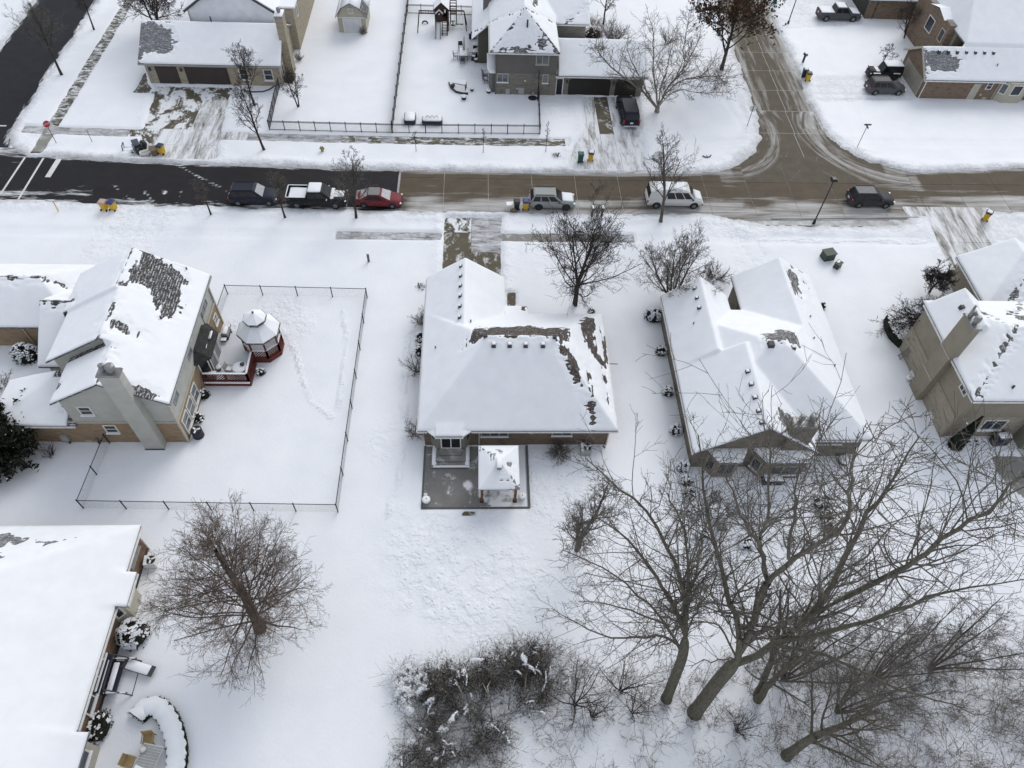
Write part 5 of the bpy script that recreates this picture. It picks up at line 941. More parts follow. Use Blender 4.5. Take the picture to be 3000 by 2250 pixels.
C5 = vehicle('passenger_van', 'white passenger van parked behind the bare kerbside tree', 'van', dict(paint='paint_white', hw=1.0, body=[(-2.9, 0.42, 1.0, 0.93), (-2.82, 0.32, 1.12, 0.98), (-1.5, 0.3, 1.16, 1.0), (0.8, 0.3, 1.16, 1.0), (1.9, 0.3, 1.14, 1.0), (2.2, 0.3, 1.08, 0.97), (2.75, 0.34, 0.92, 0.9), (2.9, 0.44, 0.72, 0.8)], cabin=[(-2.85, 2.05, 0.97, 1.12), (-2.7, 1.25, 0.84, 1.98), (-2.5, 1.0, 0.74, 2.08)], glass_lv=1, wheels=(-1.92, 1.98), wr=0.36, lamp=0.72, side=((0.40, 0.58), (0.60, 0.77), (0.79, 0.94)), snow=((-2.4, 0.9, 0.7, 2.08, 0.05), (2.1, 2.7, 0.7, 1.06, 0.03, -0.22)), bump='black_plastic', mirror='black_plastic'), 'cars parked along the street'); place(C5, 20.1, 60.1, 0.0)
C6 = vehicle('parked_car', 'dark grey sport utility vehicle parked alone right of the lamp post', 'car', suv_spec(4.7, 0.93, 1.68, 'paint_darkgrey', 2.78, snow=((-1.9, 0.05, 0.62, 1.68, 0.012),), snowmat='frost'), 'cars parked along the street'); place(C6, 41.0, 60.5, 0.0)
C7 = vehicle('pickup_truck', 'dark grey pickup truck with snowy bed cover in the top right driveway', 'pickup', pickup_spec('paint_grey', snow=((-0.72, 0.55, 0.74, 1.9, 0.06), (1.5, 2.6, 0.8, 1.17, 0.04, -0.06), (-2.85, -1.0, 0.9, 1.28, 0.04)), bump='black_plastic'), 'cars in driveways'); bed_of(C7, 2.95, 0.99, 'cover'); place(C7, 49.7, 100.3, 0.02)
# long black vehicle seen from behind in the middle driveway
f = 2.8
C8 = vehicle('parked_car', 'long black sport utility vehicle nose to the garage in the middle driveway', 'car', dict(paint='paint_ink', hw=1.02, body=[(-f, 0.42, 1.0, 0.94), (-f+0.1, 0.32, 1.1, 0.99), (-1.5, 0.3, 1.14, 1.02), (0.9, 0.3, 1.14, 1.02), (1.4, 0.3, 1.12, 1.0), (2.5, 0.32, 1.02, 0.95), (2.75, 0.38, 0.86, 0.88), (f, 0.46, 0.7, 0.8)], cabin=[(-f+0.1, 1.5, 0.96, 1.1), (-f+0.42, 0.75, 0.82, 1.82), (-f+0.6, 0.55, 0.74, 1.9)], glass_lv=1, wheels=(-1.55, 1.6), wr=0.4, lamp=0.85, tail=0.5, rails=(-2.1, 0.4, 0.78, 1.96), wind='frosted_glass', bump='chrome'), 'cars in driveways'); place(C8, 17.2, 75.7, math.radians(92))
C9 = vehicle('parked_car', 'charcoal sport utility vehicle in front of the tan garage door, top right', 'car', suv_spec(4.7, 0.93, 1.7, 'paint_grey', 2.85, rails=(-1.7, 0.1, 0.66, 1.76)), 'cars in driveways'); place(C9, 50.0, 82.0, 0.02)
J = vehicle('off_road_vehicle', 'black off-road vehicle with snowy hard top behind the charcoal car', 'car', dict(paint='paint_black', hw=0.82, body=[(-2.1, 0.5, 1.08, 0.78), (-2.05, 0.45, 1.14, 0.8), (0.6, 0.42, 1.14, 0.8), (0.75, 0.42, 1.14, 0.78), (1.95, 0.45, 1.1, 0.66), (2.05, 0.5, 1.0, 0.62)], cabin=[(-2.05, 0.62, 0.78, 1.1), (-2.0, 0.35, 0.74, 1.8), (-1.95, 0.3, 0.7, 1.86)], glass_lv=1, wheels=(-1.25, 1.3), wr=0.42, lamp=0.9, side=((0.04, 0.34), (0.38, 0.66), (0.70, 0.95)), snow=((-1.95, 0.28, 0.7, 1.86, 0.08), (0.8, 1.3, 0.6, 1.13, 0.05)), rim='black_plastic'), 'cars in driveways')
for x in (-1.25, 1.3):
    for sd in (-1, 1):
        fl = MB().cbox((x, sd*0.9, 0.98), (1.05, 0.26, 0.10)); fo = fl.build('fender', M['black_plastic'], J, world=False, bevel=0.03); MB().cbox((x, sd*0.9, 1.05), (0.9, 0.2, 0.06)).build('snow', M['car_snow'], fo, world=False, bevel=0.02)
MB().cyl((-2.3, 0, 1.05), (-2.08, 0, 1.05), 0.38, 0.38, 16).build('spare_wheel', M['tyre'], J, world=False)
place(J, 50.9, 85.3, math.pi+0.02)
# ================================================================ BINS
m_plain('bin_yellow', (0.62, 0.40, 0.03), 0.45); m_plain('bin_blue_lid', (0.02, 0.035, 0.16), 0.45); m_plain('bin_black', (0.018, 0.018, 0.02), 0.5); m_plain('bin_teal', (0.012, 0.085, 0.075), 0.5); m_plain('bin_rose_lid', (0.45, 0.33, 0.31), 0.6); m_plain('cardboard', (0.16, 0.125, 0.085), 0.85); m_plain('bin_navy', (0.012, 0.03, 0.055), 0.5)
def wheelie(x, y, rz, body, lid, label, h_=1.1, group='wheeled bins put out for collection', snow=False, z=0.05):
    r = empty('wheeled_bin', (x, y, z), rz, label, 'bin', group); B = lambda mb, nm, mt, par=r, **k: mb.build(nm, M[mt], par, world=False, **k)
    B(loft(MB(), [rrect(-0.26, 0.26, 0.24, 0.05, 0.06), rrect(-0.31, 0.31, 0.29, 0.05, h_*0.85), rrect(-0.34, 0.34, 0.32, 0.05, h_*0.86), rrect(-0.34, 0.34, 0.32, 0.05, h_*0.91)]), 'body', body)
    B(loft(MB(), [rrect(-0.36, 0.36, 0.33, 0.06, h_*0.91), rrect(-0.36, 0.36, 0.33, 0.06, h_*0.95), rrect(-0.26, 0.26, 0.24, 0.06, h_)]), 'lid', lid)
    B(MB().bar((-0.42, -0.25, h_*0.9), (-0.42, 0.25, h_*0.9), 0.04).bar((-0.42, -0.24, h_*0.9), (-0.32, -0.24, h_*0.88), 0.04).bar((-0.42, 0.24, h_*0.9), (-0.32, 0.24, h_*0.88), 0.04), 'handle', lid)
    for s in (-1, 1): B(MB().cyl((-0.27, s*0.25, 0.13), (-0.27, s*0.32, 0.13), 0.13, 0.13, 10), 'wheel', 'tyre')
    if snow: B(loft(MB(), [rrect(-0.3, 0.3, 0.28, 0.08, h_*0.97), rrect(-0.22, 0.22, 0.2, 0.08, h_+0.05)]), 'snow', 'car_snow', smooth=True)
    return r
wheelie(-36.55, 57.75, 1.4, 'bin_yellow', 'bin_rose_lid', 'yellow bin with pale lid, left one of the pair by the asphalt road')
wheelie(-35.7, 57.75, 1.3, 'bin_yellow', 'bin_blue_lid', 'yellow bin with blue lid, right one of the pair by the asphalt road')
wheelie(-33.45, 66.95, 1.3, 'bin_yellow', 'bin_navy', 'tilted yellow bin with dark lid beside the curbside junk heap')
wheelie(11.0, 66.75, 1.57, 'bin_teal', 'bin_teal', 'dark teal bin at the foot of the middle driveway')
wheelie(12.15, 67.05, 1.4, 'bin_yellow', 'bin_black', 'yellow bin with black lid beside the dark teal bin', snow=True)
wheelie(40.75, 84.95, 1.5, 'bin_navy', 'bin_navy', 'dark blue bin behind a yellow bin by the side road', snow=True)
wheelie(40.95, 84.1, 1.5, 'bin_yellow', 'bin_black', 'yellow bin in front of a dark blue bin by the side road')
wheelie(3.85, 58.7, 1.57, 'bin_black', 'bin_black', 'black bin at the kerb left of the silver car')
wheelie(4.75, 58.75, 1.57, 'bin_yellow', 'bin_blue_lid', 'yellow bin with blue lid touching the silver car')
wheelie(52.55, 57.95, 0.9, 'bin_yellow', 'bin_black', 'yellow bin at the right edge of the street', snow=True)
wheelie(41.8, 104.2, 1.2, 'bin_teal', 'bin_teal', 'small dark green bin far up the side road')
# heap of rubbish put out at the top left kerb
m_plain('bag_black', (0.012, 0.012, 0.014), 0.35, 0.5); m_plain('upholstery_grey', (0.19, 0.215, 0.255), 0.85)
def lump(name, x, y, z, rx, ry, rz_, mat, label=None, cat=None, group=None, seed=0, n=3, par=None):
    bm = bmesh.new(); bmesh.ops.create_icosphere(bm, subdivisions=n, radius=1.0); rg = np.random.default_rng(seed); ph = rg.random(6)*6
    for v in bm.verts:
        k = 1+0.10*math.sin(3*v.co.x+ph[0])*math.cos(4*v.co.y+ph[1])+0.07*math.sin(6*v.co.z+ph[2]+3*v.co.x); v.co = Vector((v.co.x*rx*k, v.co.y*ry*k, max(v.co.z, -0.75)*rz_*k+rz_*0.75))
    me = bpy.data.meshes.new(name); bm.to_mesh(me); bm.free(); me.polygons.foreach_set('use_smooth', [True]*len(me.polygons)); o = link(name, me, M[mat], par)
    o.location = (x, y, z); tag(o, label, cat, group); return o
ch = empty('discarded_armchair', (-36.0, 67.35, 0.05), 0.5, 'grey and black discarded armchair in the curbside junk heap', 'armchair')
for nm, c_, s_, mt, rx in (('seat', (0, 0, 0.38), (0.75, 0.75, 0.35), 'bag_black', 0), ('backrest', (-0.05, 0.36, 0.8), (0.7, 0.22, 0.75), 'upholstery_grey', -0.3), ('armrest', (-0.42, 0, 0.5), (0.18, 0.75, 0.5), 'upholstery_grey', 0), ('armrest', (0.42, 0, 0.5), (0.18, 0.75, 0.5), 'bag_black', 0)): MB().cbox(c_, s_, 0, rx).build(nm, M[mt], ch, world=False, bevel=0.07, segs=2)
lump('rubbish_bag', -35.6, 67.95, 0.05, 0.36, 0.36, 0.5, 'bag_black', 'black rubbish bag leaning behind the discarded grey armchair', 'rubbish bag', seed=3)
lump('rubbish_bag', -35.9, 66.9, 0.05, 0.26, 0.3, 0.34, 'bag_black', 'small black rubbish bag in front of the discarded grey armchair', 'rubbish bag', seed=4)
tr = empty('folded_treadmill', (-37.0, 67.5, 0.05), 0.1, 'pale metal exercise frame dumped left of the grey armchair', 'exercise machine')
for a, b in (((-0.7, -0.4, 0.1), (0.5, -0.6, 0.1)), ((-0.7, 0.3, 0.1), (0.5, 0.3, 0.1)), ((-0.6, -0.4, 0.1), (-0.5, -0.4, 0.75)), ((-0.6, 0.3, 0.1), (-0.5, 0.3, 0.75)), ((-0.5, -0.4, 0.75), (-0.5, 0.3, 0.75))): MB().bar(a, b, 0.08).build('frame_bar', M['trim_dark'] if a[1] < 0 else M['trim_grey'], tr, world=False)
MB().cbox((-0.05, -0.1, 0.17), (0.95, 0.5, 0.1)).build('deck', M['snow'], tr, world=False, bevel=0.03)
tb = empty('plastic_tub', (-35.2, 66.75, 0.05), 0.4, 'pale plastic tub lying right of the discarded armchair', 'tub'); loft(MB(), [rrect(-0.45, 0.45, 0.26, 0.1, 0.0), rrect(-0.5, 0.5, 0.32, 0.1, 0.35), rrect(-0.43, 0.43, 0.25, 0.08, 0.35), rrect(-0.4, 0.4, 0.22, 0.08, 0.12)], True, True).build('shell', M['trim_white'], tb, world=False, smooth=True)
MB().cbox((0, 0, 0.14), (0.7, 0.35, 0.04)).build('inside', M['trim_grey'], tb, world=False)
bx_ = empty('cardboard_box', (-34.25, 67.0, 0.05), 0.25, 'brown cardboard box standing next to the tilted yellow bin', 'box')
loft(MB(), [rrect(-0.28, 0.28, 0.5, 0.01, 0, 2), rrect(-0.28, 0.28, 0.5, 0.01, 0.62, 2)]).build('carton', M['cardboard'], bx_, world=False)
for s in (-1, 1): MB().cbox((s*0.36, 0, 0.68), (0.22, 0.98, 0.02), 0, 0, -s*0.6).build('flap', M['cardboard'], bx_, world=False)
cr_ = empty('wire_crate', (3.15, 58.75, 0.05), 0.1, 'white wire crate with rubbish beside the black kerb bin', 'crate')
for k in range(6): MB().bar((-0.35+0.14*k, -0.3, 0), (-0.35+0.14*k, -0.3, 0.6), 0.02).bar((-0.35+0.14*k, 0.3, 0), (-0.35+0.14*k, 0.3, 0.6), 0.02).build('wire', M['trim_white'], cr_, world=False)
for z in (0.05, 0.35, 0.6): MB().bar((-0.36, -0.3, z), (0.36, -0.3, z), 0.03).bar((-0.36, 0.3, z), (0.36, 0.3, z), 0.03).bar((-0.36, -0.3, z), (-0.36, 0.3, z), 0.03).bar((0.36, -0.3, z), (0.36, 0.3, z), 0.03).build('rim', M['trim_white'], cr_, world=False)
MB().cbox((0, 0, 0.63), (0.7, 0.58, 0.06)).build('snow', M['snow'], cr_, world=False, bevel=0.02)
lump('rubbish_bag', 3.5, 58.25, 0.05, 0.35, 0.22, 0.22, 'cardboard', 'brown paper rubbish lying before the black kerb bin', 'rubbish bag', seed=8)
# ================================================================ FENCES
m_plain('fence_black', (0.012, 0.012, 0.016), 0.4); m_plain('red_stain', (0.135, 0.034, 0.028), 0.7, 0.2, 0, 0.3, 5.0); m_plain('cedar', (0.17, 0.075, 0.038), 0.7, 0.2, 0, 0.2, 6.0); m_plain('play_wood', (0.062, 0.034, 0.024), 0.75, 0.2, 0, 0.25, 6.0); m_plain('wire_dark', (0.03, 0.03, 0.035), 0.6)
m_plain('wicker', (0.33, 0.235, 0.11), 0.7); m_plain('cover_navy', (0.012, 0.014, 0.028), 0.5); m_plain('sand_box', (0.36, 0.35, 0.32), 0.8); m_plain('teal_toy', (0.0, 0.19, 0.10), 0.5); m_plain('terracotta_dark', (0.05, 0.042, 0.04), 0.7); m_plain('stone_pale', (0.60, 0.59, 0.57), 0.7); m_plain('util_green', (0.045, 0.065, 0.05), 0.55); m_plain('concrete_edge', (0.10, 0.10, 0.10), 0.8)
def gz(x, y): return float(ground_fields(np.array([float(x)]), np.array([float(y)]))[0][0])
def posts_along(path, sp):
    out = []
    for a, b in zip(path[:-1], path[1:]):
        L = math.dist(a, b); n = max(1, round(L/sp)); out += [(a[0]+(b[0]-a[0])*k/n, a[1]+(b[1]-a[1])*k/n) for k in range(n)]
    return out+[path[-1]]
def chain_fence(path, label, h_=1.25, sp=3.05):
    r = empty('chain_link_fence', (*path[0], 0), 0, label, 'fence'); ps = posts_along(path, sp)
    for x, y in ps: MB().cyl((x, y, 0), (x, y, h_+0.06), 0.045, 0.045, 8).lathe([(0.05, 0), (0.06, 0.03), (0.02, 0.07)], (x, y, h_+0.05), 8).build('post', M['fence_black'], r)
    for a, b in zip(path[:-1], path[1:]): MB().cyl((*a, h_), (*b, h_), 0.03, 0.03, 6).build('top_rail', M['fence_black'], r)
    V = []; F = []
    for a, b in zip(path[:-1], path[1:]):
        a = np.array(a); b = np.array(b); L = np.linalg.norm(b-a); d = (b-a)/L; nrm = np.array([-d[1], d[0]]); z0, z1 = 0.08, h_-0.03; run = z1-z0
        for s in (1, -1):
            for t in np.arange(-run, L+run, 0.11):
                t0, t1 = (t, t+run) if s > 0 else (t+run, t); zz0, zz1 = z0, z1
                # clip to [0,L]
                lo, hi = 0.0, 1.0; dt = t1-t0
                for lim, sg in ((0, 1), (L, -1)):
                    u = (lim-t0)/dt
                    if (dt > 0) == (sg > 0): lo = max(lo, u)
                    else: hi = min(hi, u)
                if hi-lo < 0.02: continue
                p = [(a+d*(t0+dt*u), z0+run*u) for u in (lo, hi)]; n = len(V); w_ = 0.0022
                for q, z in p:
                    V += [(q[0]+nrm[0]*w_, q[1]+nrm[1]*w_, z), (q[0]-nrm[0]*w_*0.5+d[0]*w_, q[1]-nrm[1]*w_*0.5+d[1]*w_, z), (q[0]-nrm[0]*w_*0.5-d[0]*w_, q[1]-nrm[1]*w_*0.5-d[1]*w_, z)]
                F += [(n, n+1, n+4, n+3), (n+1, n+2, n+5, n+4), (n+2, n, n+3, n+5)]
    o = link('wire_mesh', np_mesh('wire_mesh', np.array(V)-np.array(r.location), [np.array(F)]), M['wire_dark'], r); tag(o, kind='stuff'); return r
chain_fence([(-22.5, 43.4), (-22.4, 46.35), (-10.0, 46.05), (-10.1, 24.68), (-28.18, 25.12), (-28.0, 30.6)], 'black chain link fence round the snowy yard of the left house')
def picket_fence(path, label, h_=1.25, sp=1.78, group=None):
    r = empty('picket_fence', (*path[0], 0), 0, label, 'fence', group)
    for x, y in posts_along(path, sp): MB().box(x-0.04, x+0.04, y-0.04, y+0.04, 0, h_+0.05).lathe([(0.06, 0), (0.05, 0.04), (0.01, 0.06)], (x, y, h_+0.05), 6).build('post', M['fence_black'], r)
    mb = MB()
    for a, b in zip(path[:-1], path[1:]):
        for z in (0.2, h_-0.14, h_-0.02): MB().bar((*a, z), (*b, z), 0.04, 0.05).build('rail', M['fence_black'], r)
        for x, y in posts_along([a, b], 0.12): mb.box(x-0.009, x+0.009, y-0.009, y+0.009, 0.08, h_)
    o = mb.build('pickets', M['fence_black'], r); tag(o, kind='stuff'); return r
picket_fence([(-23.35, 79.9), (-23.3, 76.7), (-23.05, 71.45), (-9.62, 71.3)], 'black metal picket fence round the top left yard')
picket_fence([(-9.55, 71.3), (6.85, 71.6), (7.05, 79.4)], 'black metal picket fence along the front of the middle yard')
fm = empty('board_fence', (-9.6, 71.4, 0), 0, 'long black fence between the two yards at the top', 'fence')
for k, y in enumerate(np.arange(71.5, 106, 2.4)):
    MB().box(-9.66, -9.54, y-0.06, y+0.06, 0, 1.5).build('post', M['fence_black'], fm)
    for z in (0.35, 0.75, 1.15): MB().box(-9.62, -9.58, y+0.06, y+2.34, z-0.14, z+0.16).build('board', M['fence_black'], fm)
picket_fence([(-9.5, 98.5), (-0.6, 98.45)], 'thin black fence behind the play set', 1.3)
# ================================================================ REAR PATIO OF THE CENTRE HOUSE
m_pave('patio', (0.20, 0.195, 0.185), attr=True, scale=1.1, soft=0.16, wet=0.6)
def cov_pat(x, y):
    e = 0.25+0.45*np.sin(y*0.9)*0.3; c = sstep(e-0.35, e+0.25, x-np.maximum(25.9-y, 0)*1.1)*0.86; c = np.maximum(c, 0.27+0*x); c = np.maximum(c, 0.7*np.exp(-(np.hypot((x+0.75)/0.5, (y-26.9)/0.7))**2)); c = np.where(sd_box(x, y, 0.2, 2.8, 25.4, 28.4) < 0, 0.55, c); return np.maximum(c, 0.6*sstep(25.3, 25.05, y)*sstep(-2, 1, x))
pt = sheet('patio', np.arange(-4.05, 3.75, 0.15), np.arange(25.02, 30.4, 0.15), lambda x, y: x < 99, M['patio'], 0.06, cov_pat)
mb = MB(); mb.box(-4.16, -4.02, 24.9, 30.4, -0.1, 0.075); mb.box(3.7, 3.86, 24.9, 30.4, -0.1, 0.075); mb.box(-4.02, 3.7, 24.9, 25.06, -0.1, 0.075); mb.build('border', M['concrete_edge'], pt)
MB().box(-1.15, -0.2, 24.42, 24.75, -0.05, 0.05).build('stepping_slab', M['drive_half'], pt)
st = empty('garden_steps', (-2.1, 29.3, 0.06), 0, 'three tier grey steps below the sliding patio door', 'steps')
for i, (x0, x1, y0, z) in enumerate(((-3.55, -0.6, 28.3, 0.20), (-3.22, -0.95, 28.78, 0.36), (-2.94, -1.3, 29.25, 0.52))):
    b = MB().box(x0, x1, y0, 29.85, 0.06, z).build('tread', M['walk_bare'] if i == 2 else M['patio_step'] if 'patio_step' in M else M['walk_bare'], st, bevel=0.015)
    MB().box(x0-0.02, x1+0.02, y0-0.02, y0+0.05, z-0.07, z-0.02).build('nosing', M['concrete_edge'], b)
for x0, x1 in ((-3.5, -3.15), (-0.98, -0.65)): MB().box(x0, x1, 28.5, 30.3, 0.2, 0.34).build('snow', M['snow'], st, smooth=True, bevel=0.06)
MB().box(-3.4, -0.7, 28.33, 28.5, 0.2, 0.23).build('snow', M['snow'], st, bevel=0.01)
gzb = empty('gazebo', (1.5, 27, 0.06), 0, 'square cedar gazebo with snowy hipped metal roof on the centre patio', 'gazebo')
for x in (0.28, 2.72):
    for y in (25.52, 28.5):
        p = MB().box(x-0.09, x+0.09, y-0.09, y+0.09, 0.06, 2.35).build('post', M['cedar'], gzb); MB().box(x-0.14, x+0.14, y-0.14, y+0.14, 0.06, 0.2).build('post_foot', M['play_wood'], p)
        sx, sy = (1 if x < 1 else -1), (1 if y < 27 else -1); MB().bar((x, y, 1.85), (x+sx*0.5, y, 2.3), 0.09).bar((x, y, 1.85), (x, y+sy*0.5, 2.3), 0.09).build('brace', M['cedar'], p)
for a, b in (((0.1, 25.45, 2.36), (2.9, 25.45, 2.36)), ((0.1, 28.57, 2.36), (2.9, 28.57, 2.36)), ((0.2, 25.3, 2.36), (0.2, 28.7, 2.36)), ((2.8, 25.3, 2.36), (2.8, 28.7, 2.36))): MB().bar(a, b, 0.1, 0.16).build('beam', M['cedar'], gzb)
gp_ = P_((0.02, 2.98, 25.18, 28.86), 2.42, S=0.58, N=0.58, W=0.72, E=0.72); mb = MB(); shell(mb, gp_, 0.06); mb.build('roof', M['metal_cap'], gzb)
roof_snow(gzb, [gp_], [(lambda e: lambda x, y, z: e(x, y, z)+0.12)(ell(cx, cy, rx, ry)) for cx, cy, rx, ry in ((2.25, 26.5, 0.2, 0.16), (2.5, 26.5, 0.2, 0.16), (2.3, 26.95, 0.2, 0.15), (2.55, 26.9, 0.18, 0.15), (1.75, 28.1, 0.2, 0.15), (1.9, 28.25, 0.16, 0.14))]+[ lambda x, y, z: np.maximum(np.abs((2.98-x)*0.72-(y-25.18)*0.58)-0.03, z-3.1), ell(1.7, 25.7, 0.03, 0.15), ell(2.15, 25.7, 0.03, 0.15)], 0.07, 0.045, seed=2.0)
MB().box(1.34, 1.66, 26.3, 27.15, 3.25, 3.55).build('vent_cupola', M['metal_cap'], gzb); MB().box(1.32, 1.68, 26.28, 27.17, 3.55, 3.62).build('snow', M['snow'], gzb, smooth=True, bevel=0.03)
def urn(x, y, r, hh, body, label, cat='planter', z=0.06, snow=True):
    e = empty('planter', (x, y, z), 0, label, cat); MB().lathe([(r*0.6, 0), (r*0.75, hh*0.1), (r, hh*0.85), (r*1.06, hh*0.9), (r*1.06, hh)], (0, 0, 0), 16).build('pot', M[body], e, world=False, smooth=False)
    if snow: MB().lathe([(r*1.0, hh), (r*1.04, hh+0.05), (r*0.8, hh+0.12), (r*0.3, hh+0.15), (0.02, hh+0.13)], (0, 0, 0), 16).build('snow', M['snow'], e, world=False, smooth=True)
    MB().cyl((0, 0, hh+0.1), (0.02, 0, hh+0.2), 0.05, 0.02, 6).build('plant_stub', M['terracotta_dark'], e, world=False)
    return e
urn(-3.78, 25.5, 0.30, 0.35, 'stone_pale', 'snow filled round planter at the left corner of the patio'); urn(3.26, 25.75, 0.28, 0.35, 'stone_pale', 'snow filled round planter right of the cedar gazebo'); urn(-3.85, 25.95, 0.13, 0.25, 'stone_pale', 'small snow capped pot behind the left patio planter')
def ac_unit(x, y, label, s=0.75, rz=0.0, hh=0.75, mat='trim_grey', rnd=False):
    e = empty('air_conditioner', (x, y, 0.05), rz, label, 'air conditioner', 'air conditioning units')
    if rnd: MB().lathe([(s*0.45, 0), (s*0.5, 0.05), (s*0.5, hh)], (0, 0, 0), 16).build('case', M[mat], e, world=False)
    else: MB().box(-s/2, s/2, -s/2, s/2, 0, hh).build('case', M[mat], e, world=False, bevel=0.03)
    MB().lathe([(s*0.40, hh+0.001), (s*0.40, hh+0.04), (s*0.1, hh+0.05)], (0.1*(not rnd), 0, 0), 16).build('fan_grille', M['black_plastic'], e, world=False)
    for k in range(3):
        a = 2.1*k+0.4; MB().cbox((0.1*(not rnd)+s*0.22*math.cos(a), s*0.22*math.sin(a), hh+0.06), (s*0.34, s*0.16, 0.05), a).build('snow', M['snow'], e, world=False, bevel=0.02)
    if not rnd: MB().box(-s/2+0.02, -s*0.22, -s/2+0.03, s/2-0.03, hh, hh+0.06).build('snow', M['snow'], e, world=False)
    return e
ac_unit(8.3, 29.75, 'grey air conditioning unit at the rear wall of the centre house', 0.8); ac_unit(-21.5, 31.3, 'dark round air conditioning unit beside the left house', 0.85, 0, 0.8, 'cover_navy', True); ac_unit(-22.2, 20.85, 'pale air conditioning unit beside the lower left house', 0.75, 0.1, 0.7, 'trim_white'); ac_unit(-0.9, 92.5, 'dark square air conditioning unit behind the charcoal house', 0.8, 0, 0.8, 'cover_navy')
# ================================================================ RED DECK AND PAVILION OF THE LEFT HOUSE
dk = empty('deck', (-20.3, 38, 0), 0, 'red stained wooden deck with lattice railings beside the left house', 'deck'); ZD = 0.6
GC, GR = (-17.95, 40.0), 1.62
octo = lambda r, a0=22.5: [(GC[0]+r*math.cos(math.radians(a0+45*k)), GC[1]+r*math.sin(math.radians(a0+45*k))) for k in range(8)]
m_snow('deck_snow', (0.62, 0.64, 0.67))
for k, y in enumerate(np.arange(36.2, 41.3, 0.30)): MB().box(-22.05, -18.55, y+0.01, y+0.29, ZD-0.06, ZD).build('deck_board', M['red_stain'], dk)
X, Y = np.meshgrid(np.linspace(-22.0, -18.62, 30), np.linspace(36.3, 41.3, 40)); Z = ZD+0.05*fbm(X, Y, 0.9, 3)+0.005; i = np.arange(X.size).reshape(40, 30)
link('snow', np_mesh('snow', np.stack([X.ravel(), Y.ravel(), Z.ravel()], 1)-np.array([-20.3, 38, 0]), [np.stack([i[:-1, :-1], i[:-1, 1:], i[1:, 1:], i[1:, :-1]], -1).reshape(-1, 4)], True), M['deck_snow'], dk)
def railing(par, a, b, z0, snow=True, h_=0.95, nm='railing'):
    L = math.dist(a, b); mb = MB(); d = ((b[0]-a[0])/L, (b[1]-a[1])/L)
    rl = MB().bar((*a, z0+h_), (*b, z0+h_), 0.13, 0.06).bar((*a, z0+0.12), (*b, z0+0.12), 0.06, 0.09).build(nm, M['red_stain'], par)
    for t in (0.0, 0.5, 1.0) if L > 2.5 else (0.0, 1.0): x, y = a[0]+d[0]*L*t, a[1]+d[1]*L*t; MB().box(x-0.07, x+0.07, y-0.07, y+0.07, 0.05, z0+h_+0.05).build('rail_post', M['red_stain'], par)
    run = h_-0.2; 
    for t in np.arange(-run, L, 0.22):
        t0, t1 = max(t, 0.02), min(t+run, L-0.02); za, zb = z0+0.14+(t0-t), z0+0.14+(t1-t)
        if t1-t0 > 0.08: mb.bar((a[0]+d[0]*t0, a[1]+d[1]*t0, za), (a[0]+d[0]*t1, a[1]+d[1]*t1, zb), 0.04, 0.06)
    tag(mb.build('lattice_slats', M['red_stain'], rl), kind='stuff')
    if snow: MB().bar((*a, z0+h_+0.05), (*b, z0+h_+0.05), 0.14, 0.06).build('snow', M['snow'], rl)
railing(dk, (-21.95, 36.2), (-18.5, 36.2), ZD); railing(dk, (-18.5, 36.2), (-18.55, 38.45), ZD)
MB().box(-22.05, -18.4, 36.08, 36.16, 0, ZD-0.02).build('skirt', M['red_stain'], dk); MB().box(-18.46, -18.38, 36.16, 38.4, 0, ZD-0.02).build('skirt', M['red_stain'], dk)
MB().box(-22.0, -18.42, 36.0, 36.08, ZD-0.08, ZD+0.06).build('snow', M['snow'], dk)
pv = empty('pavilion', (*GC, 0), 0, 'red octagonal garden pavilion with two tier snowy roof at the deck corner', 'gazebo')
MB().prism(octo(GR-0.02), 0.02, ZD-0.03).build('skirt', M['red_stain'], pv); MB().prism(octo(GR), ZD-0.03, ZD).build('floor', M['red_stain'], pv); MB().prism(octo(GR-0.2), ZD, ZD+0.03).build('floor_snow', M['deck_snow'], pv)
o8 = octo(GR-0.12)
for k in range(8):
    x, y = o8[k]; MB().bar((x, y, ZD), (x, y, 2.75), 0.12, 0.12, (1, 0, 0)).build('post', M['red_stain'], pv)
    if k not in (3,): railing(pv, o8[k], o8[(k+1) % 8], ZD, True, 0.9)
    a, b = o8[k], o8[(k+1) % 8]; MB().bar((*a, 2.62), (*b, 2.62), 0.08, 0.2).build('beam', M['red_stain'], pv)
def octroof(r0, z0, r1, z1, mat, nm, t=0.06):
    a = [(x, y, z0) for x, y in octo(r0)]+[(x, y, z1) for x, y in octo(r1)]; b = [(x, y, z-t) for x, y, z in a]
    return MB().add(a+b, [(i, (i+1) % 8, 8+(i+1) % 8, 8+i) for i in range(8)]+[(16+(i+1) % 8, 16+i, 24+i, 24+(i+1) % 8) for i in range(8)]+[(16+i, 16+(i+1) % 8, (i+1) % 8, i) for i in range(8)]+[(8+i, 8+(i+1) % 8, 24+(i+1) % 8, 24+i) for i in range(8)]).build(nm, M[mat], pv)
octroof(1.80, 2.66, 0.70, 3.52, 'shingle_dark', 'roof'); octroof(1.73, 2.74, 0.72, 3.60, 'snow', 'snow', 0.07)
for k in range(8): x, y = octo(0.70)[k]; MB().bar((x, y, 3.5), (x, y, 4.0), 0.09, 0.09, (1, 0, 0)).build('cupola_post', M['red_stain'], pv)
tag(MB().prism(octo(0.74), 3.62, 3.78).build('cupola_ring', M['red_stain'], pv))
octroof(0.98, 4.0, 0.05, 4.5, 'shingle_dark', 'cupola_roof'); octroof(0.92, 4.07, 0.06, 4.57, 'snow', 'snow', 0.07); MB().lathe([(0.05, 0), (0.1, 0.06), (0.05, 0.16), (0.01, 0.24)], (*GC, 4.58), 8).build('finial', M['trim_dark'], pv)
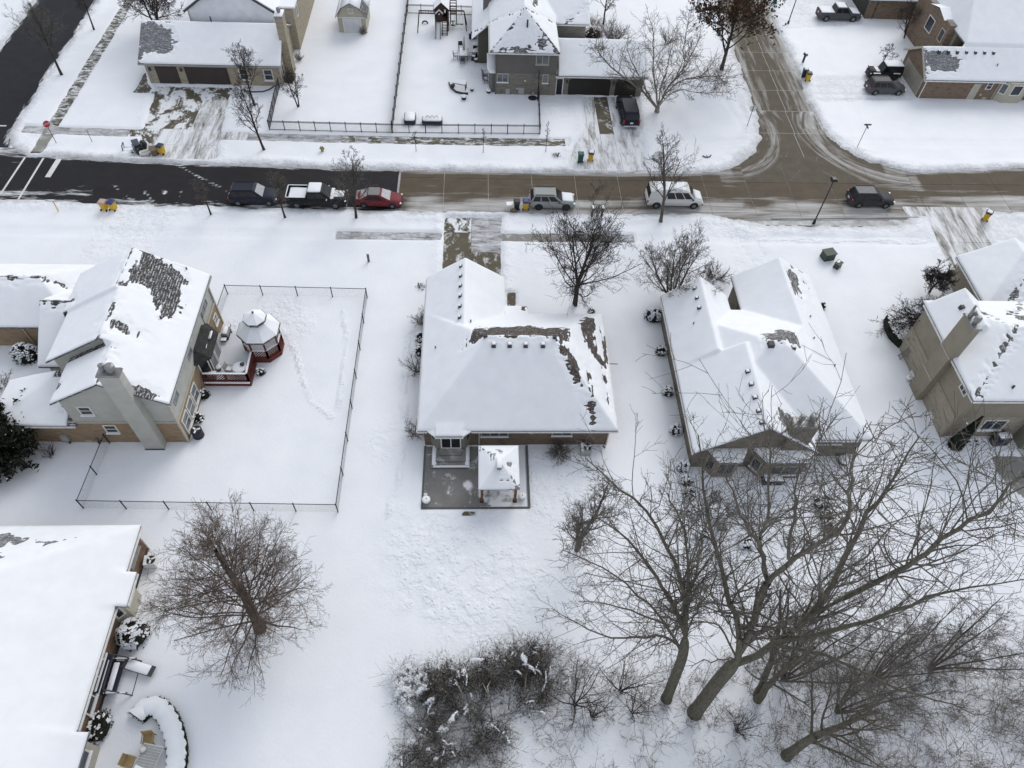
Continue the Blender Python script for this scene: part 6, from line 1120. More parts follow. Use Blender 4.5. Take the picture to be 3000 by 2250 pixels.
def patio_table(x, y, z, r, label, snow='snow', mat='black_plastic', hh=0.7, round_=True, lx=0, ly=0, rz=0.0):
    e = empty('patio_table', (x, y, z), rz, label, 'table')
    if round_: MB().lathe([(r, hh-0.04), (r, hh)], (0, 0, 0), 20).build('top', M[mat], e, world=False); MB().lathe([(r*0.97, hh), (r*0.98, hh+0.05), (r*0.85, hh+0.1), (0.02, hh+0.11)], (0, 0, 0), 20).build('snow', M[snow], e, world=False, smooth=True)
    else: MB().box(-lx/2, lx/2, -ly/2, ly/2, hh-0.04, hh).build('top', M[mat], e, world=False)
    for sx, sy in ((-1, -1), (1, -1), (1, 1), (-1, 1)):
        a = (sx*(r*0.6 if round_ else lx/2-0.08), sy*(r*0.6 if round_ else ly/2-0.08)); MB().bar((*a, hh-0.04), (a[0]*1.05, a[1]*1.05, 0), 0.05, 0.05, (1, 0, 0)).build('leg', M[mat], e, world=False)
    return e
def chair(x, y, z, rz, mat, label, snow=True, group=None, w_=0.55):
    e = empty('patio_chair', (x, y, z), rz, label, 'chair', group); B = lambda mb, nm, mt=mat, par=e, **k: mb.build(nm, M[mt], par, world=False, **k)
    B(MB().box(-w_/2, w_/2, -0.26, 0.26, 0.40, 0.45), 'seat'); B(MB().cbox((0, 0.28, 0.72), (w_, 0.05, 0.55), 0, -0.15), 'backrest')
    for sx in (-1, 1):
        for sy in (-1, 1): B(MB().bar((sx*w_*0.45, sy*0.24, 0.42), (sx*w_*0.47, sy*0.27, 0), 0.04, 0.04, (1, 0, 0)), 'leg')
        B(MB().bar((sx*w_*0.5, -0.26, 0.62), (sx*w_*0.5, 0.27, 0.62), 0.05, 0.04), 'armrest')
    if snow: B(MB().box(-w_*0.45, w_*0.45, -0.24, 0.22, 0.45, 0.53), 'snow', 'snow', bevel=0.03)
    return e
t = patio_table(-19.25, 37.05, ZD, 0.6, 'round snow covered table in the corner of the red deck'); MB().lathe([(0.17, 0.8), (0.19, 0.92), (0.1, 0.97)], (0.22, 0.2, 0), 12).build('umbrella_hub', M['trim_dark'], t, world=False)
chair(-20.15, 37.1, ZD, 1.4, 'sand_box', 'snowy patio chair left of the round deck table'); urn(-21.1, 37.35, 0.22, 0.3, 'terracotta_dark', 'small snowy pot by the sunroom door', z=ZD)
bb = empty('storage_box', (-21.45, 36.6, ZD), 0, 'white topped box on the deck by the railing', 'box'); MB().box(-0.35, 0.35, -0.2, 0.2, 0, 0.5).build('case', M['trim_grey'], bb, world=False, bevel=0.02); MB().box(-0.36, 0.36, -0.21, 0.21, 0.5, 0.58).build('lid_snow', M['snow'], bb, world=False, bevel=0.03)
def grill(x, y, rz, label, z=0.08, cover=False):
    e = empty('barbecue_grill', (x, y, z), rz, label, 'grill'); B = lambda mb, nm, mt, **k: mb.build(nm, M[mt], e, world=False, **k)
    B(MB().box(-0.55, 0.55, -0.3, 0.3, 0.1, 0.75), 'cabinet', 'black_plastic', bevel=0.02)
    B(loft(MB(), [rrect(-0.45, 0.45, 0.3, 0.08, 0.75), rrect(-0.45, 0.45, 0.28, 0.08, 1.0), rrect(-0.42, 0.42, 0.15, 0.08, 1.15)]), 'hood', 'metal_cap'); B(loft(MB(), [rrect(-0.42, 0.42, 0.24, 0.08, 1.04), rrect(-0.4, 0.4, 0.15, 0.08, 1.19)]), 'snow', 'snow', smooth=True)
    for s in (-1, 1): B(MB().box(s*0.75-0.2, s*0.75+0.2, -0.25, 0.25, 0.78, 0.84), 'side_shelf', 'black_plastic'); B(MB().box(s*0.75-0.18, s*0.75+0.18, -0.22, 0.22, 0.84, 0.90), 'snow', 'snow', bevel=0.02); B(MB().cyl((s*0.45, -0.32, 0.1), (s*0.45, 0.32, 0.1), 0.1, 0.1, 10), 'wheel', 'tyre')
    return e
grill(-21.3, 41.1, 1.57, 'barbecue grill with snowy hood at the end of the red deck'); grill(-0.55, 87.3, 1.4, 'black barbecue grill by the wall of the charcoal house')
# ================================================================ GARDEN OF THE HOUSE AT THE LOWER LEFT
sw = empty('garden_swing', (-22.2, 13.3, 0.1), 0, 'dark garden swing seat with snowy backrest along the lower left house', 'swing seat'); B = lambda mb, nm, mt, par=sw, **k: mb.build(nm, M[mt], par, world=True, **k)
B(MB().box(-22.55, -21.95, 12.3, 14.2, 0.55, 0.72), 'seat', 'cover_navy'); B(MB().box(-22.5, -22.15, 12.35, 14.1, 0.72, 0.82), 'snow', 'snow', smooth=True, bevel=0.04); B(MB().cbox((-22.75, 13.35, 1.05), (0.12, 2.3, 0.75), 0, 0, -0.35), 'backrest', 'cover_navy'); B(MB().cbox((-22.86, 13.35, 1.45), (0.26, 2.3, 0.1)), 'snow', 'snow', bevel=0.04)
for y in (12.3, 14.35):
    B(MB().bar((-22.7, y, 0.1), (-22.3, y, 1.6), 0.06).bar((-21.1, y, 0.1), (-22.3, y, 1.6), 0.06).bar((-22.7, y, 0.75), (-21.2, y, 0.75), 0.06), 'side_frame', 'trim_dark'); B(MB().bar((-22.6, y, 0.80), (-21.3, y, 0.80), 0.06, 0.04), 'snow', 'snow')
B(MB().bar((-22.3, 12.3, 1.6), (-22.3, 14.35, 1.6), 0.06), 'top_bar', 'trim_dark'); B(MB().bar((-21.15, 12.3, 0.12), (-21.15, 14.35, 0.12), 0.05), 'foot_bar', 'trim_dark')
cl = empty('sun_lounger', (-21.0, 13.85, 0.1), -0.28, 'snow covered sun lounger standing before the garden swing', 'lounger')
for sx in (-0.8, 0.8):
    for sy in (-1, 1): MB().bar((sx*0.8, sy*0.25, 0.36), (sx*0.85, sy*0.27, 0), 0.04, 0.04, (1, 0, 0)).build('leg', M['trim_dark'], cl, world=False)
MB().box(-0.9, 0.95, -0.32, 0.32, 0.34, 0.38).build('frame', M['trim_dark'], cl, world=False); MB().box(-0.86, 0.7, -0.3, 0.3, 0.38, 0.50).build('snow', M['snow'], cl, world=False, smooth=True, bevel=0.05); MB().cbox((-0.92, 0, 0.5), (0.06, 0.66, 0.35), 0, 0, -0.3).build('headrest', M['trim_dark'], cl, world=False)
t = patio_table(-19.0, 8.55, 0.1, 0, 'rectangular slatted patio table dusted with snow near the curved hedge', mat='stone_pale', round_=False, lx=1.2, ly=1.7, rz=-0.2)
for k in range(11): MB().box(-0.56, 0.56, -0.8+0.148*k, -0.8+0.148*k+0.11, 0.70, 0.72).build('slat', M['trim_grey'], t, world=False)
MB().prism([(-0.55, -0.8), (0.0, -0.8), (0.05, -0.4), (-0.5, -0.3)], 0.72, 0.78).build('snow', M['snow'], t, world=False)
lump('clay_pot', -19.35, 9.1, 0.82, 0.2, 0.17, 0.15, 'stone_pale', 'small frosted bowl lying on the slatted patio table', 'bowl', seed=5)
chair(-19.35, 9.75, 0.1, 0.1, 'wicker', 'tan wicker chair at the far end of the slatted table', False, 'wicker chairs at the slatted table', 0.62); chair(-20.1, 8.55, 0.1, 1.35, 'wicker', 'tan wicker chair at the left side of the slatted table', False, 'wicker chairs at the slatted table', 0.62)
urn(-20.75, 11.2, 0.22, 0.3, 'stone_pale', 'round snowy bowl planter at the tip of the curved hedge', z=0.1)
# ================================================================ GARDEN FURNITURE, RIGHT SIDE
t = patio_table(17.5, 24.2, 0.1, 0, 'square snow covered patio table behind the right ranch house', mat='trim_dark', round_=False, lx=1.15, ly=1.1); MB().box(-0.54, 0.54, -0.52, 0.52, 0.70, 0.8).build('snow', M['snow'], t, world=False, smooth=True, bevel=0.05)
def slat_chair(x, y, rz, label):
    e = empty('patio_chair', (x, y, 0.1), rz, label, 'chair', 'dark slatted chairs behind the right ranch'); B = lambda mb, nm, par=e: mb.build(nm, M['trim_dark'], par, world=False)
    for sx in (-1, 1): B(MB().bar((sx*0.3, 0.28, 0), (sx*0.3, 0.36, 0.95), 0.04).bar((sx*0.3, -0.3, 0), (sx*0.3, -0.3, 0.6), 0.04, 0.04, (1, 0, 0)).bar((sx*0.3, -0.3, 0.6), (sx*0.3, 0.33, 0.6), 0.05), 'side_frame')
    for k in range(5): B(MB().bar((-0.3, -0.25+0.12*k, 0.42), (0.3, -0.25+0.12*k, 0.42), 0.05, 0.03), 'seat_slat')
    for k in range(4): B(MB().bar((-0.3, 0.31+0.014*k, 0.52+0.14*k), (0.3, 0.31+0.014*k, 0.52+0.14*k), 0.03, 0.05), 'back_slat')
slat_chair(17.6, 25.4, 0.0, 'dark slatted chair behind the square snowy table'); slat_chair(17.5, 23.05, math.pi, 'dark slatted chair in front of the square snowy table'); slat_chair(18.6, 24.3, -1.57, 'dark slatted chair right of the square snowy table')
sb_ = empty('deck_box', (22.35, 27.0, 0.05), 0, 'navy deck box with snowy lid under the bay window', 'box'); loft(MB(), [rrect(-0.75, 0.75, 0.28, 0.05, 0), rrect(-0.8, 0.8, 0.36, 0.05, 0.62)]).build('case', M['cover_navy'], sb_, world=False); MB().box(-0.8, 0.8, -0.37, 0.37, 0.62, 0.66).build('lid', M['cover_navy'], sb_, world=False); MB().box(-0.72, 0.72, -0.32, 0.32, 0.66, 0.76).build('snow', M['snow'], sb_, world=False, smooth=True, bevel=0.05)
for s in (-1, 1): MB().cbox((s*0.12, -0.37, 0.4), (0.06, 0.05, 0.14)).build('latch', M['stone_pale'], sb_, world=False)
po = empty('bird_feeder_pole', (17.2, 26.6, 0.05), 0, 'thin dark pole standing by the left bay of the right ranch', 'pole'); MB().cyl((0, 0, 0), (0, 0, 1.9), 0.035, 0.03, 8).build('pole', M['trim_dark'], po, world=False); MB().bar((0, 0, 1.85), (0.35, 0, 1.9), 0.03).bar((0, 0, 1.5), (-0.25, 0, 1.6), 0.03).build('hook', M['trim_dark'], po, world=False)
urn(28.4, 28.7, 0.42, 0.5, 'terracotta_dark', 'dark round tub with snowy rim below the right ranch kitchen window', z=0.05)
gc = empty('covered_grill', (41.75, 30.55, 0.05), 0.1, 'navy covered grill with snow on top beside the right edge house', 'grill'); loft(MB(), [rrect(-0.65, 0.65, 0.36, 0.1, 0), rrect(-0.68, 0.68, 0.36, 0.1, 0.85), rrect(-0.5, 0.5, 0.28, 0.1, 1.1)]).build('cover', M['cover_navy'], gc, world=False, smooth=True); loft(MB(), [rrect(-0.5, 0.55, 0.3, 0.1, 1.04), rrect(-0.42, 0.5, 0.24, 0.1, 1.2)]).build('snow', M['snow'], gc, world=False, smooth=True)
MB().cyl((0.4, -0.37, 0.1), (0.4, -0.3, 0.1), 0.08, 0.08, 8).build('wheel', M['tyre'], gc, world=False)
pr_ = sheet('patio', np.arange(40.5, 48, 0.25), np.arange(23.5, 29.6, 0.25), lambda x, y: sd_poly(x, y, [(40.75, 29.4), (44.5, 29.4), (47.5, 23.6), (43.0, 24.6), (41.7, 25.6), (40.8, 26.8), (40.55, 28.2)]) < 0.2, M['walk_bare'], 0.0)
es = empty('garden_steps', (44.0, 29.6, 0), 0, 'curved pale steps at the right edge house, cut off by the frame', 'steps')
for k, r in enumerate((1.5, 1.1)):
    pts = [(44.6+r*math.cos(a), 30.0+r*math.sin(a)) for a in np.linspace(math.pi, 2*math.pi, 10)]; b = MB().prism(pts, 0, 0.17*(k+1)).build('tread', M['stone_pale'], es); MB().prism([(44.6+(r+0.03)*math.cos(a), 30.0+(r+0.03)*math.sin(a)) for a in np.linspace(math.pi, 2*math.pi, 10)], 0.17*(k+1)-0.07, 0.17*(k+1)-0.02).build('nosing', M['trim_dark'], b)
ld = empty('ladder', (37.0, 39.4, 0), 0, 'snowy folded ladder leaning at the right house side wall', 'ladder')
for s in (-0.2, 0.2): MB().bar((36.7, 39.3+s, 0.1), (37.1, 39.3+s, 1.3), 0.06).build('rail', M['metal_cap'], ld)
for k in range(5): MB().bar((36.75+0.08*k, 39.1, 0.25+0.23*k), (36.75+0.08*k, 39.5, 0.25+0.23*k), 0.04).build('rung', M['metal_cap'], ld)
urn(36.65, 36.9, 0.25, 0.3, 'stone_pale', 'small round snowy bird bath left of the right house chimney', 'bird bath', 0.05)
# ================================================================ THE MIDDLE YARD: PLAY SET AND TOYS
ps = empty('play_set', (-4.8, 94.4, 0), 0, 'brown wooden play set with slide, ladder and swings in the middle yard', 'play set'); B = lambda mb, nm, mt='play_wood', par=ps, **k: mb.build(nm, M[mt], par, world=True, **k)
for x in (-5.6, -4.0):
    for y in (94.1, 95.7): B(MB().box(x-0.07, x+0.07, y-0.07, y+0.07, 0, 2.9), 'tower_post')
B(MB().box(-5.65, -3.95, 94.05, 95.75, 1.35, 1.45), 'platform'); B(MB().box(-5.65, -3.95, 95.68, 95.76, 1.45, 2.2), 'tower_wall'); B(MB().box(-5.68, -5.6, 94.1, 95.7, 1.45, 2.2), 'tower_wall'); B(MB().box(-4.0, -3.92, 94.1, 95.7, 1.45, 2.2), 'tower_wall')
for s in (-1, 1):
    B(MB().add([(-4.8, 93.9, 3.75), (-4.8, 95.95, 3.75), (-4.8+s*1.05, 95.95, 2.8), (-4.8+s*1.05, 93.9, 2.8), (-4.8, 93.9, 3.67), (-4.8, 95.95, 3.67), (-4.8+s*1.05, 95.95, 2.72), (-4.8+s*1.05, 93.9, 2.72)], [(0, 1, 2, 3), (7, 6, 5, 4), (0, 3, 7, 4), (1, 5, 6, 2), (2, 6, 7, 3)]), 'roof'); B(MB().add([(-4.8, 93.95, 3.80), (-4.8, 95.95, 3.80), (-4.8+s*1.0, 95.95, 2.88), (-4.8+s*1.0, 93.95, 2.88)], [(0, 1, 2, 3)]), 'snow', 'snow')
B(MB().add([(-4.8, 94.0, 3.68), (-5.75, 94.0, 2.82), (-3.85, 94.0, 2.82), (-4.8, 94.06, 3.68), (-5.75, 94.06, 2.82), (-3.85, 94.06, 2.82)], [(0, 1, 2), (3, 5, 4), (0, 3, 4, 1), (1, 4, 5, 2), (2, 5, 3, 0)]), 'gable')
d_ = B(MB().box(-5.45, -4.7, 93.6, 94.0, 1.5, 2.55), 'dormer'); B(MB().add([(-5.08, 93.5, 2.95), (-5.08, 94.0, 2.95), (-5.58, 94.0, 2.5), (-5.58, 93.5, 2.5), (-4.58, 93.5, 2.5), (-4.58, 94.0, 2.5)], [(0, 1, 2, 3), (0, 4, 5, 1)]), 'snow', 'snow', d_); B(MB().box(-5.3, -4.85, 93.57, 93.6, 1.9, 2.4), 'window_hole', 'black_plastic', d_); B(MB().cbox((-5.08, 93.56, 2.52), (0.16, 0.04, 0.16)), 'star', 'trim_white', d_); B(MB().box(-4.45, -4.25, 93.97, 93.99, 2.5, 2.9), 'window_hole', 'trim_white')
# slide
B(MB().add([(-5.5, 93.9, 1.45), (-5.0, 93.9, 1.45), (-5.0, 91.9, 0.15), (-5.5, 91.9, 0.15), (-5.5, 93.9, 1.38), (-5.0, 93.9, 1.38), (-5.0, 91.9, 0.08), (-5.5, 91.9, 0.08)], [(0, 1, 2, 3), (7, 6, 5, 4), (0, 4, 5, 1), (3, 2, 6, 7), (1, 5, 6, 2), (0, 3, 7, 4)]), 'slide_bed', 'snow')
for x in (-5.55, -4.95): B(MB().add([(x-0.03, 93.95, 1.75), (x+0.03, 93.95, 1.75), (x+0.03, 91.85, 0.4), (x-0.03, 91.85, 0.4), (x-0.03, 93.95, 1.3), (x+0.03, 93.95, 1.3), (x+0.03, 91.85, 0.05), (x-0.03, 91.85, 0.05)], [(0, 1, 2, 3), (7, 6, 5, 4), (0, 4, 5, 1), (3, 2, 6, 7), (1, 5, 6, 2), (0, 3, 7, 4)]), 'slide_side', 'util_green')
for x in (-4.75, -4.1): B(MB().bar((x, 94.0, 1.6), (x, 92.9, 0.05), 0.12, 0.2), 'climber_rail')
for k in range(5): B(MB().bar((-4.75, 93.85-0.2*k, 1.35-0.26*k), (-4.1, 93.85-0.2*k, 1.35-0.26*k), 0.12, 0.06), 'climber_rung'); B(MB().bar((-4.6, 93.82-0.2*k, 1.42-0.26*k), (-4.25, 93.82-0.2*k, 1.42-0.26*k), 0.1, 0.05), 'snow', 'snow')
# monkey bars to the left, swing beam to the right
for y in (94.5, 95.1): B(MB().bar((-7.7, y, 2.15), (-5.6, y, 2.15), 0.1, 0.12), 'monkey_beam'); B(MB().bar((-7.7, y, 2.2), (-7.95, y-1.2 if y < 95 else y+0.3, 0), 0.1), 'monkey_leg')
for k in range(6): B(MB().cyl((-7.5+0.33*k, 94.5, 2.18), (-7.5+0.33*k, 95.1, 2.18), 0.025, 0.025, 6), 'monkey_rung')
B(MB().bar((-4.0, 95.0, 2.3), (-1.95, 95.0, 2.3), 0.12, 0.16), 'swing_beam')
for dy in (-0.9, 0.9): B(MB().bar((-1.95, 95.0, 2.3), (-1.6, 95.0+dy, 0), 0.1), 'swing_leg')
for x, nm, mt in ((-3.4, 'rider', 'teal_toy'), (-2.85, 'seat', 'trim_dark'), (-2.3, 'seat', 'trim_dark')):
    for s in (-0.2, 0.2): B(MB().cyl((x+s, 95.0, 2.25), (x+s, 95.0, 0.75 if nm == 'rider' else 0.6), 0.012, 0.012, 5), 'rope', 'trim_grey')
    if nm == 'rider': B(MB().bar((x, 95, 0.35), (x, 95, 1.05), 0.14).bar((x-0.3, 95, 0.9), (x+0.3, 95, 1.0), 0.09).bar((x-0.25, 95, 0.45), (x+0.25, 95, 0.4), 0.14), 'glider', mt)
    else: B(MB().box(x-0.24, x+0.24, 94.88, 95.12, 0.55, 0.6), 'seat', mt)
ot = empty('lookout', (-3.3, 96.3, 0), 0, 'small raised wooden lookout beside the play set roof', 'lookout')
for x in (-3.75, -2.95):
    for y in (95.9, 96.6): MB().box(x-0.05, x+0.05, y-0.05, y+0.05, 0, 2.9).build('post', M['play_wood'], ot)
for z in (1.5, 2.1, 2.85): MB().bar((-3.75, 95.9, z), (-2.95, 95.9, z), 0.08).bar((-3.75, 96.6, z), (-2.95, 96.6, z), 0.08).bar((-3.75, 95.9, z), (-3.75, 96.6, z), 0.08).bar((-2.95, 95.9, z), (-2.95, 96.6, z), 0.08).build('rail', M['play_wood'], ot)
MB().box(-3.75, -2.95, 95.9, 96.6, 1.35, 1.45).build('floor', M['sand_box'], ot)
rk = empty('half_tyre', (-7.1, 95.9, 0.1), 0, 'dark half buried tyre under the monkey bars', 'tyre'); mb = MB()
pts = [(0.35*math.cos(a), 0, 0.35*math.sin(a)-0.02) for a in np.linspace(0, math.pi, 12)]; mb.tube(pts, 0.09, 6); mb.build('tyre_arc', M['tyre'], rk, world=False)
bs = empty('sandbox', (-2.45, 79.95, 0.1), 0, 'boat shaped sandbox with a grey bench roof in the middle yard', 'sandbox'); pts = [(-3.6, 81.6), (-3.35, 80.5), (-2.7, 79.6), (-1.9, 79.3), (-1.25, 79.3)]
for a, b in zip(pts[:-1], pts[1:]): MB().bar((*a, 0.2), (*b, 0.2), 0.1, 0.32).build('side_board', M['terracotta_dark'], bs)
MB().prism([(-3.5, 81.6), (-3.2, 80.5), (-2.6, 79.7), (-1.3, 79.4), (-1.2, 80.4)], 0.08, 0.22).build('sand_snow', M['snow'], bs)
MB().cbox((-2.3, 80.5, 0.95), (1.7, 0.7, 0.08), -0.3, 0.35).build('seat_back', M['sand_box'], bs); MB().cbox((-2.3, 80.5, 1.02), (1.65, 0.62, 0.06), -0.3, 0.35).build('snow', M['snow'], bs)
for x, y in ((-3.0, 80.5), (-1.6, 80.0), (-1.5, 80.5), (-2.9, 80.9)): MB().box(x-0.05, x+0.05, y-0.05, y+0.05, 0.1, 0.95).build('leg', M['play_wood'], bs)
MB().cbox((-3.15, 80.6, 0.35), (0.35, 0.35, 0.4)).build('bow_box', M['terracotta_dark'], bs)
urn(-1.76, 78.3, 0.32, 0.4, 'cover_navy', 'dark tub with snow before the boat shaped sandbox'); urn(-0.82, 80.1, 0.22, 0.35, 'cover_navy', 'small dark tub right of the boat shaped sandbox'); urn(1.15, 79.75, 0.28, 0.35, 'cover_navy', 'dark snowy tub at the corner of the charcoal house')
def trampoline(name, x0, x1, y0, y1, label, hh=0.55, bumps=False):
    e = empty(name, ((x0+x1)/2, (y0+y1)/2, 0.1), 0, label, 'play pool'); lx, ly = (x1-x0)/2, (y1-y0)/2
    loft(MB(), [rrect(-lx, lx, ly, 0.3, 0, 4), rrect(-lx, lx, ly, 0.3, hh, 4)], True, True).build('wall', M['cover_navy'], e, world=False); loft(MB(), [rrect(-lx+0.04, lx-0.04, ly-0.04, 0.3, hh-0.02, 4), rrect(-lx+0.1, lx-0.1, ly-0.1, 0.3, hh+0.1, 4)]).build('snow', M['snow'], e, world=False, smooth=True)
    if bumps:
        for k in range(3): MB().tube([(-0.5+0.5*k+0.2*math.cos(a), 0.1, hh+0.08+0.22*math.sin(a)) for a in np.linspace(0, math.pi, 7)], 0.03, 5).build('hoop', M['trim_dark'], e, world=False)
trampoline('play_pool', -8.4, -7.1, 72.8, 74.6, 'square dark rimmed play pool filled with snow by the front fence'); trampoline('play_pool', -6.4, -4.1, 72.8, 73.9, 'long dark rimmed play pool with hoops by the front fence', bumps=True)
t = patio_table(-1.9, 87.6, 0.1, 0, 'snow covered dining table beside the charcoal house', mat='trim_dark', round_=False, lx=1.1, ly=2.0); MB().box(-0.52, 0.52, -0.95, 0.95, 0.70, 0.82).build('snow', M['snow'], t, world=False, smooth=True, bevel=0.05); MB().cyl((0, 0.3, 0.7), (0.05, 0.9, 2.2), 0.16, 0.06, 8).build('folded_umbrella', M['trim_grey'], t, world=False)
for (x, y, r, l) in ((-2.9, 87.2, 1.57, 'left of'), (-1.0, 87.4, -1.57, 'right of'), (-2.0, 86.2, math.pi, 'in front of'), (-2.3, 89.4, 0.2, 'behind')): chair(x, y, 0.1, r, 'trim_dark', 'dark snowy chair %s the dining table by the charcoal house' % l, True, 'dining chairs by the charcoal house')
urn(-0.35, 86.5, 0.25, 0.5, 'trim_dark', 'tall dark snowy urn by the charcoal house wall'); bxx = empty('deck_box', (-0.45, 89.6, 0.1), 0, 'black storage box with snowy lid behind the charcoal grill', 'box'); MB().box(-0.3, 0.3, -0.4, 0.4, 0, 0.7).build('case', M['black_plastic'], bxx, world=False, bevel=0.03); MB().box(-0.3, 0.3, -0.4, 0.4, 0.7, 0.82).build('snow', M['snow'], bxx, world=False, bevel=0.04)
for k, (x, y, l) in enumerate(((0.75, 82.0, 'nearer'), (0.7, 83.2, 'farther'))): chair(x, y, 0.1, 1.9, 'trim_dark', 'snowy lounge chair at the bay of the charcoal house, %s one' % l, True, 'lounge chairs at the bay', 0.7)
bh = empty('basketball_hoop', (6.9, 78.3, 0), 0, 'black basketball hoop pole with dark base by the fence corner', 'basketball hoop'); MB().lathe([(0.5, 0.05), (0.55, 0.15), (0.3, 0.3)], (6.35, 78.8, 0), 14).build('base', M['cover_navy'], bh); MB().cyl((6.9, 78.3, 0), (6.9, 78.3, 3.05), 0.07, 0.06, 8).build('pole', M['fence_black'], bh); MB().box(6.85, 6.95, 78.0, 79.2, 2.7, 3.5).build('backboard', M['trim_dark'], bh); MB().tube([(6.6+0.23*math.cos(a), 78.6+0.23*math.sin(a), 2.8) for a in np.linspace(0, 2*math.pi, 13)], 0.02, 5).build('rim', M['trim_dark'], bh)
# ================================================================ STREET FURNITURE
m_plain('sign_red', (0.42, 0.02, 0.025), 0.45); m_plain('post_steel', (0.10, 0.10, 0.105), 0.5, 0.5, 0.5); m_plain('hydrant_tan', (0.30, 0.23, 0.12), 0.6); m_plain('post_yellow', (0.62, 0.42, 0.05), 0.5); m_plain('sign_green', (0.008, 0.07, 0.05), 0.5); m_plain('weathered_wood', (0.12, 0.115, 0.11), 0.8)
def text_part(txt, par, loc, rot, size, mat, name='lettering'):
    cu = bpy.data.curves.new(name, 'FONT'); cu.body = txt; cu.size = size; cu.align_x = 'CENTER'; cu.align_y = 'CENTER'; cu.extrude = 0.004
    o = bpy.data.objects.new(name, cu); COL.objects.link(o); dg = bpy.context.evaluated_depsgraph_get(); me = bpy.data.meshes.new_from_object(o.evaluated_get(dg)); bpy.data.objects.remove(o)
    q = link(name, me, M[mat], par); q.location = loc; q.rotation_euler = rot; return q
def octsign(x, y, rz, label, back=False):
    e = empty('stop_sign', (x, y, 0), rz, label, 'stop sign'); MB().cyl((0, 0, 0), (0, 0, 2.75), 0.035, 0.035, 8).build('post', M['post_steel'], e, world=False)
    o = [(0.40*math.cos(math.radians(22.5+45*k)), 0.40*math.sin(math.radians(22.5+45*k))) for k in range(8)]
    MB().add([(a, -0.045, 2.4+b) for a, b in o]+[(a, -0.060, 2.4+b) for a, b in o], [tuple(range(8)), tuple(range(15, 7, -1))]+[(i, 8+i, 8+(i+1) % 8, (i+1) % 8) for i in range(8)]).build('plate', M['trim_white'], e, world=False)
    MB().add([(a*0.92, -0.0605, 2.4+b*0.92) for a, b in o]+[(a*0.92, -0.066, 2.4+b*0.92) for a, b in o], [tuple(range(8)), tuple(range(15, 7, -1))]+[(i, 8+i, 8+(i+1) % 8, (i+1) % 8) for i in range(8)]).build('face', M['sign_red'], e, world=False)
    text_part('STOP', e, (0, -0.07, 2.4), (math.pi/2, 0, 0), 0.28, 'trim_white'); return e
octsign(-44.9, 68.4, 0.9, 'red octagonal stop sign at the top left street corner'); octsign(31.0, 73.8, math.pi-0.25, 'back of an octagonal stop sign at the concrete side road')
sp = empty('street_name_sign', (42.9, 70.2, 0), 0, 'green street name sign on a dark post right of the side road', 'street sign'); MB().cyl((42.9, 70.2, 0), (42.9, 70.2, 2.9), 0.035, 0.035, 8).build('post', M['post_steel'], sp)
MB().box(42.5, 43.3, 70.17, 70.23, 2.9, 3.06).build('blade', M['sign_green'], sp); MB().box(42.87, 42.93, 69.8, 70.6, 2.70, 2.86).build('blade', M['sign_green'], sp)
def lamp_post(x, y, label, hh=5.2, rz=0.0):
    e = empty('street_lamp', (x, y, 0), rz, label, 'street lamp', 'street lamps'); B = lambda mb, nm, mt: mb.build(nm, M[mt], e, world=False)
    B(MB().cyl((0, 0, 0), (0, 0, hh), 0.075, 0.05, 10), 'post', 'fence_black'); B(MB().lathe([(0.16, 0), (0.14, 0.35), (0.09, 0.45)], (0, 0, 0), 10), 'base', 'fence_black'); B(MB().bar((0, 0, hh), (0, 0.25, hh+0.12), 0.07), 'arm', 'fence_black')
    B(MB().add([(-0.32, -0.22, hh+0.08), (0.32, -0.22, hh+0.08), (0.28, 0.42, hh+0.12), (-0.28, 0.42, hh+0.12), (-0.2, -0.12, hh+0.32), (0.2, -0.12, hh+0.32), (0.16, 0.3, hh+0.32), (-0.16, 0.3, hh+0.32)], [(3, 2, 1, 0), (4, 5, 6, 7), (0, 1, 5, 4), (1, 2, 6, 5), (2, 3, 7, 6), (3, 0, 4, 7)]), 'lamp_head', 'fence_black'); B(MB().box(-0.2, 0.2, -0.15, 0.3, hh+0.04, hh+0.08), 'lens', 'trim_white')
lamp_post(34.2, 57.1, 'tall black street lamp left of the lone dark grey car'); lamp_post(42.3, 98.5, 'slim black street lamp beside the top right driveway')
for x, y, hh, lab, mt, r_ in ((-41.3, 68.75, 1.6, 'thin grey marker post by the top left sidewalk', 'post_steel', 0.03), (-40.9, 57.35, 1.45, 'yellow marker post near the pair of yellow bins', 'post_yellow', 0.05)):
    e = empty('marker_post', (x, y, 0), 0, lab, 'post'); MB().cyl((0, 0, 0), (0.02, 0, hh), r_, r_, 8).build('post', M[mt], e, world=False); MB().lathe([(r_*1.5, hh), (r_*1.5, hh+0.04), (0.01, hh+0.08)], (0.02, 0, 0), 8).build('cap', M['snow'], e, world=False)
e = empty('bollard', (-10.3, 50.75, 0), 0, 'grey bollard standing alone in snow left of the centre driveway', 'bollard'); MB().lathe([(0.16, 0), (0.15, 0.1), (0.11, 0.12), (0.11, 1.05), (0.07, 1.12)], (0, 0, 0), 12).build('shaft', M['weathered_wood'], e, world=False); MB().lathe([(0.1, 1.1), (0.11, 1.15), (0.02, 1.2)], (0, 0, 0), 10).build('snow', M['snow'], e, world=False)
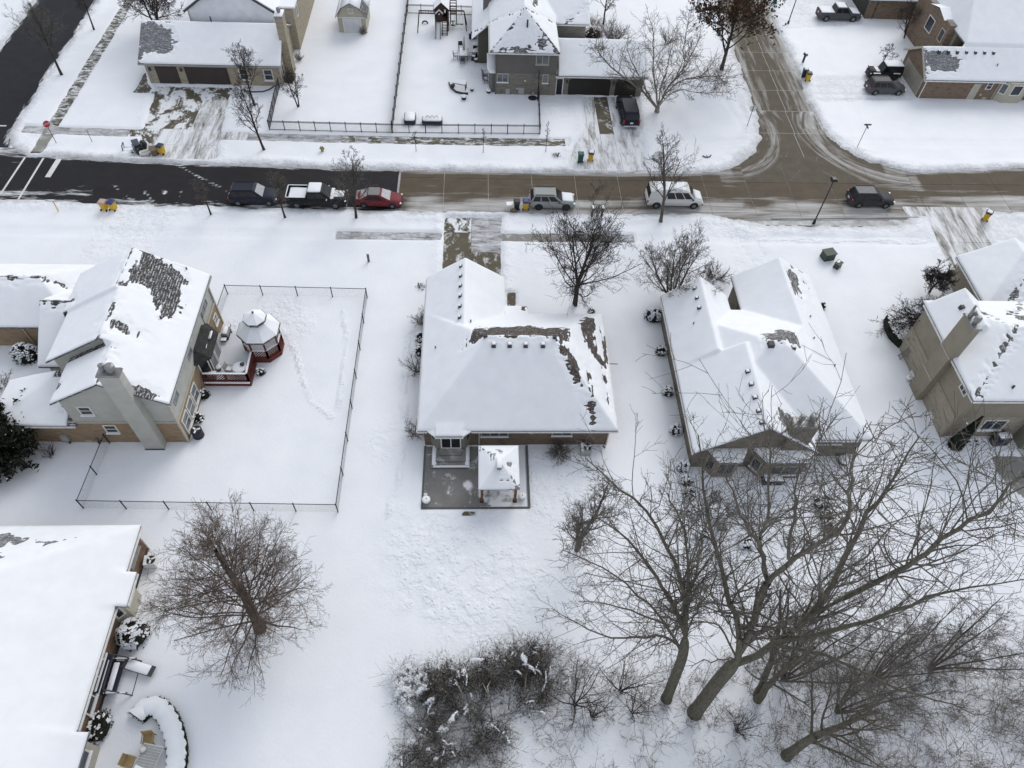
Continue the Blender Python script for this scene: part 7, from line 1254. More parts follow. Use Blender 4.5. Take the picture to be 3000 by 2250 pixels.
def mailbox(x, y, lab, rz=0.0, mt='weathered_wood'):
    e = empty('mailbox', (x, y, 0), rz, lab, 'mailbox', 'kerbside mailboxes'); MB().box(-0.1, 0.1, -0.1, 0.1, 0, 1.15).build('post', M[mt], e, world=False); loft(MB(), [[(px, py, 1.1+pz) for px, pz in ((-0.14, 0), (0.14, 0), (0.14, 0.2), (0.08, 0.3), (-0.08, 0.3), (-0.14, 0.2))] for py in (-0.28, 0.28)]).build('box', M['post_steel'], e, world=False); MB().box(-0.12, 0.12, -0.26, 0.26, 1.38, 1.46, 0.05, 0.05).build('snow', M['snow'], e, world=False)
mailbox(11.4, 57.5, 'left one of the twin grey mailboxes behind the front yard tree'); mailbox(12.4, 57.55, 'right one of the twin grey mailboxes behind the front yard tree'); mailbox(41.5, 88.2, 'black mailbox beside the side road at the top right', 0.4, 'trim_dark')
e = empty('fire_hydrant', (-16.8, 67.75, 0.05), 0, 'tan fire hydrant half buried in the verge snow', 'hydrant'); MB().lathe([(0.2, 0), (0.16, 0.06), (0.16, 0.5), (0.2, 0.52), (0.14, 0.68), (0.04, 0.75)], (0, 0, 0), 12).build('barrel', M['hydrant_tan'], e, world=False); MB().cyl((-0.26, 0, 0.4), (0.26, 0, 0.4), 0.08, 0.08, 8).cyl((0, -0.28, 0.36), (0, 0, 0.36), 0.1, 0.1, 8).build('outlets', M['hydrant_tan'], e, world=False); MB().lathe([(0.14, 0.66), (0.1, 0.78), (0.01, 0.8)], (0, 0, 0), 10).build('snow', M['snow'], e, world=False)
for x, y, s, hh, rz, lab in ((34.0, 51.9, 1.15, 0.85, 0.25, 'large green utility cabinet in the snow right of the ranch driveway'), (34.6, 50.6, 0.7, 0.65, 0.7, 'small green utility pedestal with snow before the larger cabinet')):
    e = empty('utility_cabinet', (x, y, 0.03), rz, lab, 'utility box', 'green utility boxes'); MB().box(-s/2, s/2, -s*0.4, s*0.4, 0, hh, 0.03, 0.03).build('case', M['util_green'], e, world=False, bevel=0.03); MB().box(-s/2-0.02, s/2+0.02, -s*0.42, s*0.42, hh, hh+0.05).build('lid', M['util_green'], e, world=False)
    if s < 1: MB().cbox((0.05, 0.1, hh+0.08), (s*0.6, s*0.35, 0.08)).build('snow', M['snow'], e, world=False, bevel=0.03)
e = empty('round_cover', (19.85, 68.1, 0.03), 0, 'flat round snow free patch cover on the verge by the middle driveway', 'cover'); MB().lathe([(0.75, 0), (0.8, 0.06), (0.3, 0.14)], (0, 0, 0), 18).build('disc', M['walk_dusty'], e, world=False); MB().cyl((0, 0, 0.1), (0, 0, 0.2), 0.1, 0.1, 8).build('knob', M['trim_grey'], e, world=False)
e = empty('fallen_branch', (25.2, 67.85, 0.08), 0, 'short dark curved branch lying on the snowy verge', 'branch'); MB().tube([(-0.5, 0.15, 0.12), (-0.3, -0.05, 0.1), (0, -0.12, 0.1), (0.3, 0.05, 0.12), (0.45, 0.25, 0.15)], 0.06, 6).build('wood', M['terracotta_dark'], e, world=False); MB().bar((0.0, -0.1, 0.1), (-0.1, 0.15, 0.2), 0.05).build('twig', M['terracotta_dark'], e, world=False)
for (x, y, lab, s) in ((53.8, 88.8, 'larger black planter bowl by the tan garage', 0.45), (54.75, 89.2, 'smaller black planter bowl by the tan garage', 0.2)): urn(x, y, s, s*0.8, 'black_plastic', lab)
e = empty('garden_edging', (-25.2, 79.3, 0), 0, 'dark curved bed edging before the beige house window', 'edging')
pts = [(-27.3, 79.0), (-26.2, 78.8), (-25.1, 78.9), (-24.4, 79.4), (-24.0, 80.1)]
for a, b in zip(pts[:-1], pts[1:]): MB().bar((*a, 0.12), (*b, 0.12), 0.08, 0.26).build('edge_board', M['terracotta_dark'], e)
e = empty('kettle_grill', (-39.9, 93.8, 0), 0, 'black kettle barbecue by the tree behind the beige house', 'grill'); MB().lathe([(0.12, 0.7), (0.4, 0.95), (0.42, 1.05), (0.3, 1.25), (0.05, 1.3)], (-39.3, 92.3, 0), 14).build('kettle', M['black_plastic'], e); 
for a in (0, 2.1, 4.2): MB().bar((-39.3+0.2*math.cos(a), 92.3+0.2*math.sin(a), 0.8), (-39.3+0.4*math.cos(a), 92.3+0.4*math.sin(a), 0), 0.05, 0.05, (1, 0, 0)).build('leg', M['black_plastic'], e)
MB().lathe([(0.32, 1.22), (0.2, 1.33), (0.02, 1.36)], (-39.3, 92.3, 0), 12).build('snow', M['snow'], e)
# ================================================================ TREES AND SHRUBS
m_bark('bark_grey', (0.12, 0.108, 0.09)); m_bark('bark_dark', (0.055, 0.048, 0.042)); m_bark('bark_brown', (0.085, 0.066, 0.052)); m_bark('bark_pale', (0.26, 0.235, 0.205), 1.0); m_bark('bark_olive', (0.125, 0.115, 0.088)); m_bark('twig_grey', (0.125, 0.113, 0.098)); m_bark('twig_dark', (0.052, 0.045, 0.040)); m_bark('twig_russet', (0.135, 0.105, 0.085)); m_bark('brush', (0.155, 0.138, 0.118)); m_bark('brush_dark', (0.042, 0.037, 0.032))
def m_leaf(name, a, b):
    g = NG(name); q = g.n('ShaderNodeObjectInfo'); n = g.noise(2.5, 2); g.col(g.mix(g.mr(n, 0.35, 0.65), a, b), 0.8, 0.2); return g.m
m_leaf('leaf_rust', (0.05, 0.027, 0.017), (0.105, 0.05, 0.028)); m_leaf('leaf_brown', (0.05, 0.036, 0.022), (0.085, 0.058, 0.034)); m_leaf('needle', (0.010, 0.014, 0.010), (0.026, 0.030, 0.020)); m_leaf('box_leaf', (0.012, 0.015, 0.011), (0.032, 0.032, 0.022)); m_leaf('dry_grass', (0.22, 0.18, 0.11), (0.30, 0.25, 0.16))
def unit(v): return v/np.maximum(np.linalg.norm(v, axis=-1, keepdims=True), 1e-9)
def tubes(P, R, s=3):
    """P (N,m,3), R (N,m) -> verts, quads"""
    N, m, _ = P.shape; T = np.empty_like(P); T[:, 1:-1] = P[:, 2:]-P[:, :-2]; T[:, 0] = P[:, 1]-P[:, 0]; T[:, -1] = P[:, -1]-P[:, -2]; T = unit(T)
    ref = np.where(np.abs(T[..., 2:3]) > 0.9, np.array([1.0, 0, 0]), np.array([0, 0, 1.0])); X = unit(np.cross(T, ref)); Y = np.cross(T, X)
    a = 2*np.pi*np.arange(s)/s; V = P[:, :, None, :]+R[:, :, None, None]*(X[:, :, None, :]*np.cos(a)[None, None, :, None]+Y[:, :, None, :]*np.sin(a)[None, None, :, None])
    idx = np.arange(N*m*s).reshape(N, m, s); nx = np.roll(idx, -1, 2); F = np.stack([idx[:, :-1], nx[:, :-1], nx[:, 1:], idx[:, 1:]], -1).reshape(-1, 4)
    return V.reshape(-1, 3), F
def join(parts):
    V = []; F = []; n = 0
    for v, f in parts: V.append(v); F.append(f+n); n += len(v)
    return np.concatenate(V), np.concatenate(F)
def sample(P, R, t):
    """point, tangent, radius at params t (N,k) along polylines"""
    N, m, _ = P.shape; u = np.clip(t, 0, 0.9999)*(m-1); i = u.astype(int); f = (u-i)[..., None]; r = np.arange(N)[:, None]
    a, b = P[r, i], P[r, i+1]; return a*(1-f)+b*f, unit(b-a), R[r, i]*(1-f[..., 0])+R[r, i+1]*f[..., 0]
def sprout(rg, P, R, k, t0, t1, ang, angv, ln, lnv, taper, rr, m, curv, up, rmin, even=False, crown=None):
    """k children per branch"""
    N = len(P); t = t0+(t1-t0)*((np.arange(k)[None, :]+rg.random((N, k)))/k); p, d, r = sample(P, R, t)
    az = rg.random((N, k))*6.283; 
    if even: az = (np.arange(k)[None, :]*2.4+rg.random((N, 1))*6.28+rg.normal(0, 0.3, (N, k)))
    ref = np.where(np.abs(d[..., 2:3]) > 0.95, np.array([1.0, 0, 0]), np.array([0, 0, 1.0])); X = unit(np.cross(d, ref)); Y = np.cross(d, X)
    an = np.radians(ang+angv*rg.normal(0, 1, (N, k)))[..., None]; D = unit(d*np.cos(an)+(X*np.cos(az)[..., None]+Y*np.sin(az)[..., None])*np.sin(an))
    Lp = np.linalg.norm(np.diff(P, axis=1), axis=2).sum(1)[:, None]; L = Lp*ln*(1-taper*t)*np.exp(rg.normal(0, lnv, (N, k)))
    if crown is not None: L = crown(t, Lp)*np.exp(rg.normal(0, lnv, (N, k)))
    p = p.reshape(-1, 3); D = D.reshape(-1, 3); L = L.reshape(-1); r = np.maximum(r.reshape(-1)*rr, rmin); Q = np.empty((len(p), m, 3)); Q[:, 0] = p
    for j in range(1, m):
        D = unit(D+rg.normal(0, curv, D.shape)+np.array([0, 0, up])); Q[:, j] = Q[:, j-1]+D*(L/(m-1))[:, None]
    Rr = r[:, None]*np.linspace(1, 0.35, m)[None, :]; return Q, np.maximum(Rr, rmin*0.7)
def stems(rg, base, n, h_, spread, r0, m=7, curv=0.06, up=0.04, lv=0.15):
    a = 2*np.pi*(np.arange(n)+rg.random(n)*0.7)/n; s = np.radians(spread*(0.5+0.7*rg.random(n))); D = np.stack([np.cos(a)*np.sin(s), np.sin(a)*np.sin(s), np.cos(s)], 1); L = h_*(1-lv*rg.random(n)); Q = np.empty((n, m, 3)); Q[:, 0] = np.array(base)+D*0.05+np.stack([np.cos(a), np.sin(a), 0*a], 1)*r0*0.6
    for j in range(1, m): D = unit(D+rg.normal(0, curv, D.shape)+np.array([0, 0, up])); Q[:, j] = Q[:, j-1]+D*(L/(m-1))[:, None]
    return Q, r0*np.linspace(1, 0.25, m)[None, :]*np.ones((n, 1))
def finish(root, nm, parts, mat, smooth=True, kind=None):
    V, F = join(parts); o = link(nm, np_mesh(nm, V-np.array(root.location), [F], smooth), M[mat], root)
    if kind: tag(o, kind=kind)
    return o
def bare_tree(name, label, base, h_, width, seed, trunk=0.25, r0=None, cat='tree', bark='bark_dark', twig='twig_dark', n1=16, k2=6, k3=6, k4=4, lead=1, spread=10, ang=48, up=0.10, tw=0.011, group=None, shape='round', leaves=None, rr1=0.50, lv1=0.16):
    """trunk, limbs and twigs of a leafless tree; width = crown spread"""
    rg = np.random.default_rng(seed); b = (base[0], base[1], -0.05); root = empty(name, (base[0], base[1], 0), 0, label, cat, group); r0 = r0 or 0.016*h_+0.02
    P0, R0 = stems(rg, b, lead, h_, spread if lead > 1 else 2.0, r0, 9, 0.035 if lead == 1 else 0.05, 0.03)
    R0[:, 0] *= 1.25
    hw = width/2
    if shape == 'round': cf = lambda t, L: hw*1.12*np.sin(np.pi*np.clip(0.15+0.85*(t-trunk)/(1-trunk), 0, 1))**0.6*(1.05-0.35*t)+0.25
    elif shape == 'cone': cf = lambda t, L: hw*1.1*(1.06-np.clip((t-trunk)/(1-trunk), 0, 1))**0.85+0.3
    elif shape == 'vase': cf = lambda t, L: hw*1.25*(1.1-0.75*t)+0.2
    elif shape == 'oval': cf = lambda t, L: hw*1.12*np.clip(np.sin(np.pi*np.clip(0.30+0.68*(t-trunk)/(1-trunk), 0, 1)), 0.05, 1)**0.75+0.3
    else: cf = None
    P1, R1 = sprout(rg, P0, R0, n1, trunk, 0.97, ang, 9, 0.5, lv1, 0.5, rr1, 8, 0.10, up, 0.014, True, cf)
    P2, R2 = sprout(rg, P1, R1, k2, 0.18, 0.96, 42, 12, 0.52, 0.22, 0.45, 0.55, 5, 0.14, up*0.8, tw*1.25)
    P3, R3 = sprout(rg, P2, R2, k3, 0.12, 0.98, 44, 14, 0.50, 0.25, 0.4, 0.6, 4, 0.18, up*0.6, tw)
    fine = [tubes(P2, R2, 4), tubes(P3, R3, 3)]
    if k4: P4, R4 = sprout(rg, P3, R3, k4, 0.15, 1.0, 45, 15, 0.55, 0.25, 0.4, 0.7, 2, 0.15, 0.03, tw*0.85); fine.append(tubes(P4, R4, 3))
    finish(root, 'trunk', [tubes(P0, R0, 9)], bark); finish(root, 'limbs', [tubes(P1, R1, 5)], bark); cr = finish(root, 'crown', fine, twig, False)
    if leaves:
        mat, n, s = leaves; ends = (P4 if k4 else P3)[:, 1:].reshape(-1, 3); c = ends[rg.integers(0, len(ends), n)]+rg.normal(0, 0.09, (n, 3)); finish(root, 'leaves', [cards(rg, c, s)], mat, False)
    return root
def cards(rg, c, s, flat=0.0, asp=1.0):
    n = len(c); N_ = rg.normal(0, 1, (n, 3)); N_[:, 2] += flat*4; N_ = unit(N_); X = unit(np.cross(N_, rg.normal(0, 1, (n, 3)))); Y = np.cross(N_, X); ss = s*(0.6+0.8*rg.random((n, 1)))
    V = np.stack([c-X*ss*asp, c-Y*ss*0.7, c+X*ss*asp, c+Y*ss*0.7], 1).reshape(-1, 3); return V, np.arange(4*n).reshape(-1, 4)
def ev_shrub(x, y, rx, ry, h_, label, seed, snow=0.5, cat='shrub', name='evergreen_shrub', leaf='box_leaf', n=None, s=0.07, group=None, cone=False, z=0.05):
    rg = np.random.default_rng(seed); root = empty(name, (x, y, z), 0, label, cat, group); n = n or int(900*max(rx*ry, 0.25)*max(h_, 0.7)); d = unit(rg.normal(0, 1, (n, 3))); d[:, 2] = np.abs(d[:, 2])*0.98+0.0
    k = (0.62+0.42*rg.random((n, 1))**0.6)*(1+0.12*np.sin(5*d[:, :1]*3+seed)*np.cos(4*d[:, 1:2]*3+1.3*seed)); c = d*k*np.array([rx, ry, h_])
    if cone: zz = rg.random(n)**0.8; a = rg.random(n)*6.283; r = (1-zz)**0.8*(0.7+0.35*rg.random(n)); c = np.stack([rx*r*np.cos(a), ry*r*np.sin(a), h_*zz], 1)
    c = c+np.array([x, y, z+0.05]); finish(root, 'foliage', [cards(rg, c, s)], leaf, False)
    MB().lathe([(rx*0.78, 0), (rx*0.80, h_*0.35), (rx*(0.35 if cone else 0.6), h_*0.7), (rx*0.05, h_*0.86)], (x, y, z-0.02), 12, 1.0, ry/rx).build('inner_growth', M[leaf], root)
    MB().cyl((x, y, 0), (x, y, z+h_*0.6), 0.05, 0.03, 6).build('stem', M['bark_dark'], root)
    if snow > 0:
        m = int(520*snow*max(rx*ry, 0.2)); d = unit(rg.normal(0, 1, (m, 3))); d[:, 2] = np.abs(d[:, 2])+0.25; d = unit(d); keep = (np.sin(d[:, 0]*9+seed)+np.cos(d[:, 1]*8+2*seed)+rg.normal(0, 0.7, m)) > 0.1; d = d[keep]; c = d*np.array([rx, ry, h_])*1.0+np.array([x, y, z+0.10])
        finish(root, 'snow', [cards(rg, c, 0.12, 1.6)], 'snow', False, 'stuff')
    return root
def bare_shrub(x, y, h_, width, label, seed, mat='brush', n=9, k=5, tw=0.010, cat='shrub', name='bare_shrub', group=None, spread=38, k3=4, lvl=3):
    rg = np.random.default_rng(seed); root = empty(name, (x, y, 0), 0, label, cat, group); P0, R0 = stems(rg, (x, y, -0.02), n, h_*1.1, spread, 0.02+0.006*h_, 7, 0.10, 0.03, 0.35)
    P1, R1 = sprout(rg, P0, R0, k, 0.15, 0.97, 35, 12, 0.5, 0.2, 0.45, 0.6, 5, 0.14, 0.06, tw*1.2); P2, R2 = sprout(rg, P1, R1, k3, 0.15, 1, 40, 14, 0.5, 0.25, 0.4, 0.6, 4, 0.15, 0.04, tw); parts = [tubes(P1, R1, 3), tubes(P2, R2, 3)]
    finish(root, 'stems', [tubes(P0, R0, 5)], mat); finish(root, 'twigs', parts, mat, False); return root
# ---- street and yard trees (bases measured from the photograph)
bare_tree('street_tree', 'bare tree between asphalt side road and sidewalk, top left', (-48.9, 81.6), 8.2, 6.2, 11, 0.25, bark='bark_dark', twig='twig_grey')
bare_tree('street_tree', 'smaller bare tree further up the asphalt side road', (-48.5, 92.2), 5.5, 3.6, 12, 0.3, n1=12)
bare_tree('yard_tree', 'dark bare tree behind the beige garage roof', (-40.6, 92.5), 7.5, 8.5, 13, 0.18, n1=14, ang=62, lead=3, spread=22, tw=0.02)
bare_tree('street_tree', 'bare tree on the verge beside the beige house driveway', (-22.95, 67.9), 7.3, 4.8, 14, 0.28, ang=38, shape='vase')
bare_tree('yard_tree', 'bare tree in front of the beige house window', (-25.5, 76.2), 6.6, 4.8, 15, 0.3, ang=38, shape='vase')
bare_tree('yard_tree', 'small bare tree inside the top left fenced yard', (-20.6, 76.1), 4.0, 3.3, 16, 0.18, n1=9, k3=5, k4=3, lead=2, spread=14)
for i, (x, y, hh, l) in enumerate(((-6.8, 68.0, 2.5, 'tiny bare sapling on the verge, leftmost of three'), (0.5, 68.0, 3.3, 'bare sapling on the verge, middle one of three'), (7.35, 68.35, 3.4, 'bare sapling on the verge, nearest the middle driveway'))): bare_tree('sapling', l, (x, y), hh, 0.75, 20+i, 0.35, r0=0.035, n1=9, k2=4, k3=3, k4=0, ang=25, cat='sapling', group='saplings on the verge')
bare_tree('street_tree', 'small bare kerb tree right of the yellow bins', (-26.25, 57.05), 4.4, 2.3, 24, 0.3, n1=10, ang=35, twig='twig_grey', tw=0.010)
bare_tree('street_tree', 'bare kerb tree between the navy car and the black pickup', (-19.05, 56.75), 5.2, 3.2, 25, 0.25, n1=12, ang=36, twig='twig_grey', tw=0.010)
bare_tree('street_tree', 'bare kerb tree in front of the red sedan', (-12.05, 56.8), 6.8, 4.4, 26, 0.16, n1=14, ang=42, shape='vase', twig='twig_grey')
bare_tree('street_tree', 'bare kerb tree in front of the white van', (18.45, 56.9), 9.3, 6.0, 27, 0.2, n1=13, ang=36, shape='vase', bark='bark_grey')
bare_tree('yard_tree', 'large dark bare tree in the front yard of the centre house', (8.75, 45.4), 8.7, 9.4, 28, 0.12, n1=18, ang=44, shape='vase', tw=0.013, lead=2, spread=7)
bare_tree('yard_tree', 'many stemmed bare tree at the front corner of the right ranch', (17.7, 46.2), 5.6, 6.6, 29, 0.12, n1=8, k2=5, lead=7, spread=30, ang=32, tw=0.011, bark='bark_grey', twig='twig_grey')
bare_tree('yard_tree', 'bare tree at the top edge right of the charcoal house', (16.6, 96.8), 6.5, 7.5, 30, 0.22, n1=14, ang=60)
bare_tree('yard_tree', 'reddish bare shrub tree by the top right brown wall', (57.5, 95.2), 4.2, 3.6, 31, 0.2, n1=9, k4=3, lead=2, spread=14, ang=50)
bare_tree('ornamental_tree', 'small umbrella shaped bare tree in front of the tan garage', (52.2, 88.7), 1.9, 2.7, 32, 0.55, r0=0.07, n1=9, k2=5, k3=4, k4=3, ang=78, up=0.02, tw=0.016)
bare_tree('ornamental_tree', 'round clipped dark bare tree near the right edge driveway', (42.6, 47.3), 2.5, 3.0, 33, 0.3, r0=0.11, n1=20, k2=9, k3=8, k4=4, ang=52, up=0.04, tw=0.017)
bare_tree('yard_tree', 'pyramidal bare tree with thick trunk in the lower left yard', (-14.35, 16.3), 12.0, 8.2, 34, 0.10, r0=0.36, n1=66, k2=8, k3=7, k4=4, ang=62, up=0.05, bark='bark_brown', twig='twig_russet', tw=0.009, shape='oval', rr1=0.19, lv1=0.07)
bare_tree('yard_tree', 'slender bare tree standing alone left of the big lower right trees', (7.05, 21.7), 8.5, 4.4, 35, 0.12, n1=13, ang=30, shape='vase', bark='bark_grey', twig='twig_grey', lead=2, spread=8)
bare_tree('yard_tree', 'oak with rust brown leaves beside the concrete side road', (30.4, 86.0), 10.5, 12.5, 36, 0.2, r0=0.24, n1=17, k3=5, ang=60, leaves=('leaf_rust', 4200, 0.13))
lv = [o for o in bpy.data.objects if o.name.startswith('crown') and o.parent and o.parent.get('label', '').startswith('oak')]
def more_leaves(root, mat, n, s, seed):
    rg = np.random.default_rng(seed); cr = [c for c in root.children if c.name.startswith('crown')][0]; V = np.empty(len(cr.data.vertices)*3); cr.data.vertices.foreach_get('co', V); V = V.reshape(-1, 3)+np.array(root.location); c = V[rg.integers(0, len(V), n)]+rg.normal(0, 0.1, (n, 3)); finish(root, 'leaves', [cards(rg, c, s)], mat, False)
more_leaves(lv[0].parent, 'leaf_brown', 2600, 0.14, 99)
# ---- the many-leadered birch in the middle front yard
def F3(x, y): return (1600+x/2.5143, y/2.5143)
F13 = lambda x, y: (1600+x/2.37, 1300+y/2.37)
F14 = lambda x, y: (2200+x/2.37, 1300+y/2.37)
F15 = lambda x, y: (1800+x/2.765, 1900+y/2.765)
F16 = lambda x, y: (2400+x/3.318, 1750+y/3.318)
def follow(start, pix, elev, zmax=7.0):
    """limb through photo pixels; each step climbs at about the given elevation"""
    out = [np.array(start, float)]; es = elev if isinstance(elev, (list, tuple)) else [elev]*len(pix)
    for (px, py), e in zip(pix, es):
        best = None
        for dz in np.arange(-0.6, zmax, 0.05):
            q = at(px, py, out[-1][2]+dz); d = math.hypot(*(q-out[-1])[:2]); er = abs(math.degrees(math.atan2(dz, d+1e-6))-e)+0.15*math.hypot(d, dz)
            if best is None or er < best[0]: best = (er, q)
        out.append(best[1])
    return np.array(out)
def resample(P, m):
    s = np.concatenate([[0], np.cumsum(np.linalg.norm(np.diff(P, axis=0), axis=1))]); t = np.linspace(0, s[-1], m)
    Q = np.stack([np.interp(t, s, P[:, k]) for k in range(3)], 1)
    for _ in range(2): Q[1:-1] = (Q[:-2]+2*Q[1:-1]+Q[2:])/4
    return Q
def limb_tree(name, label, trunk, limbs, seed, bark, twig, tw=0.011, dens=2.2, k3=5, k4=4, k5=3, l2=2.6, cat='tree', up=0.06):
    """trunk: (pts, r0, r1); limbs: list of (pts, r0, r1)"""
    rg = np.random.default_rng(seed); b = trunk[0][0]; root = empty(name, (b[0], b[1], 0), 0, label, cat); m = 14
    Pt = resample(np.array(trunk[0]), m)[None]; Rt = np.linspace(trunk[1], trunk[2], m)[None].copy(); Rt[:, 0] *= 1.18; Rt[:, -2] *= 0.86; Rt[:, -1] *= 0.35; finish(root, 'trunk', [tubes(Pt, Rt, 10)], bark)
    fine = []; ends = []
    for pts, ra, rb in limbs:
        P = resample(np.array(pts), m)[None]; P = P+np.concatenate([np.zeros((1, 1, 3)), rg.normal(0, 0.05, (1, m-1, 3))], 1); R = np.linspace(ra*0.86, rb, m)[None]; finish(root, 'limb', [tubes(P, R, 7)], bark)
        L = np.linalg.norm(np.diff(P[0], axis=0), axis=1).sum(); k = max(5, int(L*dens))
        cf = lambda t, Lp: l2*(0.55+0.6*np.sin(np.pi*np.clip(t, 0, 1)))*(1.0-0.35*t)
        P2, R2 = sprout(rg, P, R, k, 0.12, 1.0, 42, 12, 0.3, 0.3, 0.3, 0.42, 7, 0.12, up, tw*1.6, False, cf); P3, R3 = sprout(rg, P2, R2, k3, 0.15, 1.0, 42, 12, 0.5, 0.25, 0.4, 0.6, 4, 0.15, up*0.7, tw*1.1); fine += [tubes(P2, R2, 4), tubes(P3, R3, 3)]
        P4, R4 = sprout(rg, P3, R3, k4, 0.2, 1.0, 42, 14, 0.5, 0.25, 0.4, 0.65, 3, 0.16, 0.03, tw); fine.append(tubes(P4, R4, 3))
    finish(root, 'crown', fine, twig, False); return root
b = np.array([20.85, 76.4, 0.0]); T0 = [b, b+[0.0, 0.1, 0.5], b+[0.0, 0.2, 0.9]]
lim = [(follow(T0[1], [F3(730, 680), F3(600, 590), F3(500, 520), F3(400, 420), F3(360, 320)], 38), 0.16, 0.03), (follow(T0[1], [F3(770, 720), F3(700, 600), F3(640, 480), F3(590, 330)], 55), 0.12, 0.03), (follow(T0[2], [F3(800, 600), F3(785, 430), F3(790, 250), F3(760, 110)], 62), 0.14, 0.03), (follow(T0[2], [F3(840, 660), F3(880, 540), F3(910, 400), F3(930, 300)], 60), 0.10, 0.03),
       (follow(T0[2], [F3(900, 640), F3(980, 550), F3(1030, 470), F3(1110, 340), F3(1130, 260)], 55), 0.15, 0.03), (follow(T0[2], [F3(890, 660), F3(960, 590), F3(1100, 560), F3(1240, 560), F3(1320, 600)], 30), 0.10, 0.02), (follow(T0[1], [F3(900, 700), F3(980, 650), F3(1090, 690), F3(1220, 680), F3(1350, 680)], 18), 0.09, 0.02), (follow(T0[2], [F3(1010, 480), F3(1020, 330), F3(1040, 200), F3(1060, 80)], 60), 0.07, 0.02)]
limb_tree('birch_tree', 'wide bare birch with pale splayed limbs left of the concrete side road', (T0, 0.30, 0.24), lim, 41, 'bark_pale', 'twig_grey', 0.012, 2.4, 5, 4, 3, 2.6)
# ---- the big bare trees at the lower right
def vert(base, pix):
    """height over base that lies on the pixel row"""
    best = min(np.arange(0.2, 25, 0.1), key=lambda z: np.hypot(*(at(*pix, z)[:2]-np.array(base[:2])))); return at(*pix, best)
b = np.array([11.85, 11.55, 0.0]); tp = [b, vert(b, F13(950, 1480)), vert(b, F13(968, 1330))]; t1 = tp[-1]
c1 = follow(t1, [F13(970, 1180), F13(975, 1080)], 80); 
lim = [(follow(t1, [F13(900, 1150), F13(850, 1040), F13(760, 940), F13(700, 800), F13(600, 690), F13(430, 560), F13(300, 480)], [70, 65, 60, 55, 50, 50, 50]), 0.17, 0.02),
       (np.concatenate([c1, follow(c1[-1], [F13(925, 930), F13(890, 780), F13(815, 670), F13(700, 440), F13(550, 320), F13(370, 240), F13(285, 90)], [68, 62, 60, 58, 55, 50, 50])[1:]]), 0.17, 0.02),
       (np.concatenate([c1, follow(c1[-1], [F13(1000, 950), F13(985, 800), F13(965, 620), F13(900, 480), F13(830, 330)], 72)[1:]]), 0.13, 0.02),
       (np.concatenate([c1, follow(c1[-1], [F13(1030, 950), F13(1060, 830), F13(1085, 650), F13(1080, 480)], 75)[1:]]), 0.11, 0.02),
       (follow(tp[1], [F13(850, 1245), F13(650, 1190), F13(500, 1130), F13(330, 1080), F13(230, 1090)], [45, 35, 30, 25, 20]), 0.10, 0.02), (follow(tp[1], [F13(880, 1310), F13(720, 1340), F13(560, 1360), F13(400, 1330), F13(280, 1290), F13(120, 1190), F13(40, 1140)], [40, 30, 22, 22, 20, 20, 20]), 0.11, 0.015),
       (follow(tp[1], [F13(800, 1210), F13(700, 1100), F13(560, 970), F13(440, 890), F13(270, 800), F13(110, 740)], [60, 50, 45, 45, 40, 40]), 0.10, 0.02), (follow(t1, [F13(1030, 1180), F13(1110, 1060), F13(1190, 900), F13(1180, 760)], 65), 0.07, 0.02)]
limb_tree('bare_tree', 'tall bare tree with olive trunk, leftmost of the big lower right trees', (tp, 0.33, 0.26), lim, 42, 'bark_olive', 'twig_grey', 0.009, 2.5, 4, 4, 3, 2.9)
b = np.array([13.49, 10.7, 0.0]); tp = [b, vert(b, F13(1200, 1640)), vert(b, F13(1330, 1500))]; t1 = tp[-1]; t0 = tp[1]
e1 = follow(t1, [F13(1355, 1390)], 85); f1 = follow(t1, [F13(1400, 1330), F13(1480, 1100), F13(1540, 960)], 82); g1 = follow(t0+(t1-t0)*0.75, [F13(1450, 1450), F13(1600, 1400), F14(150, 1390), F14(330, 1290)], 50)
F2 = follow(f1[-1], [F14(260, 800), F14(430, 760), F14(560, 680), F14(640, 590), F14(690, 480), F14(700, 350), F14(690, 200), F14(710, 40)], [75, 60, 60, 65, 70, 60, 60, 60])
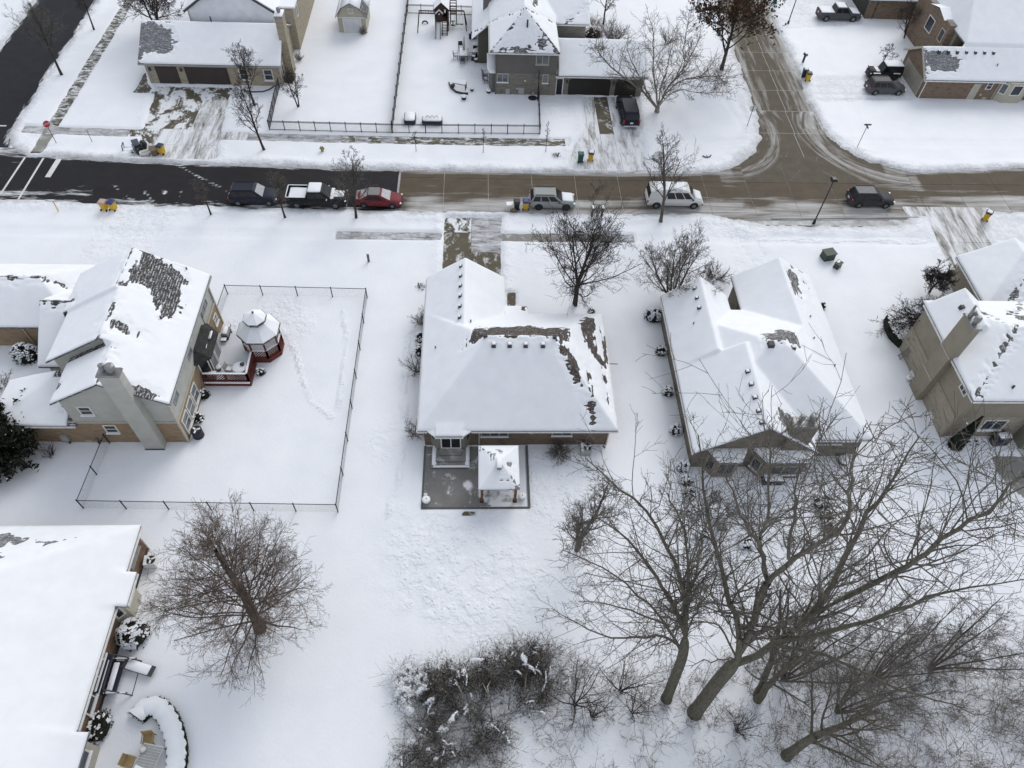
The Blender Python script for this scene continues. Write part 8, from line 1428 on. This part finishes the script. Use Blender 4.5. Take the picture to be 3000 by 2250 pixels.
lim = [(np.concatenate([e1, follow(e1[-1], [F13(1340, 1230), F13(1260, 1090), F13(1230, 960), F13(1210, 800), F13(1150, 560), F13(1100, 400), F13(1060, 200), F13(1040, 60), F13(1070, -60)], [68, 62, 66, 62, 58, 58, 58, 55, 55])[1:]]), 0.22, 0.025), (f1, 0.21, 0.16), (np.concatenate([f1[-1:], follow(f1[-1], [F13(1500, 850), F13(1490, 700), F13(1400, 600), F13(1330, 470), F13(1290, 300), F13(1220, 190)], 60)[1:]]), 0.13, 0.02), (F2, 0.14, 0.02),
       (follow(f1[-1]*0+F2[1], [F14(270, 600), F14(320, 470), F14(300, 300), F14(330, 120)], 60), 0.08, 0.02), (np.concatenate([f1[-1:], follow(f1[-1], [F14(80, 780), F14(60, 620), F14(110, 560), F14(130, 400), F14(130, 200), F14(115, 0)], 62)[1:]]), 0.09, 0.02),
       (np.concatenate([g1, follow(g1[-1], [F14(560, 1050), F14(650, 830), F14(690, 680), F14(850, 460), F14(960, 300), F14(1100, 60), F14(1160, -60)], [70, 72, 68, 68, 62, 60, 60])[1:]]), 0.23, 0.02), (follow(g1[-1]+(0.6, 0.4, 1.2), [F14(860, 950), F14(1050, 870), F14(1230, 760), F14(1450, 570), F14(1600, 490), F14(1780, 330), F14(1890, 230)], [62, 60, 60, 58, 55, 52, 50]), 0.17, 0.02), (follow(g1[-2], [F14(430, 1330), F14(690, 1270), F14(1000, 1180), F14(1220, 1050), F14(1310, 1010), F14(1600, 1020), F14(1890, 940)], [55, 60, 60, 60, 50, 45, 45]), 0.17, 0.02),
       (follow(g1[-2], [F14(590, 1490), F14(720, 1560), F14(900, 1650), F16(690, 880), F16(900, 900), F16(1200, 1030), F16(1500, 1130)], [45, 40, 40, 40, 40, 40, 40]), 0.12, 0.02), (follow(g1[-1], [F14(400, 1120), F14(470, 960), F14(640, 830), F14(780, 720)], 55), 0.08, 0.02), (follow(t1, [F13(1250, 1490), F13(1130, 1500), F13(1000, 1550)], 25), 0.06, 0.015), (follow(f1[0], [F13(1200, 1230), F13(1050, 1230), F13(900, 1290), F13(780, 1280)], 25), 0.07, 0.015), (follow(e1[-1], [F13(1150, 1060), F13(1110, 980), F13(1000, 900)], 45), 0.05, 0.015)]
limb_tree('bare_tree', 'biggest bare tree with forked trunk and wide limbs, lower right', (tp, 0.44, 0.34), lim, 43, 'bark_olive', 'twig_grey', 0.009, 2.2, 4, 4, 3, 3.0)
def simple_big(base, h_, n, spread, seed, label, r0, bark='bark_olive', twig='twig_grey', n1=14, ang=38, width=6, tr=0.3):
    return bare_tree('bare_tree', label, base, h_, width, seed, tr, r0=r0, bark=bark, twig=twig, n1=n1, k2=5, k3=5, k4=3, lead=n, spread=spread, ang=ang, tw=0.0085, shape='vase', rr1=0.42)
simple_big((17.75, 11.5), 13.0, 2, 7, 51, 'twin trunk bare tree right of the biggest forked tree', 0.24, width=6.5)
simple_big((18.8, 8.1), 13.5, 1, 9, 52, 'thick leaning bare tree at the bottom edge, lower right', 0.30, 'bark_olive', n1=16, width=8)
simple_big((19.6, 12.6), 10.5, 9, 17, 53, 'many stemmed bare tree fanning out behind the twin trunks', 0.07, 'bark_grey', 'twig_grey', 7, 30, 4.5, 0.35)
simple_big((22.5, 10.6), 10.0, 8, 16, 54, 'many stemmed bare tree in the lower right thicket, nearer one', 0.065, 'bark_grey', 'twig_grey', 7, 30, 4.5, 0.35)
simple_big((25.3, 12.4), 9.5, 7, 17, 55, 'many stemmed bare tree in the lower right thicket, farther one', 0.06, 'bark_grey', 'twig_grey', 7, 30, 4.5, 0.35)
simple_big((29.45, 13.1), 8.5, 6, 18, 56, 'dense bare tree at the right edge of the thicket', 0.075, 'bark_grey', 'twig_grey', 8, 34, 4.5, 0.3)
simple_big((22.4, 16.2), 9.0, 6, 14, 57, 'slim bare tree between the thicket and the round garden bushes', 0.055, 'bark_grey', 'twig_grey', 7, 30, 4.0, 0.35)
for i, (x, y, hh, ww, l) in enumerate(((6.05, 11.35, 4.6, 4.0, 'bare vase shaped shrub right of the brushy thicket'), (9.0, 12.1, 3.8, 2.8, 'bare shrub between the thicket and the olive trunk'), (7.05, 10.6, 2.4, 2.4, 'low bare shrub in snow left of the olive trunk'), (9.6, 10.8, 2.4, 2.4, 'low bare shrub in snow just before the olive trunk'), (15.9, 9.6, 2.6, 2.8, 'low bare shrub before the twin trunks'))): bare_shrub(x, y, hh, ww, l, 60+i, 'twig_dark', 8, 6, 0.009, group='bare shrubs below the big trees', spread=28)
# ---- brush and undergrowth that nobody could count
def brush_mass(name, label, pts, seed, mat, h_=1.4, n=5, k=4, tw=0.008, spread=45):
    rg = np.random.default_rng(seed); parts = []
    for x, y, s in pts:
        P0, R0 = stems(rg, (x, y, -0.02), n, h_*s, spread, 0.016, 5, 0.16, 0.01, 0.5); P1, R1 = sprout(rg, P0, R0, k, 0.1, 1.0, 40, 15, 0.6, 0.3, 0.3, 0.6, 3, 0.2, 0.02, tw*1.2); P2, R2 = sprout(rg, P1, R1, 3, 0.1, 1, 45, 15, 0.5, 0.3, 0.3, 0.7, 2, 0.18, 0.0, tw); parts += [tubes(P0, R0, 3), tubes(P1, R1, 3), tubes(P2, R2, 3)]
    V, F = join(parts); o = link(name, np_mesh(name, V, [F], False), M[mat]); return tag(o, label, 'brush', None, 'stuff')
TH = [(-5.0, 12.4), (-4.6, 13.6), (-3.4, 13.2), (-2.4, 14.1), (-0.6, 13.8), (0.8, 14.6), (3.0, 14.7), (4.9, 14.9), (6.4, 13.4), (5.2, 11.9), (4.4, 10.2), (2.6, 9.4), (2.0, 7.8), (0.9, 6.2), (-3.8, 6.0), (-4.4, 8.4), (-3.9, 10.2)]
rg = np.random.default_rng(70); q = np.stack([rg.uniform(-5.5, 6.8, 2200), rg.uniform(5.8, 15.2, 2200)], 1); q = q[(sd_poly(q[:, 0], q[:, 1], TH)+(fbm(q[:, 0], q[:, 1], 1.1, 3, 4.4)-0.5)*1.6) < 0]
gap = fbm(q[:, 0], q[:, 1], 1.7, 3, 12.0); q = q[gap+0.22*(q[:, 1] > 11.5)+0.12*(q[:, 0] < -1.5) > 0.50]
brush_mass('brush_thicket', 'tangled grey brown brush thicket with clumps of snow at the bottom', [(x, y, 0.7+0.8*rg.random()) for x, y in q[:150]], 71, 'brush', 1.5, 4, 4)
brush_mass('dark_undergrowth', 'dark twiggy growth inside the brush thicket', [(x, y, 0.8+0.7*rg.random()) for x, y in q[150:205]], 72, 'brush_dark', 1.5, 5, 5)
ev = q[205:600]; ev = ev[((ev[:, 1] > 11.4+0.6*np.sin(ev[:, 0]*1.4)) & (ev[:, 0] < 4.2)) | ((ev[:, 0] < -1.9) & (ev[:, 1] < 9.4))]
def mass_cards(name, label, pts, seed, mat, n, s, h_, flat=0.0, cat='brush', sp=0.35):
    rg = np.random.default_rng(seed); c = []
    for x, y in pts: c.append(np.stack([rg.normal(x, sp, n), rg.normal(y, sp, n), np.abs(rg.normal(h_*0.6, h_*0.35, n))], 1))
    V, F = cards(rg, np.concatenate(c), s, flat); o = link(name, np_mesh(name, V, [F], False), M[mat]); return tag(o, label, cat, None, 'stuff')
mass_cards('withered_foliage', 'dark withered leaves hanging in the brush thicket', ev[::2], 73, 'leaf_brown', 55, 0.045, 1.1)
mass_cards('dark_foliage', 'nearly black evergreen sprigs in the thicket', ev[::3], 74, 'needle', 75, 0.045, 0.9, sp=0.25)
rg = np.random.default_rng(75); sc = []
def drift(cx, cy, z, rx, ry, rot=0.0, k=1.0):
    n = int(2600*rx*ry*k)+40; a = rg.normal(0, 0.42, (n, 2))*[rx, ry]; ca, sa = math.cos(rot), math.sin(rot); sc.append(np.stack([cx+a[:, 0]*ca-a[:, 1]*sa, cy+a[:, 0]*sa+a[:, 1]*ca, z+rg.normal(0, 0.035, n)-0.25*(np.hypot(a[:, 0]/rx, a[:, 1]/ry))**2], 1))
for p in ((-4.5, 13.3, 0.4, 1.3, 0.9), (-4.5, 12.3, 0.5, 0.9, 1.1), (-3.6, 13.9, 0.4, 1.2, 0.6), (-3.6, 12.9, 0.6, 0.8, 0.8), (-3.4, 12.1, 0.8, 0.5, 0.25, 0.6), (-2.9, 11.5, 0.8, 0.4, 0.22, 0.4), (-1.0, 13.1, 1.0, 0.28, 0.4), (-0.2, 13.75, 1.1, 0.6, 0.12, 0.1), (-1.4, 12.5, 1.0, 0.3, 0.12, -0.9), (2.9, 13.7, 1.2, 0.22, 0.4, 0.3), (3.35, 13.2, 1.1, 0.3, 0.10, -0.8), (-1.4, 10.5, 0.9, 0.5, 0.18, 0.8), (-2.0, 9.9, 0.8, 0.4, 0.2, 0.2), (-0.6, 11.1, 0.9, 0.3, 0.12, 0.7), (-3.2, 9.7, 0.7, 0.35, 0.2, 0.4), (-3.9, 9.2, 0.6, 0.4, 0.25), (-3.6, 7.2, 0.7, 0.45, 0.2, 0.2), (-4.1, 11.0, 0.6, 0.35, 0.3), (-2.4, 8.3, 0.8, 0.14, 0.1), (-1.7, 7.7, 0.8, 0.1, 0.1), (-2.8, 8.8, 0.7, 0.2, 0.12)): drift(p[0], p[1], p[2]+0.4, *p[3:])
for _ in range(45): j = rg.integers(0, len(q)); drift(q[j, 0], q[j, 1], 0.9+0.4*rg.random(), 0.2+0.25*rg.random(), 0.03, rg.random()*3)
sc = np.concatenate(sc); sc = sc[fbm(sc[:, 0], sc[:, 1], 0.28, 3, 5.5)+rg.normal(0, 0.05, len(sc)) > 0.47]; V, F = cards(rg, sc, 0.045, 1.0); tag(link('thicket_snow', np_mesh('thicket_snow', V, [F]), M['snow']), 'white snow clumps caught on the brush thicket', 'snow', None, 'stuff')
dw = empty('dead_wood', (0.6, 10.9, 0.3), 0, 'pale dead branches poking out of the brush thicket', 'dead wood')
for a, b_, c_ in (((0.9, 10.4, 0.4), (0.7, 11.6, 1.2), (0.3, 12.3, 1.7)), ((0.7, 11.6, 1.2), (0.6, 12.1, 1.5), (0.8, 12.4, 1.7)), ((1.9, 11.0, 0.5), (2.0, 11.8, 1.2), (2.3, 12.5, 1.7)), ((-0.8, 11.2, 0.6), (-1.0, 11.9, 1.2), (-1.4, 12.6, 1.6)), ((2.9, 11.8, 0.8), (2.95, 12.4, 1.3), (3.0, 12.8, 1.6))): MB().cyl(a, b_, 0.05, 0.04, 6).cyl(b_, c_, 0.04, 0.02, 6).build('dead_branch', M['bark_pale'], dw)
q = np.stack([rg.uniform(3.5, 36, 620), rg.uniform(4, 14.5, 620)], 1); q = q[(sd_poly(q[:, 0], q[:, 1], TH) > 0.3) & (q[:, 1] < 13.2+0.06*(q[:, 0]-5)+rg.normal(0, 0.9, len(q)))]
brush_mass('undergrowth', 'sparse dark twigs rising from the woodland snow', [(x, y, 0.5+0.8*rg.random()) for x, y in q[:330]], 76, 'brush', 1.35, 4, 3, 0.0075)
q = np.stack([rg.uniform(18, 40, 200), rg.uniform(5, 15, 200)], 1); brush_mass('undergrowth', 'thick grey brush under the right edge trees', [(x, y, 0.7+0.9*rg.random()) for x, y in q[:95]], 77, 'brush', 2.2, 6, 4, 0.008)
# ---- evergreens, hedges and foundation shrubs
def conifer(x, y, r, h_, label, seed, n=5200):
    rg = np.random.default_rng(seed); root = empty('spruce_tree', (x, y, 0), 0, label, 'tree'); MB().cyl((x, y, 0), (x, y, h_*0.95), 0.2, 0.03, 8).build('trunk', M['bark_dark'], root); P0 = np.stack([np.full(8, x), np.full(8, y), np.linspace(0.2, h_, 8)], 1)[None]; R0 = np.linspace(0.2, 0.03, 8)[None]
    P1, R1 = sprout(rg, P0, R0, 110, 0.03, 0.98, 82, 6, 0.4, 0.12, 0.5, 0.25, 6, 0.06, 0.015, 0.02, True, lambda t, L: r*(1.04-t)**0.8+0.2); finish(root, 'branches', [tubes(P1, R1, 3)], 'bark_dark')
    P2, R2 = sprout(rg, P1, R1, 9, 0.15, 1.0, 40, 8, 0.33, 0.2, 0.5, 0.5, 4, 0.08, -0.02, 0.012); e = P2.reshape(-1, 3); c = np.repeat(e, 5, 0)+rg.normal(0, 0.12, (len(e)*5, 3)); finish(root, 'crown', [tubes(P2, R2, 3), cards(rg, c, 0.10, 0, 1.7)], 'needle', False)
    k = rg.integers(0, len(e), 150); finish(root, 'snow', [cards(rg, e[k]+[0, 0, 0.12], 0.085, 1.5)], 'snow', False)
conifer(-35.4, 29.6, 3.5, 5.2, 'dark spruce dusted with snow at the left edge beside the left house', 81)
bare_shrub(-31.85, 29.5, 1.2, 1.4, 'small bare shrub between the spruce and the chain link fence', 82, 'brush_dark', 9, 4)
i = 100
for x, y, rx, ry, hh, l, s in ((-21.85, 35.05, 0.42, 0.42, 0.75, 'round dark shrub by the deck corner of the left house', 0.25), (-21.8, 32.75, 0.42, 0.42, 0.75, 'round dark shrub by the lower windows of the left house', 0.25), (-37.1, 39.0, 1.1, 0.9, 1.5, 'snowy dark shrub before the left garage wall', 0.9), (-4.95, 41.1, 0.45, 0.5, 1.0, 'snowy shrub at the west wall of the centre house, upper of two', 0.7), (-4.95, 39.6, 0.42, 0.5, 1.0, 'snowy shrub at the west wall of the centre house, lower of two', 0.6),
                        (15.7, 43.9, 0.85, 0.85, 1.1, 'large snow capped shrub at the front corner of the right ranch', 1.6), (15.7, 39.7, 0.5, 0.5, 0.9, 'dark round shrub along the ranch west wall, first from the street', 0.5), (15.65, 35.4, 0.5, 0.5, 0.9, 'dark round shrub along the ranch west wall, second from the street', 0.8), (15.65, 31.6, 0.5, 0.5, 0.9, 'dark round shrub along the ranch west wall, third from the street', 0.8),
                        (15.7, 28.2, 0.5, 0.5, 0.9, 'snowy shrub at the lower west corner of the ranch', 0.9), (15.75, 27.0, 0.5, 0.5, 0.8, 'snowy shrub just below the ranch lower west corner', 0.9), (15.8, 25.9, 0.5, 0.5, 0.7, 'snowy dark shrub left of the ranch terrace', 0.6), (15.9, 24.6, 0.6, 0.6, 0.5, 'low snow buried shrub left of the square table', 1.4), (16.2, 22.6, 0.55, 0.5, 0.6, 'snowy round shrub below the square patio table', 0.9), (19.2, 22.0, 0.6, 0.6, 0.7, 'snow topped round shrub left of the arc of garden bushes', 1.3), (22.5, 22.1, 0.5, 0.45, 0.5, 'low shrub at the bottom of the arc of garden bushes', 0.7), (23.9, 22.1, 0.4, 0.4, 0.5, 'small shrub at the bottom right of the arc of garden bushes', 0.6),
                        (25.8, 25.2, 0.85, 0.8, 0.9, 'largest round shrub with snowy top at the arc of garden bushes', 0.9), (25.75, 23.95, 0.65, 0.6, 0.8, 'round brown shrub below the largest one in the arc', 0.35), (25.7, 23.0, 0.55, 0.5, 0.8, 'brown shrub lowest on the right of the arc', 0.3), (31.55, 45.2, 0.3, 0.4, 0.7, 'dark shrub at the east wall of the ranch, upper one', 0.2), (31.0, 39.0, 0.35, 0.5, 0.8, 'dark shrub at the east wall of the ranch, lower one', 0.2),
                        (-22.0, 15.95, 1.0, 1.0, 1.5, 'large dark ball shrub striped with snow at the lower left house', 1.1), (-22.4, 10.5, 0.6, 0.95, 1.2, 'dark oval shrub with snow patches by the lower left house door', 0.25), (39.85, 30.55, 0.95, 0.35, 0.35, 'low clipped hedge with snow beside the tall dark conifer', 1.7), (45.1, 46.4, 0.55, 0.5, 0.7, 'snow capped shrub at the right edge garage corner', 1.4), (14.9, 93.7, 1.3, 0.9, 1.2, 'brown snowy shrub beside the charcoal house back wing', 0.5), (-22.35, 81.5, 0.55, 0.8, 1.2, 'dark brown shrub at the beige chimney foot', 0.05), (10.2, 44.6, 0.35, 0.3, 0.4, 'tiny dark shrub below the big front yard tree', 0.2), (-17.9, 37.4, 0.4, 0.35, 0.5, 'small grey shrub at the corner of the red deck', 0.3)):
    i += 1; ev_shrub(x, y, rx, ry, hh, l, i, s, leaf='leaf_brown' if 'brown' in l else 'box_leaf', s=0.055)
ev_shrub(38.0, 30.2, 0.62, 0.6, 4.2, 'tall narrow dark conifer at the lower corner of the right edge house', 140, 0.02, 'conifer', 'columnar_conifer', 'needle', 5200, 0.06, cone=True)
for x, y, hh, ww, l, mt in ((-5.0, 42.9, 1.5, 1.4, 'bare shrub along the west wall of the centre house, upper one', 'brush'), (-5.15, 37.6, 1.6, 1.5, 'dense dark bare shrub along the west wall of the centre house', 'brush_dark'), (-5.0, 31.3, 1.5, 1.5, 'bare shrub at the lower west corner of the centre house', 'brush'), (6.3, 29.55, 1.2, 2.8, 'wide twiggy shrub below the rear windows of the centre house', 'brush'), (22.3, 48.9, 1.6, 2.4, 'mounded weeping bare shrub in the ranch front yard', 'brush_dark'), (17.3, 91.5, 3.2, 3.0, 'bare many stemmed shrub behind the arched garage roof', 'twig_grey'), (15.2, 96.0, 1.6, 1.0, 'dry brown ornamental grass clump by the charcoal house', 'dry_grass'), (24.5, 92.0, 2.8, 1.6, 'olive bare shrub behind the birch', 'brush'), (8.5, 67.6, 0.5, 1.2, 'low twiggy weeds on the verge by the middle driveway', 'brush'), (-22.0, 86.0, 1.0, 1.0, 'small bare shrub at the side of the beige house', 'brush_dark'), (-14.9, 92.7, 0.9, 0.8, 'dry brown shrub at the corner of the barn shaped shed', 'brush'), (-5.3, 47.5, 0.5, 0.8, 'tuft of twigs left of the centre garage', 'brush'), (-38.0, 36.0, 1.2, 1.6, 'bare shrub at the west side of the left house', 'brush')):
    i += 1; bare_shrub(x, y, hh, ww, l, i, mt, 30 if ww > 2.5 else (16 if ww > 2 else 11), 7, 0.010, spread=60 if hh < ww else 38, k3=5)
# weeping tree inside a curved hedge at the right edge house
bare_tree('weeping_tree', 'weeping bare tree inside the curved hedge by the right edge house', (39.4, 41.4), 3.6, 5.6, 160, 0.40, r0=0.14, n1=34, k2=9, k3=7, k4=4, ang=70, up=-0.10, tw=0.014, bark='bark_dark', twig='brush_dark')
def curved_hedge(pts, w_, h_, label, seed, snow_w=0.5, leaf='needle', snow_n=900):
    rg = np.random.default_rng(seed); P = resample(np.array([(x, y, 0) for x, y in pts], float), 40); root = empty('curved_hedge', (P[0][0], P[0][1], 0), 0, label, 'hedge'); T = unit(np.gradient(P, axis=0)); N_ = np.stack([-T[:, 1], T[:, 0], 0*T[:, 0]], 1)
    prof = [(-w_, 0.02), (-w_*1.02, h_*0.6), (-w_*0.8, h_*0.93), (0, h_), (w_*0.8, h_*0.93), (w_*1.02, h_*0.6), (w_, 0.02)]; V = np.array([[p+n*a*(1+0.06*math.sin(3*j+a))+np.array([0, 0, z]) for a, z in prof] for j, (p, n) in enumerate(zip(P, N_))]); k = len(prof); idx = np.arange(40*k).reshape(40, k); F = np.stack([idx[:-1, :-1], idx[1:, :-1], idx[1:, 1:], idx[:-1, 1:]], -1).reshape(-1, 4); finish(root, 'body', [(V.reshape(-1, 3), F)], leaf)
    m = 3500; j = rg.integers(0, 40, m); a = rg.uniform(-1.05, 1.05, m)*w_; z = np.where(np.abs(a) > w_*0.85, rg.random(m)*h_*0.9, h_*0.95+rg.random(m)*0.06); c = P[j]+N_[j]*a[:, None]+rg.normal(0, 0.05, (m, 3)); c[:, 2] = z; finish(root, 'foliage', [cards(rg, c, 0.05)], leaf, False)
    if snow_w > 0:
        pr = [(-w_*snow_w, h_*0.98), (-w_*snow_w*0.75, h_+0.16), (0, h_+0.22), (w_*snow_w*0.75, h_+0.16), (w_*snow_w, h_*0.98)]; V = np.array([[p+n*a*(1+0.10*math.sin(1.9*jj+2*a))+np.array([0, 0, zz+0.03*math.sin(jj*1.3+a*3)]) for a, zz in pr] for jj, (p, n) in enumerate(zip(P, N_))]); k = 5; idx = np.arange(200).reshape(40, 5); finish(root, 'snow', [(V.reshape(-1, 3), np.stack([idx[:-1, :-1], idx[1:, :-1], idx[1:, 1:], idx[:-1, 1:]], -1).reshape(-1, 4))], 'snow')
    if snow_n: j = rg.integers(0, 40, snow_n); c = P[j]+N_[j]*(rg.uniform(-0.9, 0.9, snow_n)*w_)[:, None]; c[:, 2] = h_+0.05; finish(root, 'snow_flecks', [cards(rg, c, 0.07, 1.5)], 'snow', False)
curved_hedge([(-20.4, 11.0), (-20.1, 11.5), (-19.4, 11.6), (-18.7, 11.1), (-18.1, 10.3), (-17.6, 9.3), (-17.4, 8.4), (-17.5, 7.4)], 0.55, 0.6, 'curved low hedge under a thick roll of snow in the lower left garden', 171, 0.98, snow_n=0)
curved_hedge([(37.2, 43.6), (36.9, 42.6), (36.9, 41.6), (37.3, 40.7), (38.0, 40.2), (38.6, 40.0)], 0.38, 0.95, 'curved dark clipped hedge dusted with snow by the right edge house', 172, 0.0, snow_n=500)
